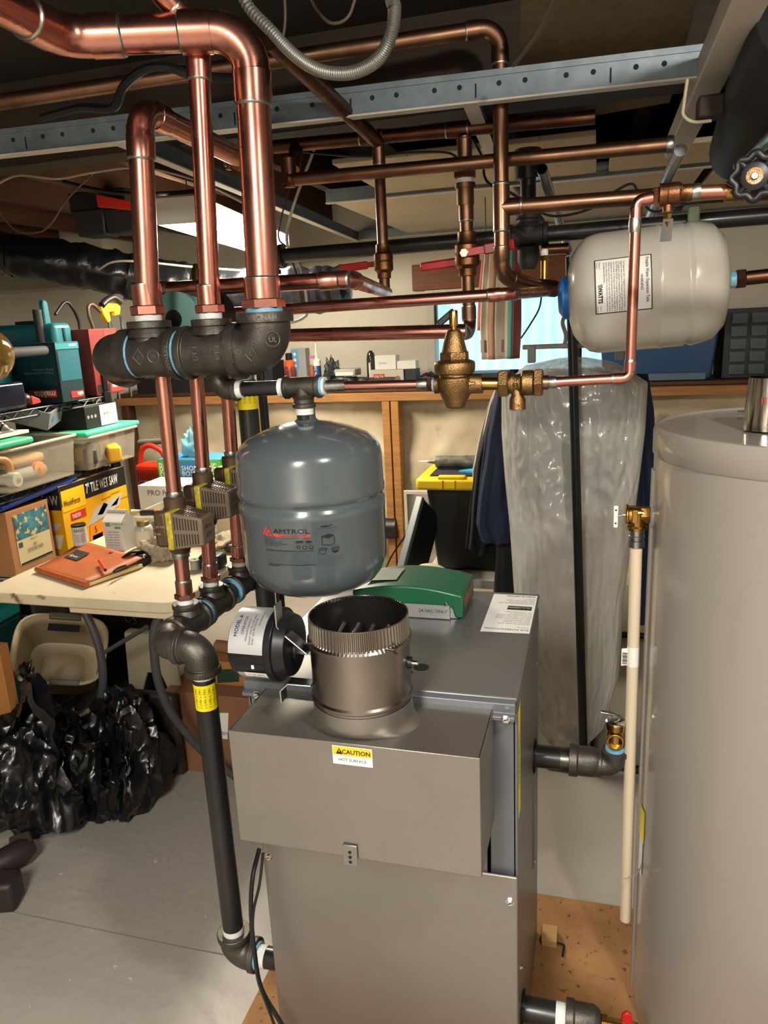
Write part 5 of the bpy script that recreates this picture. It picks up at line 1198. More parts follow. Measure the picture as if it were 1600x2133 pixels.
MB().box(V((hcx.x + at(1100, 722, Y=GY + .12).x) / 2, GY + .12, hc.z), (.16, .012, .014)).obj('bar', MH, H1, bevel=.003)
for xx in (at(1108, 740, Y=GY + .12).x, at(1290, 745, Y=GY + .12).x): MB().box(V(xx, GY + .115, hc.z - .022), (.024, .02, .05)).obj('clip', MH, H1, bevel=.003)
MB().sweep(spline([hcx + V(-.02, 0, .0), hcx + V(-.016, 0, .03), hcx + V(-.026, 0, .07), hcx + V(-.01, 0, .095), hcx + V(.01, 0, .08)]), .006, 8).obj('hook', MH, H1)
MB().box(V(at(1240, 735, Y=GY + .12).x, GY + .12, hc.z - .002), (.2, .010, .012)).obj('bar', MH, H1, bevel=.003)
def lerp(a, b_, t): return a + (b_ - a) * t
def interp(tab, v):
    for i in range(len(tab) - 1):
        if tab[i][0] <= v <= tab[i + 1][0]:
            t = (v - tab[i][0]) / (tab[i + 1][0] - tab[i][0] + 1e-9); return [lerp(a, b_, t) for a, b_ in zip(tab[i][1:], tab[i + 1][1:])]
    return list(tab[-1][1:])
def garment(name, label, cat, rows, y, thick, m, fold=.012, nf=9, seed=0, parts=None, ny=40):
    # rows: list of (py, xl, xr) pixels giving the outline at depth y, from top to bottom
    tab = [(i / (len(rows) - 1), at(xl, py, Y=y).x, at(xr, py, Y=y).x, at((xl + xr) / 2, py, Y=y).z) for i, (py, xl, xr) in enumerate(rows)]
    def fn(u, v):
        xl, xr, z = interp(tab, v); a = 2 * PI * u; cx_, hw = (xl + xr) / 2, (xr - xl) / 2
        w_ = min(1, .12 + v * 1.6)
        f = fold * w_ * (math.sin(nf * a + 3 * noise.noise(V(v * 2, seed, 0)) * 2 + seed) * .6 + noise.noise(V(math.cos(a) * 2.5, math.sin(a) * 2.5, v * 5 + seed * 7)) * 1.0)
        if ny > 60:
            q_ = V(math.cos(a) * 3, math.sin(a) * 3, v * 9); f += .011 * (1 - 2 * abs(noise.noise(q_ * 2.2))) + .006 * (1 - 2 * abs(noise.noise(q_ * 5 + V(4, 4, 4))))
        ex = math.copysign(abs(math.cos(a)) ** .75, math.cos(a)); sy = math.sin(a)
        return V(cx_ + hw * ex, y + sy * (thick * (.35 + .65 * min(1, v * 5)) + f), z)
    t = thing(name, label, cat, (at(rows[-1][1], rows[-1][0], Y=y).x, y, tab[-1][3]))
    MB().grid(fn, 72 if ny < 60 else 170, ny, True).obj('cloth', m, t, ang=70)
    return t
M_POLY = mat('clear_garment_film', '#dcdad3', .14, alpha=.6, bump=.6, bscale=22, spec=1.0)
M_NAVY = mat('navy_cloth', '#101c34', .8); M_BLKC = mat('black_cloth', '#131418', .85); M_GREYC = mat('grey_cloth', '#4a4c50', .85)
garment('jacket', 'dark navy jacket hanging left of the plastic garment bag', 'jacket', [(770, 1060, 1080), (800, 1035, 1085), (900, 1012, 1090), (1000, 1000, 1085), (1090, 992, 1082), (1125, 1002, 1068)], 2.50, .05, M_NAVY, seed=2)
garment('jacket', 'black hanging jacket sleeve behind the navy one', 'jacket', [(775, 1050, 1075), (850, 1022, 1070), (960, 992, 1060), (1060, 978, 1050), (1140, 970, 1030), (1152, 985, 1020)], 2.62, .035, M_BLKC, seed=3)
garment('trousers', 'black trousers hanging below the navy jacket', 'trousers', [(1080, 1030, 1085), (1150, 1034, 1092), (1240, 1028, 1096), (1330, 1024, 1096), (1420, 1028, 1090)], 2.58, .04, M_BLKC, seed=4)
garment('shirt', 'light checked shirt seen at the left edge of the hanging clothes', 'shirt', [(790, 1040, 1062), (840, 1018, 1050), (920, 996, 1034), (980, 984, 1022), (1008, 985, 1016)], 2.72, .03, mat('checked_shirt_cloth', '#8f9a9c', .85, col2='#b09a86', scale=40), seed=5)
garment('coat', 'grey coat hanging inside the clear garment bag', 'coat', [(768, 1150, 1250), (800, 1085, 1320), (900, 1070, 1325), (1000, 1078, 1300), (1060, 1095, 1270)], 2.46, .05, M_GREYC, seed=6)
garment('trousers', 'tan trousers inside the lower part of the clear garment bag', 'trousers', [(1050, 1100, 1260), (1200, 1100, 1255), (1350, 1110, 1240), (1480, 1120, 1230)], 2.46, .035, mat('tan_cloth', '#8a7458', .85), seed=7)
garment('garment_bag', 'clear crinkled plastic garment bag hanging from the rack beside the black post', 'garment bag', [(745, 1165, 1220), (758, 1095, 1285), (800, 1045, 1350), (900, 1045, 1344), (1000, 1052, 1332), (1100, 1062, 1318), (1250, 1072, 1300), (1400, 1085, 1290), (1500, 1110, 1262), (1545, 1150, 1215)], 2.40, .085, M_POLY, fold=.020, nf=7, seed=1, ny=150)
garment('coat', 'dark blue coat hanging right of the garment bag behind the water heater', 'coat', [(780, 1290, 1350), (850, 1310, 1362), (1000, 1318, 1372), (1200, 1318, 1380), (1290, 1320, 1380)], 2.62, .06, M_NAVY, seed=8)

# ------------------------------------------------------------------ striped towel hanging near the window
TWY = 3.1
tA = [(500, 1012, 1084), (600, 1003, 1085), (680, 1000, 1085), (748, 1003, 1082)]
def towel():
    tab = [(i / 3, at(xl, py, Y=TWY).x, at(xr, py, Y=TWY).x, at((xl + xr) / 2, py, Y=TWY).z) for i, (py, xl, xr) in enumerate(tA)]
    cols = [mat('towel_cream', '#d8cbb8', .9), mat('towel_brown', '#94705a', .9), mat('towel_cream', '#d8cbb8'), mat('towel_teal', '#4f9690', .9), mat('towel_maroon', '#96585a', .9)]
    cuts = [0, .20, .36, .70, .80, 1.0]
    t = thing('striped_towel', 'cream towel with brown, teal and maroon stripes hanging before the window', 'towel', (tab[-1][1], TWY, tab[-1][3]))
    for i in range(5):
        def fn(u, v, i=i):
            uu = lerp(cuts[i], cuts[i + 1], u); xl, xr, z = interp(tab, v); return V(lerp(xl, xr, uu), TWY + .012 * math.sin(uu * 14) + .004 * noise.noise(V(uu * 6, v * 4, 0)), z)
        o = MB().grid(fn, 6, 16).obj('stripe', cols[i], t); sm = o.modifiers.new('s', 'SOLIDIFY'); sm.thickness = .004
    for (v0, v1) in ((.80, .93),):
        def fn(u, v): 
            uu = u * .78; xl, xr, z = interp(tab, lerp(v0, v1, v)); return V(lerp(xl, xr, uu), TWY - .0035 + .012 * math.sin(uu * 14), z)
        MB().grid(fn, 14, 3).obj('border_band', mat('towel_rose', '#8c5f5c', .9), t)
    o = MB().grid(lambda u, v: (lambda q: V(lerp(q[0], q[1], -.10 + .12 * u), TWY + .03, q[2]))(interp(tab, v * .7)), 2, 8).obj('folded_edge', mat('towel_coral', '#b36a60', .9), t); sm = o.modifiers.new('s', 'SOLIDIFY'); sm.thickness = .004
    MB().sweep([V(tab[0][1] - .03, TWY, tab[0][3]), V(tab[0][2] + .03, TWY, tab[0][3])], .006, 8).obj('hanging_bar', M_BLKM, t)
    for xx in (tab[0][1], tab[0][2]): MB().cyl(V(xx, TWY, tab[0][3]), V(xx, TWY, GZ), .002, n=6).obj('hanging_wire', M_BLKM, t)
towel()
# ------------------------------------------------------------------ black tote with yellow lid, window frame pane, folding stand
tx0 = at(866, 1020, Y=2.85).x; TYf = 2.85
TT = thing('storage_tote', 'black storage tote with bright yellow lid behind the boiler', 'storage tote', (tx0 + .25, TYf + .25, .5))
lzt = at(900, 1012, Y=TYf).z; bzt = at(930, 1190, Y=TYf).z
b = MB(); b.box((tx0 + .27, TYf + .26, (lzt + bzt) / 2 - .02), (.48, .42, lzt - bzt), taper=.86); b.obj('body', mat('black_tote_plastic', '#1a1b1d', .5), TT, bevel=.015)
MB().bx(tx0, tx0 + .54, TYf, TYf + .5, lzt - .02, lzt + .028).obj('lid', mat('yellow_lid_plastic', '#f2c70c', .4), TT, bevel=.012)
MB().bx(tx0 + .05, tx0 + .49, TYf + .05, TYf + .45, lzt + .028, lzt + .034).obj('lid_recess', mat('dark_lid_top', '#2f2a35', .7), TT)
for xx in (.11, .16): MB().bx(tx0 + xx, tx0 + xx + .004, TYf - .003, TYf + .002, lzt - .016, lzt + .022).obj('lid_rib', mat('dark_yellow', '#8a6f08', .5), TT)
for (a, bb) in ((.09, .20), (.24, .36)): MB().bx(tx0 + a, tx0 + bb, TYf + .004, TYf + .04, lzt + .026, lzt + .038).obj('lid_lug', mat('yellow_lid_plastic', '#f2c70c'), TT, bevel=.004)
ctz = lzt + .075
cg0, cg1 = V(at(862, 974, Y=TYf + .2).x, TYf + .2, ctz), None
CG = thing('caulking_gun', 'grey caulking gun with white nozzle lying on the yellow tote lid', 'caulking gun', V(tx0 + .15, TYf + .2, lzt + .04))
q = V(tx0 + .05, TYf + .18, lzt + .064)
MB().lathe([(.002, -.075), (.007, -.03), (.012, -.005), (.025, .0), (.026, .01), (.026, .12), (.028, .122), (.028, .19), (.02, .195)], q, UX, 20).obj('barrel', mat('grimy_grey_metal', '#8b8980', .4, .5, col2='#5a5850', scale=30), CG); MB().lathe([(.002, -.078), (.007, -.03), (.011, -.004)], q, UX, 16).obj('nozzle', M_WHITE, CG)
MB().cyl(q + UX * .19, q + V(.36, .02, .012), .005, n=10).obj('rod', M_BLKM, CG); MB().box(q + V(.24, .01, -.01), (.07, .02, .03)).obj('handle', M_BLKM, CG, bevel=.006)
o = MB().prism([V(tx0 + .16, TYf + .10, lzt + .036), V(tx0 + .33, TYf + .04, lzt + .036), V(tx0 + .44, TYf + .10, lzt + .036), V(tx0 + .30, TYf + .22, lzt + .036)], (0, 0, .008)).obj('blue_packet', mat('light_blue_print', '#3fb0dc', .5)); tag(o, 'light blue flat packet on the yellow tote lid', 'packet')
strip([V(tx0 + .25, TYf + .10, lzt + .0448), V(tx0 + .34, TYf + .07, lzt + .0448), V(tx0 + .38, TYf + .10, lzt + .0448), V(tx0 + .30, TYf + .16, lzt + .0448)], mat('grey_print', '#4c5a60', .6), 'printed_panel', o)
o = MB().box((tx0 + .40, TYf + .16, lzt + .063), (.14, .07, .055)).obj('white_carton', M_WHITE, bevel=.004); tag(o, 'small white carton on the yellow tote lid beside the shirt', 'carton')
# shelf under the tote
SHF = thing('white_stand', 'white metal stand with grey side holding the black tote', 'stand', (tx0 + .3, TYf + .26, 0))
MB().bx(tx0 + .02, tx0 + .58, TYf - .02, TYf + .5, bzt - .062, bzt - .022).obj('top_rail', mat('worn_white_metal', '#b8b4a8', .5), SHF, bevel=.004)
for xx in (tx0 + .06, tx0 + .54):
    for yy in (TYf + .02, TYf + .44): MB().bx(xx - .02, xx + .02, yy - .02, yy + .02, .0, bzt - .062).obj('leg', M_TABLEG, SHF)
MB().bx(tx0 + .04, tx0 + .56, TYf + .0, TYf + .02, .05, bzt - .09).obj('panel', M_TABLEG, SHF)
# leaning picture frames left of the tote
fa = [at(842, 1022, Y=3.3), at(868, 1022, Y=3.3), at(868, 1180, Y=3.25), at(842, 1130, Y=3.25)]
LF = thing('leaning_frame', 'white framed glass pane leaning by the pine stud', 'frame', V(fa[0].x, 3.3, .3))
xA = at(842, 1022, Y=3.35).x; zA = at(842, 1022, Y=3.35).z
MB().bx(xA, xA + .014, 3.34, 3.36, .02, zA).obj('side', M_WALLW, LF); MB().bx(xA + .014, xA + .30, 3.34, 3.36, zA - .014, zA).obj('top', M_WALLW, LF); MB().bx(xA + .286, xA + .30, 3.34, 3.36, .02, zA - .014).obj('side', M_WALLW, LF)
MB().bx(xA + .014, xA + .286, 3.346, 3.352, .02, zA - .014).obj('pane', mat('clear_pane', '#8f9490', .05, alpha=.25), LF)
sA = at(876, 1036, Y=2.80); sB = at(836, 1182, Y=2.62)
ST = thing('folded_screen', 'grey edged dark folding panel leaning against the tote', 'panel', V(sB.x, sB.y, .2))
dn = (sA - sB).normalized(); tp_ = sA.copy(); bo = tp_ - dn * ((tp_.z - .02) / dn.z)
dn = (tp_ - bo).normalized(); L_ = (tp_ - bo).length; yy_ = V(.25, .97, 0).normalized(); yy_ = (yy_ - dn * yy_.dot(dn)).normalized(); nn_ = dn.cross(yy_)
MB().box((tp_ + bo) / 2 + yy_ * .10, (L_, .19, .018), (dn, yy_, nn_)).obj('board', M_BLKPL, ST, bevel=.002); MB().box((tp_ + bo) / 2, (L_, .022, .03), (dn, yy_, nn_)).obj('edge_rail', mat('grey_rail', '#6e7476', .4, .4), ST, bevel=.003)
# cord on the stone wall and dark pipe low on the wall
o = MB().sweep(spline([at(845, 1115, Y=3.2), at(815, 1160, Y=3.2), at(795, 1200, Y=3.15), at(770, 1230, Y=3.1), V(-.9, 3.05, .3), V(-.92, 3.0, .005)]), .004, 8).obj('cord', M_CORD); tag(o, 'thin black cord hanging in front of the stone wall by the grey tank', 'cord')
pa = at(795, 1100, Y=3.93)
o = MB().sweep([pa + V(-.25, -.02, -.01), pa + V(.10, -.02, .01)], .06, 18).obj('waste_pipe', mat('black_waste_pipe', '#1c1b1a', .4)); tag(o, 'short black waste pipe along the stone wall behind the grey tank', 'pipe')
fp0 = at(893, 1178, Y=2.5); o = MB().lathe([(.07, 0), (.075, .02), (.075, fp0.z - .05), (.065, fp0.z - .02), (.04, fp0.z - .004), (.0, fp0.z)], V(fp0.x, 2.5, 0), UZ, 24).obj('foam_roll', mat('off_white_pad', '#b8b09c', .8)); tag(o, 'off white foam roll standing just behind the green control box', 'roll')
# ------------------------------------------------------------------ black wire shelving along the left
SX1, SX0, SY0, SY1 = -1.93, -2.32, 1.35, 2.64
SZ = [1.215, .945, .655]
WS = thing('wire_shelf', 'black wire shelving unit loaded with tools on the left', 'shelving', (SX1, SY1, 0))
M_WIRE = mat('black_wire', '#141415', .4, .2)
for (x, y) in ((SX1, SY1), (SX0, SY1), (SX1, SY0), (SX0, SY0)):
    p_ = MB().cyl((x, y, 0), (x, y, 1.30), .0125, n=14).obj('post', M_WIRE, WS)
    for z in SZ: MB().lathe([(.017, z - .035), (.021, z - .03), (.019, z + .012), (.015, z + .014)], V(x, y, 0), UZ, 14).obj('collar', M_WIRE, p_)
for z in SZ + [.12]:
    sh = MB()
    for x in (SX0, SX1):
        for dz in (-.006, -.030): sh.cyl((x, SY0, z + dz), (x, SY1, z + dz), .0035, n=6)
        n = 34
        for k in range(n):
            ya, yb = SY0 + (SY1 - SY0) * k / n, SY0 + (SY1 - SY0) * (k + 1) / n
            sh.cyl((x, ya, z - (.006 if k % 2 else .030)), (x, yb, z - (.030 if k % 2 else .006)), .0024, n=5)
    for y in (SY0, SY1):
        for dz in (-.006, -.030): sh.cyl((SX0, y, z + dz), (SX1, y, z + dz), .0035, n=6)
        n = 12
        for k in range(n):
            xa, xb = SX0 + (SX1 - SX0) * k / n, SX0 + (SX1 - SX0) * (k + 1) / n
            sh.cyl((xa, y, z - (.006 if k % 2 else .030)), (xb, y, z - (.030 if k % 2 else .006)), .0024, n=5)
    for k in range(1, 40): y = SY0 + (SY1 - SY0) * k / 40; sh.cyl((SX0, y, z - .004), (SX1, y, z - .004), .0022, n=5)
    sh.obj('shelf', M_WIRE, WS)
S1, S2, S3 = SZ[0], SZ[1], SZ[2]
def carton(name, label, cat, x0, x1, y0, y1, z0, z1, m, bevel=.002, rot=0.0, group=None):
    c = V((x0 + x1) / 2, (y0 + y1) / 2, z0); t = thing(name, label, cat, c, group); t.rotation_euler.z = 0
    MB().bx(x0, x1, y0, y1, z0, z1).obj('carton', m, t, bevel=bevel)
    return t
def faceX(x, y0, z0): return V(x, y0, z0)
# --- third shelf: tile saw box and sander box
bx1 = -1.905; by0 = at(143, 1152, X=bx1).y; by1 = at(276, 1112, X=bx1).y; bz0, bz1 = S3, at(143, 1008, X=bx1).z
TS = carton('tile_saw_box', 'black and yellow tile wet saw carton on the lowest visible shelf', 'box', bx1 - .36, bx1, by0, by1, bz0, bz1, mat('kraft_carton_top', '#b08a58', .8))
M_BYEL = mat('carton_yellow', '#e8a80c', .55); M_BBLK = mat('carton_black', '#191816', .55)
H_ = bz1 - bz0; W_ = by1 - by0; zs = bz0 + H_ * .70
o0 = V(bx1 + .0010, by0, bz0)
strip(rect_pts(o0, UY, UZ, 0, W_, 0, H_ * .70), M_BYEL, 'front_print', TS); strip(rect_pts(o0, UY, UZ, 0, W_, H_ * .70, H_), M_BBLK, 'top_band', TS)
oL = V(bx1 - .36, by0 - .0010, bz0)
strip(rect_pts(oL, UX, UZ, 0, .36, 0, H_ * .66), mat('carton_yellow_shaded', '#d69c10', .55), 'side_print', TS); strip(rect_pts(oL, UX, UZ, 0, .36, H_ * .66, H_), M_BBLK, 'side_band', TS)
text('7" TILE WET SAW', .052, o0 + UX * .002 + UY * (W_ * .36) + UZ * (H_ * .78), UY, UZ, M_WHITE, TS, 'lettering', bold=.0012, xs=.50)
text('WET SAW', .05, oL - UY * .002 + UX * .195 + UZ * (H_ * .74), UX, UZ, mat('greyer_white_print', '#a8a49a', .6), TS, 'lettering', bold=.001, xs=.68)
lg = strip(rect_pts(o0 + UX * .0012, UY, UZ, .004, W_ * .34, H_ * .62, H_ * .93), M_YELCAU, 'logo_panel', TS)
text('WorkForce', .032, o0 + UX * .003 + UY * .008 + UZ * (H_ * .70), UY, UZ, M_INK, lg, 'lettering', shear=.15, xs=.62, bold=.0004)
rdp = strip(rect_pts(o0 + UX * .0012, UY, UZ, W_ * .10, W_ * .32, H_ * .46, H_ * .58), M_RED, 'model_panel', TS); text('THD550', .022, o0 + UX * .003 + UY * (W_ * .115) + UZ * (H_ * .49), UY, UZ, M_WHITE, rdp, 'lettering', xs=.62, bold=.0004)
def img(pts, m, parent, name='printed_picture'): return strip([o0 + UX * .0016 + UY * (W_ * a) + UZ * (H_ * b_) for a, b_ in pts], m, name, parent)
img([(.30, .28), (.46, .52), (.92, .60), (.84, .42), (.60, .34)], mat('print_pale_grey', '#b5b2aa', .6), TS); img([(.48, .40), (.60, .55), (.66, .50), (.56, .38)], mat('print_dark_grey', '#55524c', .6), TS); img([(.70, .45), (.86, .56), (.80, .44)], mat('print_dark_grey', '#55524c'), TS)
img([(.32, .05), (.34, .30), (.56, .30), (.56, .05)], mat('print_orange', '#e8860c', .6), TS); text('5', .034, o0 + UX * .003 + UY * (W_ * .40) + UZ * (H_ * .16), UY, UZ, M_INK, TS, 'lettering'); img([(.36, -.0), (.36, .12), (.52, .12), (.50, .0)], mat('print_kraft', '#a87a4a', .6), TS)
for k, (a, b_) in enumerate(((.56, .60), (.72, .63), (.10, .38), (.84, .50))): img([(a, b_), (a + .16, b_ + .004), (a + .16, b_ + .012), (a, b_ + .008)], M_INKG, TS, 'small_print')
sideimg = lambda pts, m: strip([oL - UY * .0016 + UX * (.36 * a) + UZ * (H_ * b_) for a, b_ in pts], m, 'printed_picture', TS)
sideimg([(.55, .25), (.70, .50), (.98, .46), (.78, .22)], mat('print_pale_grey', '#b5b2aa')); sideimg([(.62, .34), (.72, .52), (.80, .46), (.70, .32)], mat('print_dark_grey', '#55524c')); sideimg([(.75, .10), (.80, .28), (.98, .30), (.92, .08)], mat('print_cream', '#d8ccb0', .6))
# sander box
sx1 = -1.925; sy0 = at(30, 1182, X=sx1).y; sy1 = at(116, 1150, X=sx1).y; sz1 = at(30, 1062, X=sx1).z
SB = carton('sander_box', 'worn cardboard sander carton with picture label on the lowest visible shelf', 'box', sx1 - .30, sx1, sy0, sy1, S3, sz1, M_CARD)
hh, ww = sz1 - S3, sy1 - sy0; s0 = V(sx1 + .0012, sy0, S3)
strip(rect_pts(s0, UY, UZ, ww * .14, ww * .93, hh * .12, hh * .92), mat('label_cream', '#cbb88c', .7), 'label', SB)
strip(rect_pts(s0 + UX * .0006, UY, UZ, ww * .14, ww * .93, hh * .52, hh * .92), mat('label_photo', '#2f3f55', .6, col2='#3f8c96', scale=22, col3='#c8b070', scale3=40, lo3=.55, hi3=.62), 'label_photo', SB)
text('3 PKV\nDUSTLESS BELT SANDER', .017, s0 + UX * .002 + UY * (ww * .53) + UZ * (hh * .36), UY, UZ, M_INK, SB, 'lettering', 'CENTER', xs=.42, ls=.9); text('MODEL 2 X 24', .011, s0 + UX * .002 + UY * (ww * .53) + UZ * (hh * .46), UY, UZ, M_INKG, SB, 'lettering', 'CENTER', xs=.5)
strip(rect_pts(s0 + UX * .001, UY, UZ, ww * .16, ww * .92, hh * .13, hh * .155), M_INK, 'label_rule', SB); strip(rect_pts(s0 + UX * .001, UY, UZ, ww * .17, ww * .26, hh * .40, hh * .48), M_INKG, 'label_stamp', SB)
text('ACOUSTICAL CO', .02, V(sx1 - .2, sy0 - .0015, S3 + .05), UX, UZ, mat('brown_print', '#6b4526', .7), SB, 'lettering', xs=.6)
# blue folders on top
for k in range(3):
    o = MB().prism([V(-2.16, 1.95 + k * .03, sz1 + .012 + k * .008), V(-1.93, 1.97 + k * .03, sz1 + .006 + k * .008), V(-1.905, 2.33 + k * .03, sz1 + .034 + k * .008), V(-2.15, 2.33, sz1 + .040 + k * .008)], (0, 0, .006)).obj('folder', mat(['dark_blue_folder', 'blue_folder', 'navy_folder'][k], ['#1f2c66', '#28408c', '#141a2c'][k], .45)); tag(o, ['dark blue folder at the bottom of the stack on the sander box', 'brighter blue folder in the middle of the stack on the shelf', 'navy folder on top of the blue folder stack'][k], 'folder')
# --- second shelf: storage bins
M_CLR = mat('cloudy_clear_plastic', '#c4baa6', .25, alpha=.36); M_MINT = mat('mint_green_lid', '#3fc08a', .42)
def bin_(label, x0, x1, y0, y1, z0, z1, lid, content):
    t = thing('storage_bin', label, 'storage bin', ((x0 + x1) / 2, (y0 + y1) / 2, z0)); tp_ = .93
    c = V((x0 + x1) / 2, (y0 + y1) / 2, 0)
    b = MB(); hx, hy = (x1 - x0) / 2, (y1 - y0) / 2
    b.grid(lambda u, v: (lambda a, s: V(c.x + s * max(-1, min(1, 1.35 * math.cos(a))) * hx, c.y + s * max(-1, min(1, 1.35 * math.sin(a))) * hy, z0 + (z1 - z0) * v))(2 * PI * u, tp_ + (1 - tp_) * v), 64, 4, True)
    b.obj('body', M_CLR, t); MB().bx(x0 + .025, x1 - .025, y0 + .025, y1 - .025, z0 + .001, z0 + .005).obj('bottom', M_CLR, t)
    rim = [V(c.x + max(-1, min(1, 1.35 * math.cos(2 * PI * k / 64))) * (hx + .004), c.y + max(-1, min(1, 1.35 * math.sin(2 * PI * k / 64))) * (hy + .004), z1) for k in range(64)]
    MB().sweep(rim + [rim[0]], .006, 8, caps=False).obj('rim', mat('cloudy_rim', '#c4bba8', .4), t)
    if lid: MB().bx(x0 - .008, x1 + .008, y0 - .008, y1 + .008, z1 + .004, z1 + .024).obj('lid', M_MINT, t, bevel=.008, bseg=3)
    return t
b2y0 = at(150, 985, X=SX1 + .01).y
B2 = bin_('clear plastic bin with mint green lid at the far end of the middle shelf', -2.25, -1.87, 2.40, 2.74, S2 + .001, at(200, 905, X=-1.9).z, True, None)
for k, (px, py, m_) in enumerate(((232, 950, 'yellow_tool_grip'), (185, 955, 'yellow_tool_grip'), (205, 935, 'dark_tool'))): pass
for k in range(4):
    t = tag(MB().box((-2.05 + .06 * k, 2.5 + .05 * (k % 2), S2 + .05), (.05, .16, .06), ((UX + UY * .3 * k).normalized(), (UY - UX * .3 * k).normalized(), UZ)).obj('tool', mat(['dark_tool', 'yellow_tool_grip', 'dark_tool', 'yellow_tool_grip'][k], ['#3a3834', '#d8a020', '#3a3834', '#d8a020'][k], .5), bevel=.008), ['dark tool at the back inside the green lidded bin', 'yellow tool at the back inside the green lidded bin', 'dark tool at the front inside the green lidded bin', 'yellow gripped tool at the front inside the green lidded bin'][k], 'tool')
zb1 = at(80, 922, X=-1.9).z
B1 = bin_('open cloudy plastic bin on the middle shelf in front of the grey tray', -2.26, -1.885, 2.00, 2.37, S2 + .001, zb1, False, None)
lid1 = MB().bx(-2.27, -1.87, 1.6, 2.13, zb1 + .010, zb1 + .032).obj('lid', M_MINT, B1, bevel=.008)
o = MB().lathe([(.0, 0), (.028, 0), (.028, .02), (.012, .022), (.012, .03), (.0, .03)], V(-1.99, 2.25, S2 + .04), UX, 18).obj('orange_spool', mat('orange_plastic', '#e0853a', .5)); tag(o, 'orange spool inside the open cloudy bin', 'spool')
o = MB().box((-2.06, 2.2, S2 + .03), (.18, .2, .05)).obj('grey_pouch', mat('grey_pouch', '#8a8474', .7), bevel=.02); tag(o, 'grey pouch inside the open cloudy bin', 'pouch')
o = MB().box((-2.06, 2.2, S2 + .08), (.16, .2, .035)).obj('tan_pouch', mat('tan_pouch', '#b98a50', .7), bevel=.015); tag(o, 'tan pouch on the grey one inside the open cloudy bin', 'pouch')
# grey tray lying tilted over the bin
GT = thing('grey_tray', 'grey plastic tray with blue dot sticker tilted over the open bin', 'tray', V(-2.0, 2.2, zb1))
gxd = (UX * .85 + UZ * -.30 + UY * .35).normalized(); gyd = (UY - gxd * UY.dot(gxd)).normalized(); gzd = gxd.cross(gyd)
gc = at(95, 880, X=-1.97)
MB().box(gc - gxd * .12, (.30, .15, .008), (gxd, gyd, gzd)).obj('floor', mat('grey_tray_plastic', '#77777a', .5), GT); 
for s_ in (-1, 1): MB().box(gc - gxd * .12 + gyd * .075 * s_ + gzd * .03, (.30, .006, .065), (gxd, gyd, gzd)).obj('side', mat('grey_tray_plastic', '#77777a'), GT, bevel=.001)
MB().box(gc + gxd * .03 + gzd * .03, (.006, .15, .065), (gxd, gyd, gzd)).obj('end', mat('grey_tray_plastic', '#77777a'), GT, bevel=.001)
MB().sweep_exact([(gc + gxd * .0335 + gzd * .03 - gyd * .03, .012), (gc + gxd * .0345 + gzd * .03 - gyd * .03, .012)], gxd, 16, True).obj('sticker', mat('blue_dot', '#3a78c0', .5), GT)
# black carton with white end
cxa = at(187, 884, X=-1.90); zc0 = B2 and at(200, 905, X=-1.9).z + .026
CB = carton('black_carton', 'flat black carton with white end standing on the green lid', 'box', -2.24, -1.905, 2.46, 2.66, zc0, zc0 + .085, mat('carton_black', '#191816'))
strip(rect_pts(V(-1.904, 2.55, zc0), UY, UZ, .0, .108, .002, .083), M_WHITE, 'white_end', CB); text('CAREMOVES', .02, V(-1.9035, 2.562, zc0 + .04), UY, UZ, M_INK, CB, 'lettering', xs=.55)
for k in range(3): MB().sweep_exact([(V(-1.904, 2.475 + k * .022, zc0 + .045), .007), (V(-1.9035, 2.475 + k * .022, zc0 + .045), .007)], UX, 14, True).obj('printed_dot', mat('grey_dot', '#8a8a88', .5), CB)
# shelf bracket and clutter at left edge
bk = at(8, 890, X=-1.95)
BK = thing('metal_bracket', 'chrome folding bracket on a white board at the left edge', 'bracket', bk)
MB().cyl(at(0, 900, X=-1.93), at(20, 850, X=-1.95), .005, n=8).obj('arm', M_CHROME, BK); MB().cyl(at(-5, 875, X=-1.93), at(28, 897, X=-1.95), .005, n=8).obj('arm', M_CHROME, BK)
wbd = at(40, 905, X=-1.93); MB().prism([V(-1.93, 1.80, zb1 + .036), V(-1.93, wbd.y + .05, zb1 + .036), V(-2.2, wbd.y + .05, zb1 + .036), V(-2.2, 1.80, zb1 + .036)], (0, 0, .012)).obj('board', M_WHITE, BK, bevel=.002)
jb = at(22, 1000, X=-1.85)
o = thing('white_cap_bottle', 'white ribbed bottle cap end lying in front of the left bin', 'bottle', jb); MB().lathe([(.0, .03), (.022, .03), (.026, .024), (.026, 0), (.02, -.005), (.016, -.08)], jb, UX, 20).obj('bottle', mat('ribbed_white', '#c4c0a8', .4), o); text('||||', .018, jb + V(.0315, -.008, -.006), UY, UZ, M_INKG, o, 'barcode')
jb2 = at(8, 972, X=-1.88)
o = thing('hand_tool', 'tan and dark handled tool at the left edge of the middle shelf', 'tool', jb2); MB().sweep(spline([jb2 + V(0, -.04, .03), jb2 + V(.01, 0, .02), jb2 + V(.012, .012, -.01), jb2 + V(.01, 0, -.04)]), .012, 10).obj('handle', mat('tan_wood_handle', '#b98552', .5), o); MB().box(jb2 + V(-.02, -.03, .0), (.03, .05, .05)).obj('head', M_BLKPL, o, bevel=.01)
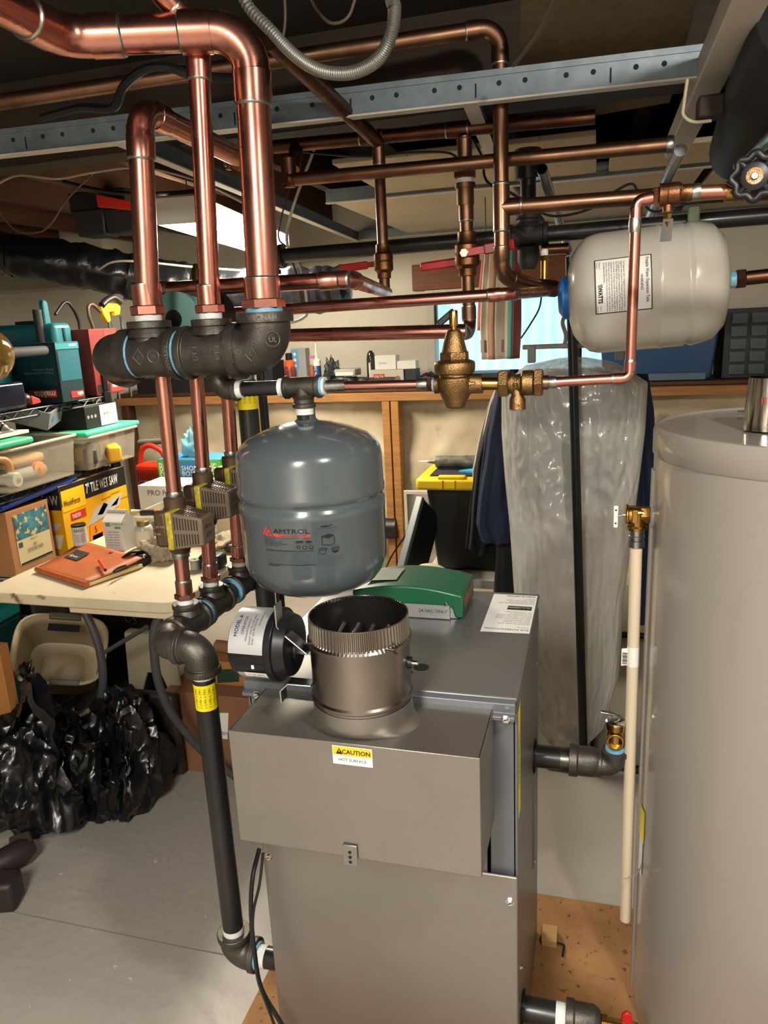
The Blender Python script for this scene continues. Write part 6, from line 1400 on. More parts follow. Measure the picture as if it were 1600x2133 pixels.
# --- top shelf
mk0 = at(132, 838, X=-1.90).y; mk1 = at(178, 825, X=-1.90).y; mkz = at(128, 712, X=-1.9).z
MK = carton('tool_carton', 'teal and black power tool carton standing upside down on the top shelf', 'box', -2.22, -1.90, mk0, mk1, S1 + .001, mkz, mat('carton_teal_black', '#14292e', .45))
mh_ = mkz - S1; mw = mk1 - mk0; m0 = V(-1.8988, mk0, S1); l0 = V(-2.22, mk0 - .0012, S1)
M_TPR = mat('teal_print', '#1c5560', .45); M_MKR = mat('toolred_print', '#c2281e', .5)
strip(rect_pts(m0, UY, UZ, mw * .06, mw * .96, mh_ * .36, mh_ * .86), M_TPR, 'front_print', MK); strip(rect_pts(m0, UY, UZ, 0, mw, mh_ * .88, mh_ * .98), mat('teal_bright', '#2a8088', .45), 'front_band', MK)
strip(rect_pts(m0 + UX * .0006, UY, UZ, mw * .38, mw * .92, mh_ * .06, mh_ * .17), M_MKR, 'brand_panel', MK); text('makita', .020, m0 + UX * .002 + UY * (mw * .90) + UZ * (mh_ * .145), -UY, -UZ, M_WHITE, MK, 'lettering', xs=.62, bold=.0006)
strip(rect_pts(l0, UX, UZ, .02, .31, mh_ * .30, mh_ * .96), mat('teal_print_dark', '#163f48', .45), 'side_print', MK); strip(rect_pts(l0 - UY * .0006, UX, UZ, .175, .30, mh_ * .10, mh_ * .22), M_MKR, 'brand_panel', MK); text('makita', .032, l0 - UY * .002 + UX * .295 + UZ * (mh_ * .20), -UX, -UZ, M_WHITE, MK, 'lettering', xs=1.1, bold=.0008)
text('MULTI-TOOL', .016, l0 - UY * .002 + UX * .165 + UZ * (mh_ * .14), -UX, -UZ, M_INKG, MK, 'lettering'); text('TM3010CX4', .012, m0 + UX * .002 + UY * (mw * .9) + UZ * (mh_ * .96), -UY, -UZ, M_WHITE, MK, 'lettering', xs=.7)
text('Tool-less accessory change\nfor fast installation', .012, l0 - UY * .002 + UX * .30 + UZ * (mh_ * .52), -UX, -UZ, mat('pale_teal_print', '#8fb0b0', .5), MK, 'lettering')
for k in range(4): strip(rect_pts(l0 - UY * .0008, UX, UZ, .20 + k * .026, .216 + k * .026, mh_ * .89, mh_ * .95), [M_YELCAU, M_YELCAU, M_YELCAU, M_MKR][k], 'icon', MK)
# hard cases behind
TC = thing('tool_case', 'teal hard plastic tool case behind the power tool carton', 'tool case', (-2.1, 2.55, S1))
zc_ = at(120, 672, X=-2.0).z
ya_, yb_ = at(60, 720, X=-2.03).y, at(158, 720, X=-2.0).y
MB().bx(-2.29, -2.0, mk1 + .004, mk1 + .11, S1 + .001, zc_).obj('shell', M_TEAL, TC, bevel=.02, bseg=3); MB().bx(-2.2, -2.08, mk1 + .03, mk1 + .08, zc_, zc_ + .012).obj('latch', M_BLKPL, TC, bevel=.004)
MB().bx(-1.999, -1.996, mk1 + .05, mk1 + .06, S1 + .02, zc_ - .02).obj('seam', M_BLKPL, TC)
TC2 = thing('tool_case', 'teal tool case with big black carry handle at the left of the top shelf', 'tool case', (-2.15, 2.25, S1))
c2z = at(40, 698, X=-2.06).z; c2a, c2b = at(0, 700, X=-2.06).y - .15, mk0 - .012
MB().bx(-2.3, -2.08, c2a, c2b, S1 + .001, c2z).obj('shell', M_TEAL, TC2, bevel=.025, bseg=3)
hz = at(40, 662, X=-2.12).z
MB().sweep(fillet([V(-2.18, c2a + .05, c2z - .01), V(-2.18, c2a + .06, hz), V(-2.18, c2b - .04, hz), V(-2.18, c2b - .02, c2z - .01)], .02), .014, 12).obj('handle', M_BLKPL, TC2)
# red box
rb0, rb1 = at(172, 822, X=-1.93).y + .03, at(236, 805, X=-1.93).y + .05
RB = carton('red_carton', 'dark red carton with picture panel on the top shelf', 'box', -2.26, -1.935, mk1 + .12, mk1 + .30, S1 + .001, at(200, 685, X=-1.94).z, mat('maroon_carton', '#6d211c', .5))
rz = at(200, 685, X=-1.94).z
r0 = V(-1.9338, mk1 + .12, S1); rw = .18; rh = rz - S1
strip(rect_pts(r0, UY, UZ, rw * .52, rw * .97, rh * .03, rh * .97), mat('red_panel', '#a02f2a', .5), 'red_panel', RB); pnl = strip(rect_pts(r0 + UX * .0006, UY, UZ, rw * .58, rw * .92, rh * .10, rh * .48), M_WHITE, 'picture_panel', RB)
for i in range(2):
    for j in range(2): strip(rect_pts(r0 + UX * .0012, UY, UZ, rw * (.60 + .16 * i), rw * (.74 + .16 * i), rh * (.15 + .165 * j), rh * (.30 + .165 * j)), mat(['print_orange', 'print_pale_grey', 'print_kraft', 'caution_yellow'][i * 2 + j], '#d07a3a'), 'picture', pnl)
strip(rect_pts(r0 + UX * .0008, UY, UZ, rw * .60, rw * .86, rh * .80, rh * .90), M_YELCAU, 'logo_panel', RB); strip(rect_pts(r0 + UX * .0004, UY, UZ, rw * .05, rw * .48, rh * .03, rh * .16), M_BBLK, 'black_band', RB)
text('TOOL', .03, r0 + UX * .0012 + UY * (rw * .08) + UZ * (rh * .34), UY, UZ, mat('dull_red_print', '#b06a5a', .6), RB, 'lettering', xs=.5)
# vacuum parts, pry bar, saw
vt = at(88, 690, X=-2.05)
o = MB().cyl(V(-2.06, vt.y, S1), V(-2.06, vt.y, at(88, 645, X=-2.06).z), .017, n=18).obj('vacuum_tube', mat('dark_tube', '#2b282a', .5)); tag(o, 'dark vacuum tube standing between the teal cases', 'tube')
vn = at(103, 690, X=-2.04)
VN = thing('vacuum_nozzle', 'teal flat vacuum nozzle with hose loop standing on the top shelf', 'nozzle', V(-2.04, vn.y, S1)); vzt = at(103, 625, X=-2.04).z
MB().prism([V(-2.04, vn.y - .022, S1 + .02), V(-2.04, vn.y + .026, S1 + .02), V(-2.04, vn.y + .016, vzt - .01), V(-2.04, vn.y + .006, vzt), V(-2.04, vn.y - .010, vzt), V(-2.04, vn.y - .014, vzt - .02)], (-.02, 0, 0)).obj('blade', M_TEAL, VN, bevel=.005)
MB().sweep(spline([at(115, 655, X=-2.06), at(135, 630, X=-2.06), at(150, 640, X=-2.06), at(164, 670, X=-2.06), at(168, 700, X=-2.06)]), .006, 10).obj('hose', M_BLKPL, VN)
pbp = [at(198, 700, X=-2.0), at(186, 660, X=-2.0), at(184, 640, X=-2.0), at(190, 634, X=-2.0), at(198, 638, X=-2.0), at(209, 649, X=-2.0)]
pbp = [V(p.x, p.y, p.z) for p in pbp]; pbp = [V(-2.0, pbp[0].y + .01, S1)] + pbp
o = MB().sweep(spline(pbp), .007, 10).obj('pry_bar', mat('brown_steel', '#5a4638', .45, .4)); tag(o, 'brown hooked pry bar standing behind the red carton', 'pry bar')
HS = thing('hack_saw', 'yellow and black handled hacksaw standing behind the red carton', 'saw', V(-2.0, 2.7, S1))
hp = lambda x, y: at(x, y, X=-1.99)
MB().prism([hp(212, 640), hp(218, 632), hp(246, 632), hp(252, 640), hp(250, 655), hp(240, 658), hp(240, 648), hp(228, 650), hp(232, 668), hp(226, 672), hp(216, 655)], (-.02, 0, 0)).obj('handle', mat('saw_yellow', '#e8b80c', .45), HS, bevel=.003)
MB().sweep(spline([hp(212, 636), hp(222, 626), hp(236, 620), hp(250, 630)]), .014, 10).obj('grip', M_BLKPL, HS)
for xx in (225, 251): q = hp(xx + 2, 655); MB().box(V(-1.995, q.y, (q.z + S1) / 2 - .02), (.006, .012, q.z - S1 + .03)).obj('frame_bar', M_GALVS, HS)
# amber bowl, grey tube and dark container at left edge
ab = at(-2, 738, X=-1.80)
AB = thing('amber_lamp_glass', 'amber glass globe at the left edge above the shelf', 'lamp glass', ab)
MB().ball(ab + UY * -.06, .085, 28).obj('globe', mat('amber_glass', '#8a6a2a', .08, .3, coat=1.0), AB)
gt0 = at(18, 735, X=-1.84); gt1 = at(92, 730, X=-1.90)
MB().cyl(gt0, gt1, .017, n=18).obj('arm', mat('grey_arm', '#3a3c3e', .75), AB)
dc0, dc1 = at(-20, 838, X=-1.91).y, at(62, 838, X=-1.91).y
DCN = thing('dark_container', 'dark glossy container with a red insert at the left end of the top shelf', 'container', V(-2.0, dc1, S1)); dz_ = at(30, 795, X=-1.92).z
MB().bx(-2.12, -1.915, dc0 - .1, dc1, S1 + .001, dz_).obj('body', mat('dark_gloss_plastic', '#1a1d28', .12, coat=.6), DCN, bevel=.015, bseg=3)
MB().ball(V(-1.96, dc1 + .02, S1 + .028), .03, 12, (1.2, 1, .9)).obj('knob', M_BLKPL, DCN); MB().prism([V(-1.925, dc1 + .03, S1 + .008), V(-1.925, dc1 + .075, S1 + .012), V(-1.925, dc1 + .07, S1 + .026), V(-1.925, dc1 + .03, S1 + .042)], (-.02, 0, 0)).obj('red_insert', M_RED, DCN, bevel=.003)

# ------------------------------------------------------------------ folding table
TZ = .735
TB_ = thing('folding_table', 'cream plastic folding table with grey bent legs beside the shelving', 'table', (-1.41, 2.2, 0))
tx0_, tx1_, ty0_, ty1_ = -1.745, -1.085, 1.66, 2.92
rc = .055; P = []
for (cx_, cy_, a0) in ((tx1_ - rc, ty0_ + rc, -90), (tx1_ - rc, ty1_ - rc, 0), (tx0_ + rc, ty1_ - rc, 90), (tx0_ + rc, ty0_ + rc, 180)):
    for k in range(7): a = math.radians(a0 + k * 15); P.append(V(cx_ + rc * math.cos(a), cy_ + rc * math.sin(a), TZ - .032))
MB().prism(P, (0, 0, .032)).obj('table_top', M_TABLE, TB_, bevel=.006, bseg=3)
skt = []
MB().bx(tx0_ + .30, tx1_ - .02, ty0_ + .012, ty0_ + .04, TZ - .052, TZ - .030).obj('apron', M_TABLE, TB_, bevel=.004)
for x in (tx0_ + .40, tx1_ - .045): pass
lg1 = [at(162, 1246, Y=1.83), at(205, 1330, Y=1.83), at(218, 1420, Y=1.83), at(200, 1500, Y=1.83), V(-1.62, 1.83, .02)]
MB().sweep(fillet(lg1, .08), .013, 12).obj('leg', M_TABLEG, TB_)
lg2 = [at(345, 1262, Y=1.72), at(318, 1310, Y=1.72), at(325, 1410, Y=1.74), at(350, 1480, Y=1.78), at(415, 1560, Y=1.86), V(-1.10, 1.92, .02)]
MB().sweep(fillet(lg2, .06), .013, 12).obj('leg', M_TABLEG, TB_)
MB().sweep([at(220, 1358, Y=1.80), at(306, 1306, Y=1.74)], .007, 8).obj('brace', M_TABLEG, TB_)
# items on the table
NB = thing('leather_notebook', 'open orange leather notebook with dark patch on the table', 'notebook', V(-1.48, 1.82, TZ))
nA, nB, nC, nD = at(78, 1192, Z=TZ), at(182, 1225, Z=TZ), at(300, 1183, Z=TZ), at(175, 1148, Z=TZ)
def lift(p, h): return V(p.x, p.y, TZ + h)
M_LEA = mat('orange_leather', '#b5602e', .5, col2='#a4532a', scale=20, bump=.2, bscale=120)
MB().prism([lift(nA, .001), lift(nB, .001), lift(nC, .001), lift(nD, .001)], (0, 0, .003)).obj('back_cover', M_LEA, NB, bevel=.001)
kx = lambda p, q, t: p.lerp(q, t)
MB().prism([lift(kx(nA, nD, .04), .004), lift(kx(nB, nC, .04), .004), lift(kx(nB, nC, .98), .004), lift(kx(nA, nD, .98), .004)], (0, 0, .010)).obj('pages', mat('cream_pages', '#cfc28e', .7), NB)
fcv = MB(); fcv.grid(lambda u, v: lift(kx(kx(nA, nD, u), kx(nB, nC, u), v), .0180 + .020 * u * u * (1 - .2 * v)), 14, 6); o = fcv.obj('front_cover', M_LEA, NB); sm = o.modifiers.new('s', 'SOLIDIFY'); sm.thickness = .003
MB().sweep([lift(nA, .010), lift(nB, .010)], .0095, 10).obj('spine', M_LEA, NB)
pt4 = [kx(kx(nA, nD, a), kx(nB, nC, a), b_) for a, b_ in ((.45, .12), (.45, .36), (.72, .36), (.72, .12))]
MB().grid(lambda u, v: lift(kx(kx(pt4[0], pt4[3], u), kx(pt4[1], pt4[2], u), v), .0205 + .022 * (.45 + .27 * u) ** 2), 4, 3).obj('dark_patch', mat('dark_patch', '#26241f', .6), NB)
text('Apex', .022, V(0, 0, 0), UX, UY, M_WHITE, NB, 'lettering', warp=lambda x, y: lift(kx(kx(nA, nD, .50 + y * 4.5), kx(nB, nC, .50 + y * 4.5), .15 + x * 3.4), .0225 + .022 * (.50 + y * 4.5) ** 2), shear=.2)
pn = thing('red_pen', 'red pen lying on the orange notebook', 'pen', at(212, 1175, Z=TZ + .03))
pA, pB = at(207, 1168, Z=TZ + .037), at(219, 1187, Z=TZ + .035)
MB().cyl(pA, pB, .0052, n=12).obj('barrel', mat('red_pen_plastic', '#d63a1e', .35), pn); MB().cyl(pB, pB + (pB - pA).normalized() * .004, .0046, n=12).obj('cap_end', M_INK, pn)
sp_ = thing('spray_can', 'white can with red bottom and black top standing behind the notebook', 'can', at(172, 1150, Z=TZ))
cp_ = at(172, 1152, Z=TZ); cp_ = V(cp_.x, cp_.y, TZ)
chh = at(172, 1088, X=cp_.x).z - TZ
MB().lathe([(.024, 0), (.024, .03)], cp_, UZ, 24).obj('red_base', M_RED, sp_); MB().lathe([(.0241, .03), (.0241, chh - .004)], cp_, UZ, 24).obj('body', mat('white_can', '#c9c7c2', .35), sp_); MB().lathe([(.0245, chh - .006), (.0245, chh), (.02, chh - .002), (.0, chh - .002)], cp_, UZ, 24).obj('top', M_BLKM, sp_)
cyl_text('88603', .014, cp_ + UZ * (chh * .78), UZ, V(.6, -.8, 0), .0248, M_INK, sp_, along='around', name='label_lettering', xs=1.0)
for k in range(4): cyl_text('contains agents', .006, cp_ + UZ * (chh * (.66 - .07 * k)), UZ, V(.6, -.8, 0), .0248, M_INKG, sp_, along='around', name='label_lettering')
mc_ = at(245, 1148, Z=TZ); mcw = .075
MC = thing('paper_carton', 'white gable topped paper carton standing on the table', 'carton', V(mc_.x, mc_.y, TZ)); mch = at(245, 1066, X=mc_.x).z - TZ
xa_ = mc_.x - .045; ya2 = mc_.y
MB().bx(xa_, xa_ + mcw, ya2, ya2 + .075, TZ + .0005, TZ + mch * .78).obj('body', mat('white_carton_board', '#d2d0ca', .5), MC, bevel=.002)
MB().prism([V(xa_, ya2, TZ + mch * .78), V(xa_, ya2 + .075, TZ + mch * .78), V(xa_, ya2 + .040, TZ + mch * .98), V(xa_, ya2 + .034, TZ + mch * .98)], (mcw, 0, 0)).obj('gable', mat('white_carton_board', '#d2d0ca'), MC); MB().bx(xa_, xa_ + mcw, ya2 + .035, ya2 + .039, TZ + mch * .96, TZ + mch * 1.05).obj('fin', mat('white_carton_board', '#d2d0ca'), MC)
strip(rect_pts(V(xa_, ya2 - .0008, TZ), UX, UZ, .012, .030, mch * .66, mch * .76), mat('green_print', '#5a9a72', .6), 'printed_block', MC); strip(rect_pts(V(xa_, ya2 - .0008, TZ), UX, UZ, .046, .070, mch * .60, mch * .66), mat('green_print', '#5a9a72'), 'printed_block', MC)
text('COMPLETE', .009, V(xa_ + .036, ya2 - .001, TZ + mch * .70), UX, UZ, M_INKG, MC, 'lettering')
for k in range(6): text('net weight  ingredients', .0055, V(xa_ + .010, ya2 - .001, TZ + mch * (.50 - .07 * k)), UX, UZ, M_INKG, MC, 'lettering')
jr = at(304, 1140, Z=TZ); jr = V(jr.x, jr.y, TZ); jh = at(304, 1080, X=jr.x).z - TZ
JR = thing('cement_jar', 'small glass jar with brass lid and pale label on the table', 'jar', jr)
MB().lathe([(.028, 0), (.030, .004), (.030, jh * .74), (.026, jh * .80), (.02, jh * .82)], jr, UZ, 26).obj('jar', mat('pale_jar', '#b8b8a8', .25), JR); MB().lathe([(.0304, jh * .12), (.0304, jh * .66)], jr, UZ, 26, caps=False).obj('label', mat('cream_label', '#cfc8b4', .6), JR)
MB().lathe([(.021, jh * .80), (.021, jh * .96), (.017, jh), (.0, jh)], jr, UZ, 24).obj('lid', mat('brass_lid', '#9a8a5c', .35, .8), JR)
# blade strap
KS = thing('black_strap_tool', 'black coiled strap knife lying behind the notebook', 'tool', at(275, 1160, Z=TZ))
ks = [at(232, 1152, Z=TZ + .03), at(250, 1165, Z=TZ + .02), at(275, 1150, Z=TZ + .045), at(300, 1152, Z=TZ + .03), at(312, 1166, Z=TZ + .012), at(285, 1176, Z=TZ + .012), at(258, 1172, Z=TZ + .016)]
MB().sweep(spline(ks, 10), .013, 8, squash=.4).obj('strap', mat('dark_olive_strap', '#1f1f1b', .5), KS); MB().sweep(spline([at(262, 1178, Z=TZ + .03), at(245, 1184, Z=TZ + .032), at(236, 1192, Z=TZ + .03)]), [.004] * 16 + [.001], 6).obj('tail', M_BLKPL, KS); MB().box(at(290, 1160, Z=TZ + .025), (.05, .02, .02)).obj('buckle', M_GALVS, KS, bevel=.004)
def lump(name, label, cat, c, sc, m, amp=.35, fr=3.0, seed=0, n=40, flat=True):
    def fn(u, v):
        a, b_ = 2 * PI * u, PI * v; d = V(math.cos(a) * math.sin(b_), math.sin(a) * math.sin(b_), -math.cos(b_))
        r_ = 1 + amp * noise.noise(d * fr + V(seed, seed * 2, 0)) + amp * .4 * noise.noise(d * fr * 2.7 + V(0, seed, seed)) - amp * .5 * abs(noise.noise(d * fr * 1.6 + V(seed, 0, 9)))
        p = V(d.x * sc[0] * r_, d.y * sc[1] * r_, d.z * sc[2] * r_)
        if flat and p.z < -sc[2] * .55: p.z = -sc[2] * .55
        return V(c[0], c[1], c[2] + sc[2] * .55) + p
    o = MB().grid(fn, n, n // 2, True).obj(name, m, ang=80); tag(o, label, cat); return o
gp = at(345, 1163, Z=TZ)
M_RAG = mat('speckled_rag', '#b5a68a', .95, col2='#8a7c66', scale=60, bump=.6, bscale=180)
lump('work_rag', 'speckled cream work rag bunched up on the table', 'rag', (gp.x, gp.y, TZ), (.075, .06, .05), M_RAG, seed=3, amp=.5, fr=2.6)
gl = at(370, 1115, Z=TZ); lump('work_glove', 'dirty grey fingered work glove lying on the speckled rag', 'glove', (gl.x - .01, gl.y - .08, TZ + .045), (.06, .03, .022), mat('grey_glove', '#6e6a5c', .95, col2='#98907a', scale=50), seed=5, amp=.5)
lump('crumpled_cloth', 'crumpled beige cloth on the table right of the middle riser', 'cloth', (at(468, 1140, Z=TZ).x, at(468, 1140, Z=TZ).y, TZ), (.07, .09, .03), M_RAG, seed=8, amp=.5)
so = at(408, 1188, Z=TZ); SO = thing('solder_spool', 'small silver solder spool standing on the table', 'spool', so)
MB().lathe([(.018, 0), (.018, .003), (.016, .004), (.016, .030), (.0185, .032), (.0185, .036), (.005, .036), (.005, .03), (.0, .03)], V(so.x, so.y, TZ), UZ, 22).obj('spool', mat('grey_metal_spool', '#9a9890', .35, .6), SO)
tm = at(445, 1183, Z=TZ); TM = thing('tape_measure', 'black and yellow tape measure lying on the table behind the middle riser', 'tape measure', tm)
MB().box((tm.x, tm.y, TZ + .024), (.075, .06, .046)).obj('case', M_BLKPL, TM, bevel=.012, bseg=3); MB().box((tm.x + .018, tm.y - .030, TZ + .022), (.010, .003, .030)).obj('yellow_panel', M_YELCAU, TM)
sd_ = at(470, 1150, Z=TZ); SDv = thing('screwdriver', 'dark handled screwdriver with yellow tip lying on the table', 'screwdriver', sd_)
MB().lathe([(.006, 0), (.014, .008), (.015, .06), (.012, .075)], V(sd_.x, sd_.y, TZ + .016), (UX * .9 - UY * .3), 14).obj('handle', mat('olive_grip', '#3a3a30', .5), SDv); MB().ball(V(sd_.x, sd_.y, TZ + .016), .011, 10).obj('tip', mat('lime_tip', '#b8b830', .5), SDv)
# open white box with tools
wb0 = at(272, 1128, Z=TZ); WBx = thing('open_box', 'open white cardboard box with hand tools behind the jar', 'box', V(wb0.x + .1, wb0.y + .12, TZ)); wbz = at(275, 1072, X=wb0.x).z
xw0, xw1, yw0, yw1 = wb0.x, -1.24, wb0.y, wb0.y + .26
mwb = mat('white_box_board', '#c4b8a2', .7)
for (a, b_, c_, d_) in ((xw0, xw1, yw0, yw0 + .004), (xw0, xw1, yw1 - .004, yw1), (xw0, xw0 + .004, yw0 + .004, yw1 - .004), (xw1 - .004, xw1, yw0 + .004, yw1 - .004)): MB().bx(a, b_, c_, d_, TZ + .001, wbz).obj('wall', mwb, WBx)
MB().bx(xw0, xw1, yw0, yw1, TZ + .0005, TZ + .003).obj('bottom', mwb, WBx)
UK = thing('utility_knife', 'black and orange utility knife lying across the open white box', 'knife', V(xw0 + .08, yw0 + .05, wbz)); q = V(xw0 + .05, yw0 + .03, wbz + .006)
MB().box(q + V(.05, .02, 0), (.14, .026, .018), ((UX + UY * .2).normalized(), (UY - UX * .2).normalized(), UZ)).obj('handle', M_BLKPL, UK, bevel=.005); MB().box(q + V(.06, .018, .008), (.05, .018, .006), ((UX + UY * .2).normalized(), (UY - UX * .2).normalized(), UZ)).obj('grip', mat('orange_grip', '#e0602a', .5), UK, bevel=.002); MB().cyl(q + V(-.05, .0, .0), q + V(-.02, .01, .004), .014, 0.006, n=10).obj('end', mat('cream_end', '#b8a88c', .6), UK)
# shop towel box
sb0 = at(340, 1062, Z=TZ); sbx0 = at(335, 1030, Y=2.62).x; sbx1 = at(462, 1000, Y=2.62).x; sbz = at(400, 958, Y=2.62).z
STB = carton('shop_towel_box', 'green and blue shop towel box with a blue towel sticking out', 'box', sbx0, sbx1, 2.62, 2.78, TZ + .001, sbz, mat('towel_box_green', '#58b52c', .5))
f0 = V(sbx0, 2.6188, TZ); fw = sbx1 - sbx0; fh = sbz - TZ
strip(rect_pts(f0, UX, UZ, fw * .36, fw * .66, fh * .25, fh * .98), mat('towel_box_blue', '#1f6aa0', .5), 'blue_panel', STB); text('BLUE\nSHOP\nTOWELS', .05, f0 + V(fw * .03, -.002, fh * .78), UX, UZ, M_WHITE, STB, 'lettering', ls=.75, bold=.001, xs=.72); text('BLUE\nSHOP\nTOWELS', .05, f0 + V(fw * .70, -.002, fh * .78), UX, UZ, M_WHITE, STB, 'lettering', ls=.75, bold=.001, xs=.62); text('SHOP\nBOX', .028, f0 + V(fw * .39, -.002, fh * .80), UX, UZ, M_WHITE, STB, 'lettering', ls=.8)
strip([V(sbx0, 2.62, sbz + .0008), V(sbx1, 2.62, sbz + .0008), V(sbx1, 2.78, sbz + .0008), V(sbx0, 2.78, sbz + .0008)], mat('towel_box_blue', '#1f6aa0'), 'top_print', STB)
tw_ = at(405, 945, Y=2.70); lump('shop_towel', 'light blue paper towel poking out of the shop towel box', 'towel', (tw_.x, 2.70, sbz - .01), (.045, .03, .075), mat('light_blue_paper', '#7fc0cc', .9), seed=11, amp=.7, fr=2.2, flat=False)
cb0 = at(400, 1075, Z=TZ); o = carton('small_carton', 'low white carton with print in front of the shop towel box', 'box', sbx0 + .02, sbx1 - .01, 2.44, 2.60, TZ + .001, at(420, 1012, Y=2.45).z, mat('white_carton_board', '#d2d0ca')); text('||||||||', .03, V(sbx0 + .14, 2.4385, TZ + .05), UX, UZ, M_INKG, o, 'barcode'); text('PRO PACK', .03, V(sbx0 + .06, 2.4385, TZ + .11), UX, UZ, M_INKG, o, 'lettering')
# red power tool
RT = thing('red_machine', 'red slotted power tool with grey handle at the far end of the table', 'power tool', V(-1.75, 2.8, TZ))
ra, rbp = at(282, 990, Y=2.75), at(346, 962, Y=2.75)
MB().bx(ra.x, rbp.x + .02, 2.75, 2.85, at(300, 1003, Y=2.75).z, at(300, 968, Y=2.75).z).obj('body', mat('tool_red', '#c4301c', .4), RT, bevel=.012)
for k in range(12): xx = ra.x + .012 + k * .011; MB().bx(xx, xx + .004, 2.744, 2.752, at(300, 1000, Y=2.75).z, at(300, 978, Y=2.75).z).obj('slot', mat('tool_red_dark', '#6e180e', .5), RT)
MB().sweep(fillet([at(292, 968, Y=2.79), at(294, 935, Y=2.79), at(312, 925, Y=2.79), at(340, 940, Y=2.79), at(345, 965, Y=2.79)], .03), .012, 10).obj('handle_frame', mat('tool_red', '#c4301c'), RT); MB().sweep([at(290, 922, Y=2.80), at(350, 918, Y=2.80)], .013, 12).obj('grip', mat('grey_grip', '#5c5a50', .5), RT)
MB().box(at(312, 1020, Y=2.76), (.06, .05, .05)).obj('switch_box', M_BLKPL, RT, bevel=.008); MB().lathe([(.04, -.01), (.045, 0), (.045, .02), (.03, .03)], at(318, 1048, Y=2.78), -UY, 20).obj('base_knob', M_BLKPL, RT); MB().bx(ra.x + .02, rbp.x, 2.76, 2.84, TZ + .001, at(312, 1030, Y=2.76).z).obj('base', M_BLKPL, RT, bevel=.01)

# ------------------------------------------------------------------ things stored under the table
BI = thing('laundry_bin', 'beige plastic bin with grey clip handles lying tilted under the table', 'bin', V(-1.8, 1.95, .1))
lo = [at(50, 1318, Y=2.0), at(180, 1288, Y=2.05), at(206, 1390, Y=1.92), at(150, 1428, Y=1.88), at(42, 1355, Y=1.95)]
bc_ = at(125, 1352, Y=1.90); bn = (CAM - bc_).normalized(); bn = (bn + UZ * .35 + UX * .0).normalized(); bu = (UX - bn * UX.dot(bn)).normalized(); bv = bn.cross(bu)
bu, bv = (bu * .96 - bv * .2 * (1 if bv.z < 0 else -1)).normalized(), bv
bv = bn.cross(bu).normalized()
def rr2(a, hx, hy, q=4):
    c_, s_ = math.cos(a), math.sin(a); k_ = (abs(c_ / hx) ** q + abs(s_ / hy) ** q) ** (-1 / q); return c_ * k_, s_ * k_
def binfn(u, v):
    a = 2 * PI * u; tab_ = [(0, .125, .098, -.26), (.33, .125, .100, -.262), (.34, .105, .080, -.25)]
    h = [0, -.06, -.16, -.25, -.262][int(round(v * 4))]; s_ = [1, .97, .90, .84, .5][int(round(v * 4))]
    x, y = rr2(a, .140 * s_, .112 * s_); return bc_ + bu * x + bv * y + bn * h
b = MB(); b.grid(binfn, 56, 4, True); b.poly([bc_ + bu * rr2(2 * PI * k / 56, .07, .056)[0] + bv * rr2(2 * PI * k / 56, .07, .056)[1] - bn * .262 for k in range(56)]); o = b.obj('body', mat('beige_bin_plastic', '#a89878', .5), BI); sm = o.modifiers.new('s', 'SOLIDIFY'); sm.thickness = .004
rim = [bc_ + bu * rr2(2 * PI * k / 56, .143, .115)[0] + bv * rr2(2 * PI * k / 56, .143, .115)[1] for k in range(57)]
MB().sweep(rim, .006, 8, caps=False).obj('rim', mat('beige_bin_plastic', '#a89878'), BI)
upb = bv if bv.z > 0 else -bv
MB().box(bc_ + upb * .112 + bn * .004, (.10, .022, .016), (bu, upb, bn)).obj('clip_handle', mat('grey_clip', '#5c5648', .5), BI, bevel=.004); MB().box(bc_ - upb * .112 + bu * .03 + bn * .004, (.09, .020, .014), (bu, upb, bn)).obj('clip_handle', mat('grey_clip', '#5c5648'), BI, bevel=.004)
MB().box(bc_ + upb * .079 - bn * .018, (.10, .026, .004), (bu, (upb - bn*.2).normalized(), bn)).obj('hand_slot', mat('dark_opening', '#12110f'), BI)
LT = thing('teal_case', 'dark teal toolbox with bright lid at the left edge under the table', 'tool case', V(-2.0, 1.95, 0))
tzl = at(30, 1258, Y=1.98).z; txr = at(54, 1320, Y=2.125).x
MB().bx(txr - .32, txr, 1.95, 2.12, .0, tzl - .10).obj('box', mat('dark_teal', '#0f3a3a', .5), LT, bevel=.01); MB().bx(txr - .325, txr + .004, 1.945, 2.125, tzl - .10, tzl - .0).obj('lid', mat('bright_teal', '#1f8a88', .45), LT, bevel=.015); MB().bx(txr - .05, txr - .03, 1.938, 1.948, tzl - .14, tzl - .06).obj('latch', M_TEAL, LT, bevel=.003)
DCs = thing('grey_case', 'dark grey moulded case standing under the table behind the bin', 'case', V(-1.85, 2.25, 0)); gz_ = at(110, 1250, Y=2.22).z; gxa, gxb = at(72, 1300, Y=2.22).x, at(140, 1300, Y=2.22).x
MB().bx(gxa, gxb, 2.22, 2.36, 0, gz_).obj('shell', mat('dark_grey_case', '#3a3634', .5), DCs, bevel=.03, bseg=4); MB().bx(gxb - .07, gxb - .064, 2.212, 2.22, .05, gz_ - .05).obj('rib', mat('dark_grey_case2', '#4c4744', .5), DCs)
SCc = thing('black_carton', 'black printed carton between the teal toolbox and the grey case', 'box', V(-2.0, 2.25, .2)); kz = at(70, 1248, Y=2.25).z; ka, kb = at(38, 1270, Y=2.25).x, at(78, 1270, Y=2.25).x
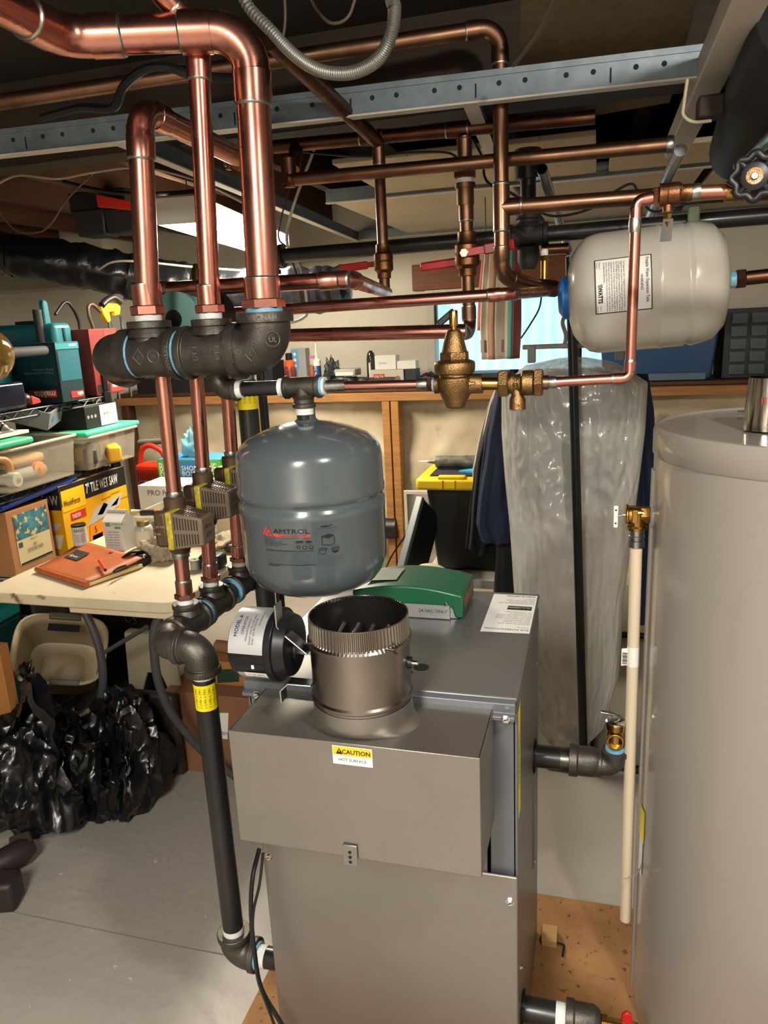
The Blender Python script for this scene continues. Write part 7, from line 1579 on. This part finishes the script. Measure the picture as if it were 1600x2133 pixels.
MB().bx(ka - .05, kb, 2.2, 2.218, .1, kz).obj('front', M_BLKPL, SCc); MB().bx(ka - .05, kb, 2.218, 2.40, .1, kz).obj('carton', mat('grey_print_top', '#6a655c', .6), SCc); text('Daily\nessential\nkitchen\nproducts', .02, V(ka + .02, 2.198, kz - .04), UX, UZ, M_WHITE, SCc, 'lettering', ls=.8); 
# patterned suitcase
SC_ = thing('patterned_bag', 'black fabric bag with white scroll pattern standing under the table', 'bag', V(-1.55, 2.3, 0)); pa0, pa1 = at(178, 1300, Y=2.24).x, at(300, 1300, Y=2.24).x; pz_ = TZ - .055
b = MB(); b.bx(pa0, pa1, 2.24, 2.38, 0.02, pz_); b.obj('body', mat('black_fabric', '#0f0e0d', .8), SC_, bevel=.02)
rnd = random.Random(5); M_SCR = mat('white_scroll_print', '#8d8a80', .7)
for k in range(26):
    cx_ = lerp(pa0 + .03, pa1 - .03, rnd.random()); cz_ = lerp(.38, pz_ - .03, rnd.random()); r0_ = rnd.uniform(.012, .028); ph = rnd.uniform(0, 6.28); sg = rnd.choice((-1, 1))
    P_ = [V(cx_ + r0_ * (1 - t * .8) * math.cos(ph + sg * t * 7), 2.2378, cz_ + r0_ * (1 - t * .8) * math.sin(ph + sg * t * 7)) for t in [i / 16 for i in range(17)]]
    MB().sweep(P_, [.0008 + .0025 * math.sin(PI * i / 16) for i in range(17)], 5, squash=.3).obj('scroll', M_SCR, SC_)
# white step stool
WSx = thing('step_stool', 'off white plastic step stool with arched opening under the table', 'stool', V(-1.42, 2.05, 0)); s0x, s1x = at(262, 1400, Y=2.0).x, at(375, 1400, Y=2.0).x; sz_ = at(320, 1322, Y=2.0).z
P = [V(s0x - .01, 2.0, 0), V(s0x + .015, 2.0, sz_), V(s1x - .015, 2.0, sz_), V(s1x + .01, 2.0, 0), V(s1x - .045, 2.0, 0), V(s1x - .05, 2.0, sz_ * .55), V(s1x - .075, 2.0, sz_ * .70), V(s0x + .085, 2.0, sz_ * .70), V(s0x + .055, 2.0, sz_ * .55), V(s0x + .05, 2.0, 0)]
MB().prism(P, (0, .012, 0)).obj('side', mat('off_white_plastic', '#9c917a', .55), WSx, bevel=.003); MB().bx(s0x + .01, s1x - .01, 2.012, 2.04, sz_ - .02, sz_).obj('top', mat('off_white_plastic', '#9c917a'), WSx, bevel=.004)
# cardboard boxes
kc0, kc1 = at(357, 1500, Y=1.98).x, at(545, 1500, Y=1.98).x; kz1 = at(430, 1440, Y=1.98).z
KC = carton('cardboard_box', 'large brown cardboard box with white shipping label on the floor', 'box', kc0 + .0, kc1, 1.96, 2.25, 0.001, kz1, M_CARDD)
lk = strip([at(458, 1485, Y=1.9588), at(476, 1485, Y=1.9588), at(474, 1540, Y=1.9588), at(456, 1538, Y=1.9588)], M_WHITE, 'shipping_label', KC); text('SDS', .016, at(462, 1530, Y=1.957), UX, UZ, M_INK, lk, 'lettering')
gb0, gb1 = at(445, 1400, Y=2.06).x, at(535, 1400, Y=2.06).x
GB = carton('green_label_box', 'small cardboard box with green label on top of the large one', 'box', gb0, gb1, 2.03, 2.2, kz1 + .001, at(480, 1380, Y=2.03).z, mat('kraft_orange', '#a56d38', .75)); strip([at(452, 1395, Y=2.0288), at(497, 1393, Y=2.0288), at(498, 1420, Y=2.0288), at(453, 1423, Y=2.0288)], mat('dark_green_label', '#1c3a28', .6), 'green_label', GB)
strip([at(452, 1432, Y=2.0288), at(508, 1430, Y=2.0288), at(508, 1447, Y=2.0288), at(452, 1450, Y=2.0288)], mat('dark_green_label', '#1c3a28'), 'green_label', GB)
gbz = at(480, 1380, Y=2.03).z
o = MB().cyl(V(gb0 + .0, 2.10, gbz + .022), V(gb1 - .01, 2.08, gbz + .022), .021, n=18).obj('cardboard_tube', M_CARDD); tag(o, 'brown cardboard tube lying on the green label box', 'tube')
o = MB().ball(at(372, 1576, Z=.012), .011, 10, (1, 1, .8)).obj('red_bead', M_RED); tag(o, 'tiny red plastic bit on the floor by the cardboard box', 'plastic bit')
cl0 = at(0, 1500, Y=1.72).x; cl1 = at(36, 1500, Y=1.72).x
o = carton('cardboard_box', 'plain orange cardboard box at the left edge behind the bin bags', 'box', cl1 - .22, cl1, 1.70, 1.74, .0, at(5, 1350, Y=1.70).z, mat('kraft_orange', '#a56d38'))
fc0 = at(205, 1440, Y=1.97)
FC_ = thing('folded_chair', 'dark grey plastic folding chair stored flat under the table', 'chair', V(-1.6, 1.95, 0)); ca, cb_ = at(205, 1440, Y=1.92).x, at(365, 1440, Y=1.92).x; fz_ = at(280, 1436, Y=1.92).z
MB().bx(ca, cb_, 1.90, 1.935, .02, fz_).obj('seat', mat('dark_taupe_plastic', '#2c2825', .5), FC_, bevel=.012); text('LIFETIME', .018, V((ca + cb_) / 2 - .02, 1.898, fz_ - .035), UX, UZ, mat('dark_taupe_raised', '#4a4540', .5), FC_, 'raised_lettering')
# bin bags
def bag(label, c, sc, seed, tilt=0.0):
    def fn(u, v):
        a, b_ = 2 * PI * u, PI * v; d = V(math.cos(a) * math.sin(b_), math.sin(a) * math.sin(b_), -math.cos(b_))
        def fold(q): return abs(noise.noise(q))
        lean = V(.5 * d.z, -.35 * d.z, 0)
        q1 = V(d.x * 2.0, d.y * 2.0, d.z * .8) + lean + V(seed, 0, 0); q2 = V(d.x * 4.6, d.y * 4.6, d.z * 1.3) - lean * 2 + V(0, seed, 0); q3 = V(d.x * 5 - d.z * 5, d.y * 6, d.z * 5 + d.x * 3) + V(0, 0, seed)
        r_ = 1.10 + .22 * noise.noise(d * 1.3 + V(seed, 4, 0)) - .55 * (fold(q1) - .2) - .22 * (fold(q2) - .2) - .05 * fold(q3)
        p = V(d.x * sc[0] * r_, d.y * sc[1] * r_, d.z * sc[2] * r_)
        z = c[2] + p.z; z = max(z, .004)
        return V(c[0] + p.x + tilt * p.z, c[1] + p.y, z)
    return fn
BB = thing('bin_bag', 'crumpled black bin bag lying on the floor at the left', 'bag', V(-1.68, 1.62, 0)); MB().grid(bag('', (-1.66, 1.66, .15), (.20, .16, .17), 3.1), 190, 90, True).obj('film', M_BAG, BB, ang=34)
def flap(pts, w0, seed, name, parent):
    w0 *= 1.5
    sp_ = spline(pts, 10); n = len(sp_)
    def fn(u, v):
        p = sp_[int(round(u * (n - 1)))]; wv = w0 * math.sin(PI * min(1, .12 + u * .9)) ; return p + V(.5, -.6, .1) * (v - .5) * wv + V(.03, .02, .03) * noise.noise(V(u * 5, v * 3, seed)) * 1.2 + V(0, 0, .02) * noise.noise(V(u * 12, v * 8, seed + 4))
    o = MB().grid(fn, n - 1, 8).obj(name, M_BAG, parent, ang=70)
flap([at(40, 1385, Y=1.72), at(75, 1430, Y=1.66), at(105, 1490, Y=1.60), at(118, 1560, Y=1.58), at(140, 1650, Y=1.55)], .12, 1, 'loose_flap', BB)
flap([at(10, 1560, Y=1.6), at(40, 1480, Y=1.64), at(60, 1420, Y=1.70), at(45, 1385, Y=1.74)], .12, 2, 'loose_flap', BB)
BB2 = thing('bin_bag', 'smaller glossy black bin bag leaning right of the first one', 'bag', V(-1.45, 1.78, 0)); MB().grid(bag('', (-1.42, 1.76, .15), (.14, .13, .19), 8.4, .12), 170, 90, True).obj('film', M_BAG, BB2, ang=34)
flap([at(130, 1480, Y=1.66), at(175, 1530, Y=1.62), at(215, 1600, Y=1.60), at(235, 1680, Y=1.60)], .12, 5, 'loose_flap', BB2); flap([at(200, 1460, Y=1.68), at(240, 1540, Y=1.66), at(262, 1620, Y=1.64)], .11, 6, 'loose_flap', BB2)
# cordless tool at lower left
DR = thing('cordless_drill', 'red and black cordless tool lying on the floor at the left edge', 'power tool', at(0, 1880, Z=0)); dp = at(15, 1840, Z=.04)
bx_ = at(5, 1850, Z=.045) + V(.03, -.01, 0); MB().box(bx_ + V(-.03, .0, .0), (.10, .075, .085), ((UX + UY * .35).normalized(), (UY - UX * .35).normalized(), UZ)).obj('battery', mat('dark_battery', '#2c2422', .5), DR, bevel=.012)
lp = MB().box(bx_ + V(-.042, -.041, -.004), (.05, .003, .06), ((UX + UY * .35).normalized(), (UY - UX * .35).normalized(), UZ)).obj('label', M_MKR, DR); text('FUEL', .02, bx_ + V(-.034, -.0455, .024), -UZ, (UX + UY * .35), M_WHITE, DR, 'lettering', bold=.0003)
MB().lathe([(.03, -.06), (.036, -.04), (.036, .03), (.025, .05), (.02, .06)], at(25, 1785, Z=.05), (UX * .5 + UY), 18).obj('motor', mat('dark_battery', '#2c2422'), DR); MB().box(at(45, 1762, Z=.05), (.06, .06, .05), ((UX + UY).normalized(), (UY - UX).normalized(), UZ)).obj('shoe', mat('grimy_metal', '#6a5a48', .45, .6), DR, bevel=.008); MB().prism([at(52, 1752, Z=.03), at(70, 1728, Z=.035), at(66, 1726, Z=.045), at(48, 1748, Z=.045)], (0, 0, .004)).obj('blade', mat('worn_blade', '#9a7a60', .4, .7), DR)
# ------------------------------------------------------------------ wraparound fluorescent fixture over the table
fa_ = at(322, 470, Z=1.81); fe_ = at(530, 530, Z=1.81); fd = V(fe_.x - fa_.x, fe_.y - fa_.y, 0).normalized(); fsd = V(fd.y, -fd.x, 0); FLn, FWd = 1.20, .19
FX_ = thing('ceiling_light', 'lit wraparound fluorescent fixture over the work table', 'light fixture', fa_ + fd * .6 + UZ * .09)
fcn_ = fa_ + fd * (FLn / 2) + fsd * (FWd / 2)
MB().box(fcn_ + UZ * .075, (FWd * .8, FLn, .03), (fsd, fd, UZ)).obj('pan', M_WALLW, FX_, bevel=.003)
for e in (-.42, .42): MB().cyl(fcn_ + fd * (FLn * e) + UZ * .088, fcn_ + fd * (FLn * e) + UZ * .36, .0025, n=6).obj('hanging_chain', M_GALVS, FX_)
for e in (-1, 1):
    q = fcn_ + fd * (FLn / 2 * e)
    MB().prism([q - fsd * FWd / 2 + UZ * .012, q - fsd * FWd * .42 - UZ * .0, q + fsd * FWd * .42 - UZ * .0, q + fsd * FWd / 2 + UZ * .012, q + fsd * FWd / 2 + UZ * .085, q - fsd * FWd / 2 + UZ * .085], fd * .006 * e).obj('end_cap', M_WALLW, FX_)
M_LENS = mat('lit_lens', '#ffffff', .4, emit='#fff3dc', estr=75.0); M_LSIDE = mat('lit_lens_side', '#e8e0cc', .4, emit='#ffeecb', estr=5.0)
MB().box(fcn_ + UZ * .004, (FWd * .86, FLn - .01, .006), (fsd, fd, UZ)).obj('lens', M_LENS, FX_)
for s_ in (-1, 1):
    pl2 = fcn_ + fsd * (s_ * FWd * .46)
    MB().box(pl2 + UZ * .042, (.006, FLn - .012, .072), ((fsd - UZ * .18 * s_).normalized(), fd, UZ)).obj('lens_side', M_LSIDE, FX_)

# ------------------------------------------------------------------ black flexible duct
dp_ = [at(-80, 515, Y=2.95), at(60, 538, Y=2.98), at(200, 560, Y=3.1), at(330, 590, Y=3.25), at(480, 608, Y=3.4), at(620, 606, Y=3.5), at(730, 600, Y=3.55)]
sp_ = spline(dp_, 16); rad = [.088 + .012 * noise.noise(V(i * .4, 0, 0)) + (.02 * min(1, i / 60)) for i in range(len(sp_))]; rad[-1] *= .5; rad[-2] *= .8
DU = thing('flexible_duct', 'wrinkled black flexible duct sagging under the left joists', 'duct', sp_[len(sp_) // 2])
b = MB(); b.sweep(sp_, rad, 40); 
for i, v in enumerate(b.v): v += V(noise.noise(v * 16), noise.noise(v * 16 + V(9, 0, 0)), noise.noise(v * 16 + V(0, 9, 0))) * .010 + V(0, 0, 1) * abs(noise.noise(v * 34)) * .008
b.obj('sleeve', M_DUCT, DU, ang=30)
for t_ in (12, 40, 70):
    if t_ < len(sp_) - 2: MB().sweep([sp_[t_], sp_[t_ + 1]], rad[t_] + .006, 30).obj('strap', M_DUCT, DU)
o = MB().bx(-4.1, -2.3, 3.4, 3.6, 1.70, 1.78).obj('duct_shelf', mat('grey_board', '#8f8878', .7), None); tag(o, 'grey board on the wall under the flexible duct at far left', 'board')
# ------------------------------------------------------------------ red hook and black bins between the joists
BXs = thing('black_bin_pair', 'two black plastic parts bins hanging between the joists', 'parts bin', at(210, 470, Y=2.75))
def bpx(px, py, y=2.72): return at(px, py, Y=y)
for (xa, xb, ya, yb) in ((155, 214, 432, 494), (218, 276, 428, 488)):
    p0_, p1_ = bpx(xa, yb), bpx(xb, ya); MB().box(((p0_.x + p1_.x) / 2, 2.78, (p0_.z + p1_.z) / 2), (p1_.x - p0_.x, .12, p1_.z - p0_.z), taper=.86).obj('bin', mat('dark_bin_plastic', '#1f1f20', .42), BXs, bevel=.008)
p0_, p1_ = bpx(142, 440), bpx(210, 405); MB().bx(p0_.x, p1_.x + .1, 2.73, 2.86, p0_.z - .01, p1_.z + .02).obj('rail', mat('dark_bin_plastic', '#1f1f20'), BXs, bevel=.006)
RH = thing('red_bracket', 'bright red metal bracket above the black parts bins', 'bracket', bpx(240, 415)); MB().prism([bpx(199, 404, 2.68), bpx(278, 420, 2.68), bpx(278, 440, 2.68), bpx(262, 436, 2.68), bpx(203, 431, 2.68)], (0, .03, 0)).obj('arm', mat('red_paint', '#c8281c', .4), RH, bevel=.003)

# ------------------------------------------------------------------ flexible metal conduit and cables overhead
cd = [V(at(800, -90, Y=1.25).x, 1.25, 2.165), at(812, -40, Y=1.25), at(822, 20, Y=1.25), at(812, 80, Y=1.26), at(782, 128, Y=1.28), at(730, 152, Y=1.30), at(670, 148, Y=1.32), at(620, 120, Y=1.34), at(570, 70, Y=1.36), at(500, -20, Y=1.38), V(at(480, -80, Y=1.38).x, 1.38, 2.165)]
sc_ = spline(cd, 26); MFX = thing('flexible_conduit', 'looping flexible metal conduit at the top centre', 'conduit', sc_[60])
MB().sweep(sc_, [.0092 if i % 2 else .0108 for i in range(len(sc_))], 14).obj('armour', mat('dull_armour', '#9b9a94', .38, .7), MFX)
def cable(label, pts, r, m, k=10, name='cable'):
    o = MB().sweep(spline(pts, k), r, 8).obj(name, m); tag(o, label, 'cable'); return o
cable('thick black cable bending over the left riser top', [at(90, 245, Y=1.5), at(170, 225, Y=1.45), at(235, 225, Y=1.42), at(258, 180, Y=1.40), at(300, 145, Y=1.38), at(350, 140, Y=1.38), at(410, 158, Y=1.40), at(520, 165, Y=1.5)], .0085, M_CORD)
cable('brown cable hanging in a loop below the left joists', [at(-10, 430, Y=2.3), at(30, 478, Y=2.3), at(75, 485, Y=2.3), at(105, 468, Y=2.3), at(140, 415, Y=2.3), at(195, 360, Y=2.3)], .0028, M_WIREB)
cable('pale cable along the bottom of the dark girder at left', [at(-10, 385, Y=2.2), at(40, 365, Y=2.2), at(120, 372, Y=2.2), at(200, 358, Y=2.2), at(300, 350, Y=2.2), at(420, 380, Y=2.4), at(520, 430, Y=2.6)], .004, M_WIREW)
cable('pale cable crossing the flexible duct at left', [at(205, 562, Y=2.9), at(235, 546, Y=2.88), at(290, 545, Y=2.9), at(400, 556, Y=3.0), at(510, 564, Y=3.1)], .0045, M_WIREW)
cable('black cable running behind the bins to the risers', [at(120, 375, Y=2.5), at(200, 395, Y=2.5), at(270, 403, Y=2.5), at(360, 402, Y=2.5), at(450, 392, Y=2.5)], .007, M_CORD)
cable('thin pale cord hanging past the channel at the right bar', [at(1432, 165, Y=1.6), at(1425, 215, Y=1.6), at(1424, 240, Y=1.6), at(1445, 254, Y=1.6), at(1480, 252, Y=1.65)], .003, M_WIREW)
cable('pale cord crossing the tan ceiling board', [at(1165, -20, Y=1.2), at(1130, 55, Y=1.35), at(1098, 100, Y=1.5), at(1070, 135, Y=1.62)], .0045, M_WIREB)
cable('thin dark cable clipped under the header pipe', [at(590, 312, Y=2.0), at(690, 322, Y=2.0), at(760, 326, Y=2.0), at(850, 318, Y=2.0), at(930, 318, Y=2.0), at(960, 335, Y=2.0)], .003, M_CORD)
cable('black cable pair drooping beside the long copper drop', [at(985, 290, Y=2.0), at(1005, 330, Y=2.0), at(1010, 370, Y=2.0), at(1030, 390, Y=2.0), at(1060, 400, Y=2.0), at(1085, 415, Y=2.0)], .0035, M_CORD)
cable('thin black cable draped behind the right copper branch', [at(1090, 420, Y=2.0), at(1150, 450, Y=2.0), at(1230, 435, Y=2.0), at(1280, 400, Y=2.0), at(1315, 383, Y=2.0), at(1330, 400, Y=2.0), at(1360, 440, Y=2.0), at(1430, 425, Y=2.0), at(1560, 415, Y=2.0)], .003, M_CORD)
cable('thin cord hanging in front of the window right of the towel', [at(1118, 490, Y=3.2), at(1125, 545, Y=3.2), at(1128, 600, Y=3.2), at(1124, 640, Y=3.2), at(1105, 675, Y=3.2), at(1085, 705, Y=3.2)], .0035, M_CORD)
cable('white cord looping behind the thick riser', [V(-.77, 2.4, 2.17), at(600, 470, Y=2.4), at(628, 560, Y=2.4), at(640, 640, Y=2.4), at(632, 662, Y=2.4), at(600, 672, Y=2.4), at(560, 668, Y=2.4)], .005, mat('white_cord', '#b9b2a6', .5))
cable('thin white cord hanging behind the thick riser to the duct', [V(-.87, 2.5, 2.17), at(583, 465, Y=2.5), at(600, 520, Y=2.5), at(620, 580, Y=2.5), at(630, 640, Y=2.5)], .003, M_CORD)
# rigid conduits
def conduit(label, a, b_, r, m=M_GALVS, open_end=False):
    t = thing('steel_conduit', label, 'conduit', (a + b_) / 2); d_ = (b_ - a).normalized()
    MB().sweep_exact([(a, r), (b_, r)], d_, 20, not open_end).obj('tube', m, t)
    if open_end:
        MB().sweep_exact([(a, r), (a - d_ * .0005, r * .86), (a + d_ * .1, r * .86)], d_, 20, False).obj('open_end', mat('dark_opening', '#12110f'), t)
    return t
conduit('open ended steel conduit slanting down above the garment rack', at(1129, 352, Y=1.95), at(1184, 520, Y=2.7), .0130, open_end=True)
conduit('bright steel conduit behind the ball valve at upper right', at(1418, 312, Y=1.9), at(1345, 470, Y=2.5), .014)
conduit('bright steel conduit coming in at the right edge above the gate valve', at(1640, 255, Y=1.55), at(1555, 330, Y=1.9), .014)
# dark insulated duct at upper right
DU2 = thing('insulated_duct', 'dark insulated duct overhead at the upper right corner', 'duct', at(1570, 220, Y=1.6))
MB().sweep(spline([at(1680, 40, Y=1.5), at(1610, 170, Y=1.65), at(1570, 260, Y=1.9), at(1545, 310, Y=2.2)], 10), .075, 26).obj('sleeve', M_DUCTD, DU2)
JX_ = at(1480, 225, Y=1.75); o = MB().box(JX_, (.05, .05, .04)).obj('wood_block', M_JOISTD, bevel=.004); tag(o, 'small brown wood block beside the cream rail at upper right', 'block')
# ------------------------------------------------------------------ things on the back ledge
LZ = lz + .056
def lx(px, y=4.08): return at(px, 760, Y=y).x
def lzp(py, px=750, y=4.08): return at(px, py, Y=y).z
k = thing('spray_can', 'black and orange spray can on the back ledge', 'can', V(lx(603), 4.08, LZ)); MB().lathe([(.03, 0), (.03, .12), (.027, .125)], V(lx(603), 4.08, LZ), UZ, 20).obj('body', mat('can_black_red', '#30201c', .4, col2='#a83a20', scale=20), k); MB().lathe([(.028, .12), (.028, .155), (.022, .16)], V(lx(603), 4.08, LZ), UZ, 20).obj('collar', mat('can_orange', '#e0602a', .4), k); MB().lathe([(.02, .155), (.02, .195), (.015, .20)], V(lx(603), 4.08, LZ), UZ, 16).obj('cap', M_BLKPL, k)
k = carton('blue_white_box', 'tall blue and grey box with diamond icons on the back ledge', 'box', lx(608, 4.15), lx(638, 4.15), 4.15, 4.22, LZ + .001, lzp(726, 620, 4.15), mat('grey_pack', '#9a9c9c', .5)); strip([V(lx(608, 4.15), 4.1488, LZ + .1), V(lx(623, 4.15), 4.1488, LZ + .1), V(lx(623, 4.15), 4.1488, lzp(728, 620, 4.15)), V(lx(608, 4.15), 4.1488, lzp(728, 620, 4.15))], mat('sky_blue_print', '#5a9ac0', .5), 'blue_panel', k)
for j in range(3): zz = lzp(738 + j * 12, 615, 4.15); c_ = V(lx(615.5, 4.15), 4.1476, zz); MB().poly([c_ + V(0, 0, .012), c_ + V(.012, 0, 0), c_ - V(0, 0, .012), c_ - V(.012, 0, 0)]).obj('diamond', M_WHITE, k)
k = thing('red_canister', 'red canister with pink lid on the back ledge', 'canister', V(lx(651), 4.10, LZ)); MB().lathe([(.026, 0), (.026, .075)], V(lx(651), 4.10, LZ), UZ, 18).obj('base', M_RED, k); MB().lathe([(.0265, .075), (.0265, .13)], V(lx(651), 4.10, LZ), UZ, 18).obj('label', mat('can_label_orange', '#b8603a', .5), k); MB().lathe([(.024, .13), (.024, .165)], V(lx(651), 4.10, LZ), UZ, 18).obj('neck', mat('pale_clear', '#b8b2a4', .3), k); MB().lathe([(.026, .165), (.026, .178), (.02, .18)], V(lx(651), 4.10, LZ), UZ, 18).obj('lid', mat('pink_lid', '#c86a90', .5), k)
k = thing('caulk_tube', 'white caulk tube with tall nozzle standing on the back ledge', 'caulk tube', V(lx(664), 4.05, LZ)); MB().lathe([(.023, 0), (.023, .05)], V(lx(664), 4.05, LZ), UZ, 18).obj('base', mat('tube_cream', '#c8c4a8', .5), k); MB().lathe([(.0232, .05), (.0232, .125)], V(lx(664), 4.05, LZ), UZ, 18).obj('label', mat('tube_blue', '#1f4a78', .5), k); MB().lathe([(.023, .125), (.023, .155), (.012, .16), (.008, .17), (.003, .25)], V(lx(664), 4.05, LZ), UZ, 16).obj('nozzle', M_WHITE, k); cyl_text('DEX 230', .02, V(lx(664), 4.05, LZ + .09), UZ, V(.2, -1, 0), .0236, M_WHITE, k, along='axis', name='label_lettering')
lump('tool_pile', 'dark grey tools heaped on the back ledge beside the caulk tube', 'tools', (lx(690), 4.1, LZ), (.05, .05, .09), mat('dark_grey_metal', '#4a4c4e', .4, .4), seed=21, amp=.8, fr=3)
lump('tool_pile', 'low dark tools lying along the back ledge under the white device', 'tools', (lx(730), 4.08, LZ), (.16, .06, .035), mat('dark_plastic_tools', '#33353a', .4), seed=23, amp=.6, fr=3)
k = thing('white_device', 'flat white and grey device resting on the dark tools on the ledge', 'device', V(lx(725), 4.1, LZ + .05)); MB().bx(lx(699), lx(742), 4.05, 4.17, LZ + .06, LZ + .10).obj('case', mat('pale_device', '#a8a89c', .5), k, bevel=.006); MB().bx(lx(702), lx(738), 4.047, 4.05, LZ + .064, LZ + .084).obj('front', M_WHITE, k)
k = thing('black_glass_vase', 'tall dark glass vase on the back ledge', 'vase', V(lx(769), 4.12, LZ)); MB().lathe([(.024, 0), (.026, .05), (.026, .15), (.020, .18), (.008, .195)], V(lx(769), 4.12, LZ), UZ, 20).obj('glass', mat('smoky_glass', '#2c2c2a', .1, coat=.8), k); MB().cyl(V(lx(769), 4.09, LZ + .02), V(lx(769), 4.09, LZ + .13), .006, n=10).obj('stick', M_WHITE, k)
dx0, dx1, dz1 = lx(772), lx(842), lzp(770, 800)
k = carton('faucet_box', 'white and black faucet carton with red DELTA panel on the back ledge', 'box', dx0, dx1, 4.06, 4.18, LZ + .001, dz1, mat('pale_box', '#b9b2a4', .55)); strip([V(dx0 + .02, 4.0588, dz1 - .048), V(dx0 + .085, 4.0588, dz1 - .048), V(dx0 + .085, 4.0588, dz1 - .022), V(dx0 + .02, 4.0588, dz1 - .022)], M_RED, 'brand_panel', k); text('DELTA', .020, V(dx0 + .026, 4.0576, dz1 - .043), UX, UZ, M_WHITE, k, 'lettering', xs=.85); strip([V(dx0, 4.0586, LZ + .004), V(dx0 + .15, 4.0586, LZ + .004), V(dx0 + .15, 4.0586, LZ + .05), V(dx0, 4.0586, LZ + .05)], mat('dark_print', '#3c3a38', .5), 'print_band', k); text('PORTER', .020, V(dx0 + .012, 4.0576, dz1 - .072), UX, UZ, M_INKG, k, 'lettering'); MB().sweep_exact([(V(dx0 + .16, 4.0586, dz1 - .05), .016), (V(dx0 + .16, 4.058, dz1 - .05), .016)], -UY, 16, True).obj('printed_faucet', mat('print_tan', '#7a6a58', .5), k)
o = carton('black_box', 'plain dark box beside the faucet carton on the ledge', 'box', lx(845), lx(868), 4.06, 4.16, LZ + .001, dz1 - .0, mat('dark_box', '#2a2c30', .6))
k = carton('white_box', 'white box with blue print stacked on the faucet carton', 'box', lx(782), lx(826), 4.07, 4.15, dz1 + .001, lzp(740, 800), M_WHITE); text('SWISH', .016, V(lx(790), 4.0688, dz1 + .03), UX, UZ, mat('sky_blue_print', '#5a9ac0'), k, 'lettering')
o = carton('white_box', 'flatter white box at the right end on top of the dark box', 'box', lx(829), lx(868), 4.06, 4.14, dz1 + .001, lzp(751, 850), M_WHITE)
lump('black_pouch', 'black pouch with yellow edge on the ledge behind the regulator', 'pouch', (lx(895), 4.06, LZ), (.06, .05, .045), M_BLKPL, seed=31, amp=.3)
k = carton('dark_crate', 'dark crate standing on the back ledge behind the slim steel pipe', 'box', lx(548), lx(575), 4.02, 4.2, LZ + .001, lzp(752, 560), mat('dark_crate', '#1f2024', .6))
o = MB().bx(lx(300, 4.05), lx(500, 4.05), 3.95, 4.2, LZ + .0, LZ + .085).obj('dark_case', mat('dark_crate', '#1f2024')); tag(o, 'long dark case on the ledge behind the pump', 'case')
o = MB().bx(lx(975), lx(1060), 4.0, 4.2, LZ + .0, LZ + .06).obj('slate_box', mat('slate_box', '#26343c', .5)); tag(o, 'low slate coloured box on the sill side of the ledge below the window', 'box')

cable('thin grey wire hanging from the dark joists left of the conduit loop', [at(592, -20, Y=1.5), at(594, 40, Y=1.5), at(588, 90, Y=1.5)], .003, M_WIREB)
cable('grey wire loop near the ceiling right of the conduit arch', [at(640, -20, Y=1.5), at(660, 20, Y=1.5), at(690, 48, Y=1.5), at(725, 35, Y=1.5), at(745, -20, Y=1.5)], .003, M_WIREB)
o = MB().box(at(1145, 1945, Z=.032) + V(0, 0, -.006), (.035, .05, .018)).obj('wood_offcut', mat('pale_plywood', '#b08a58', .7), bevel=.001); tag(o, 'small plywood offcut on the base board beside the boiler', 'wood block')
hk_ = [at(1150, 1962, Z=.020), at(1176, 1968, Z=.020), at(1172, 1992, Z=.020)]
o = MB().sweep(fillet(hk_, .006), .0026, 6).obj('hex_key', M_BLKM); tag(o, 'black L shaped hex key lying on the plywood base', 'hex key')
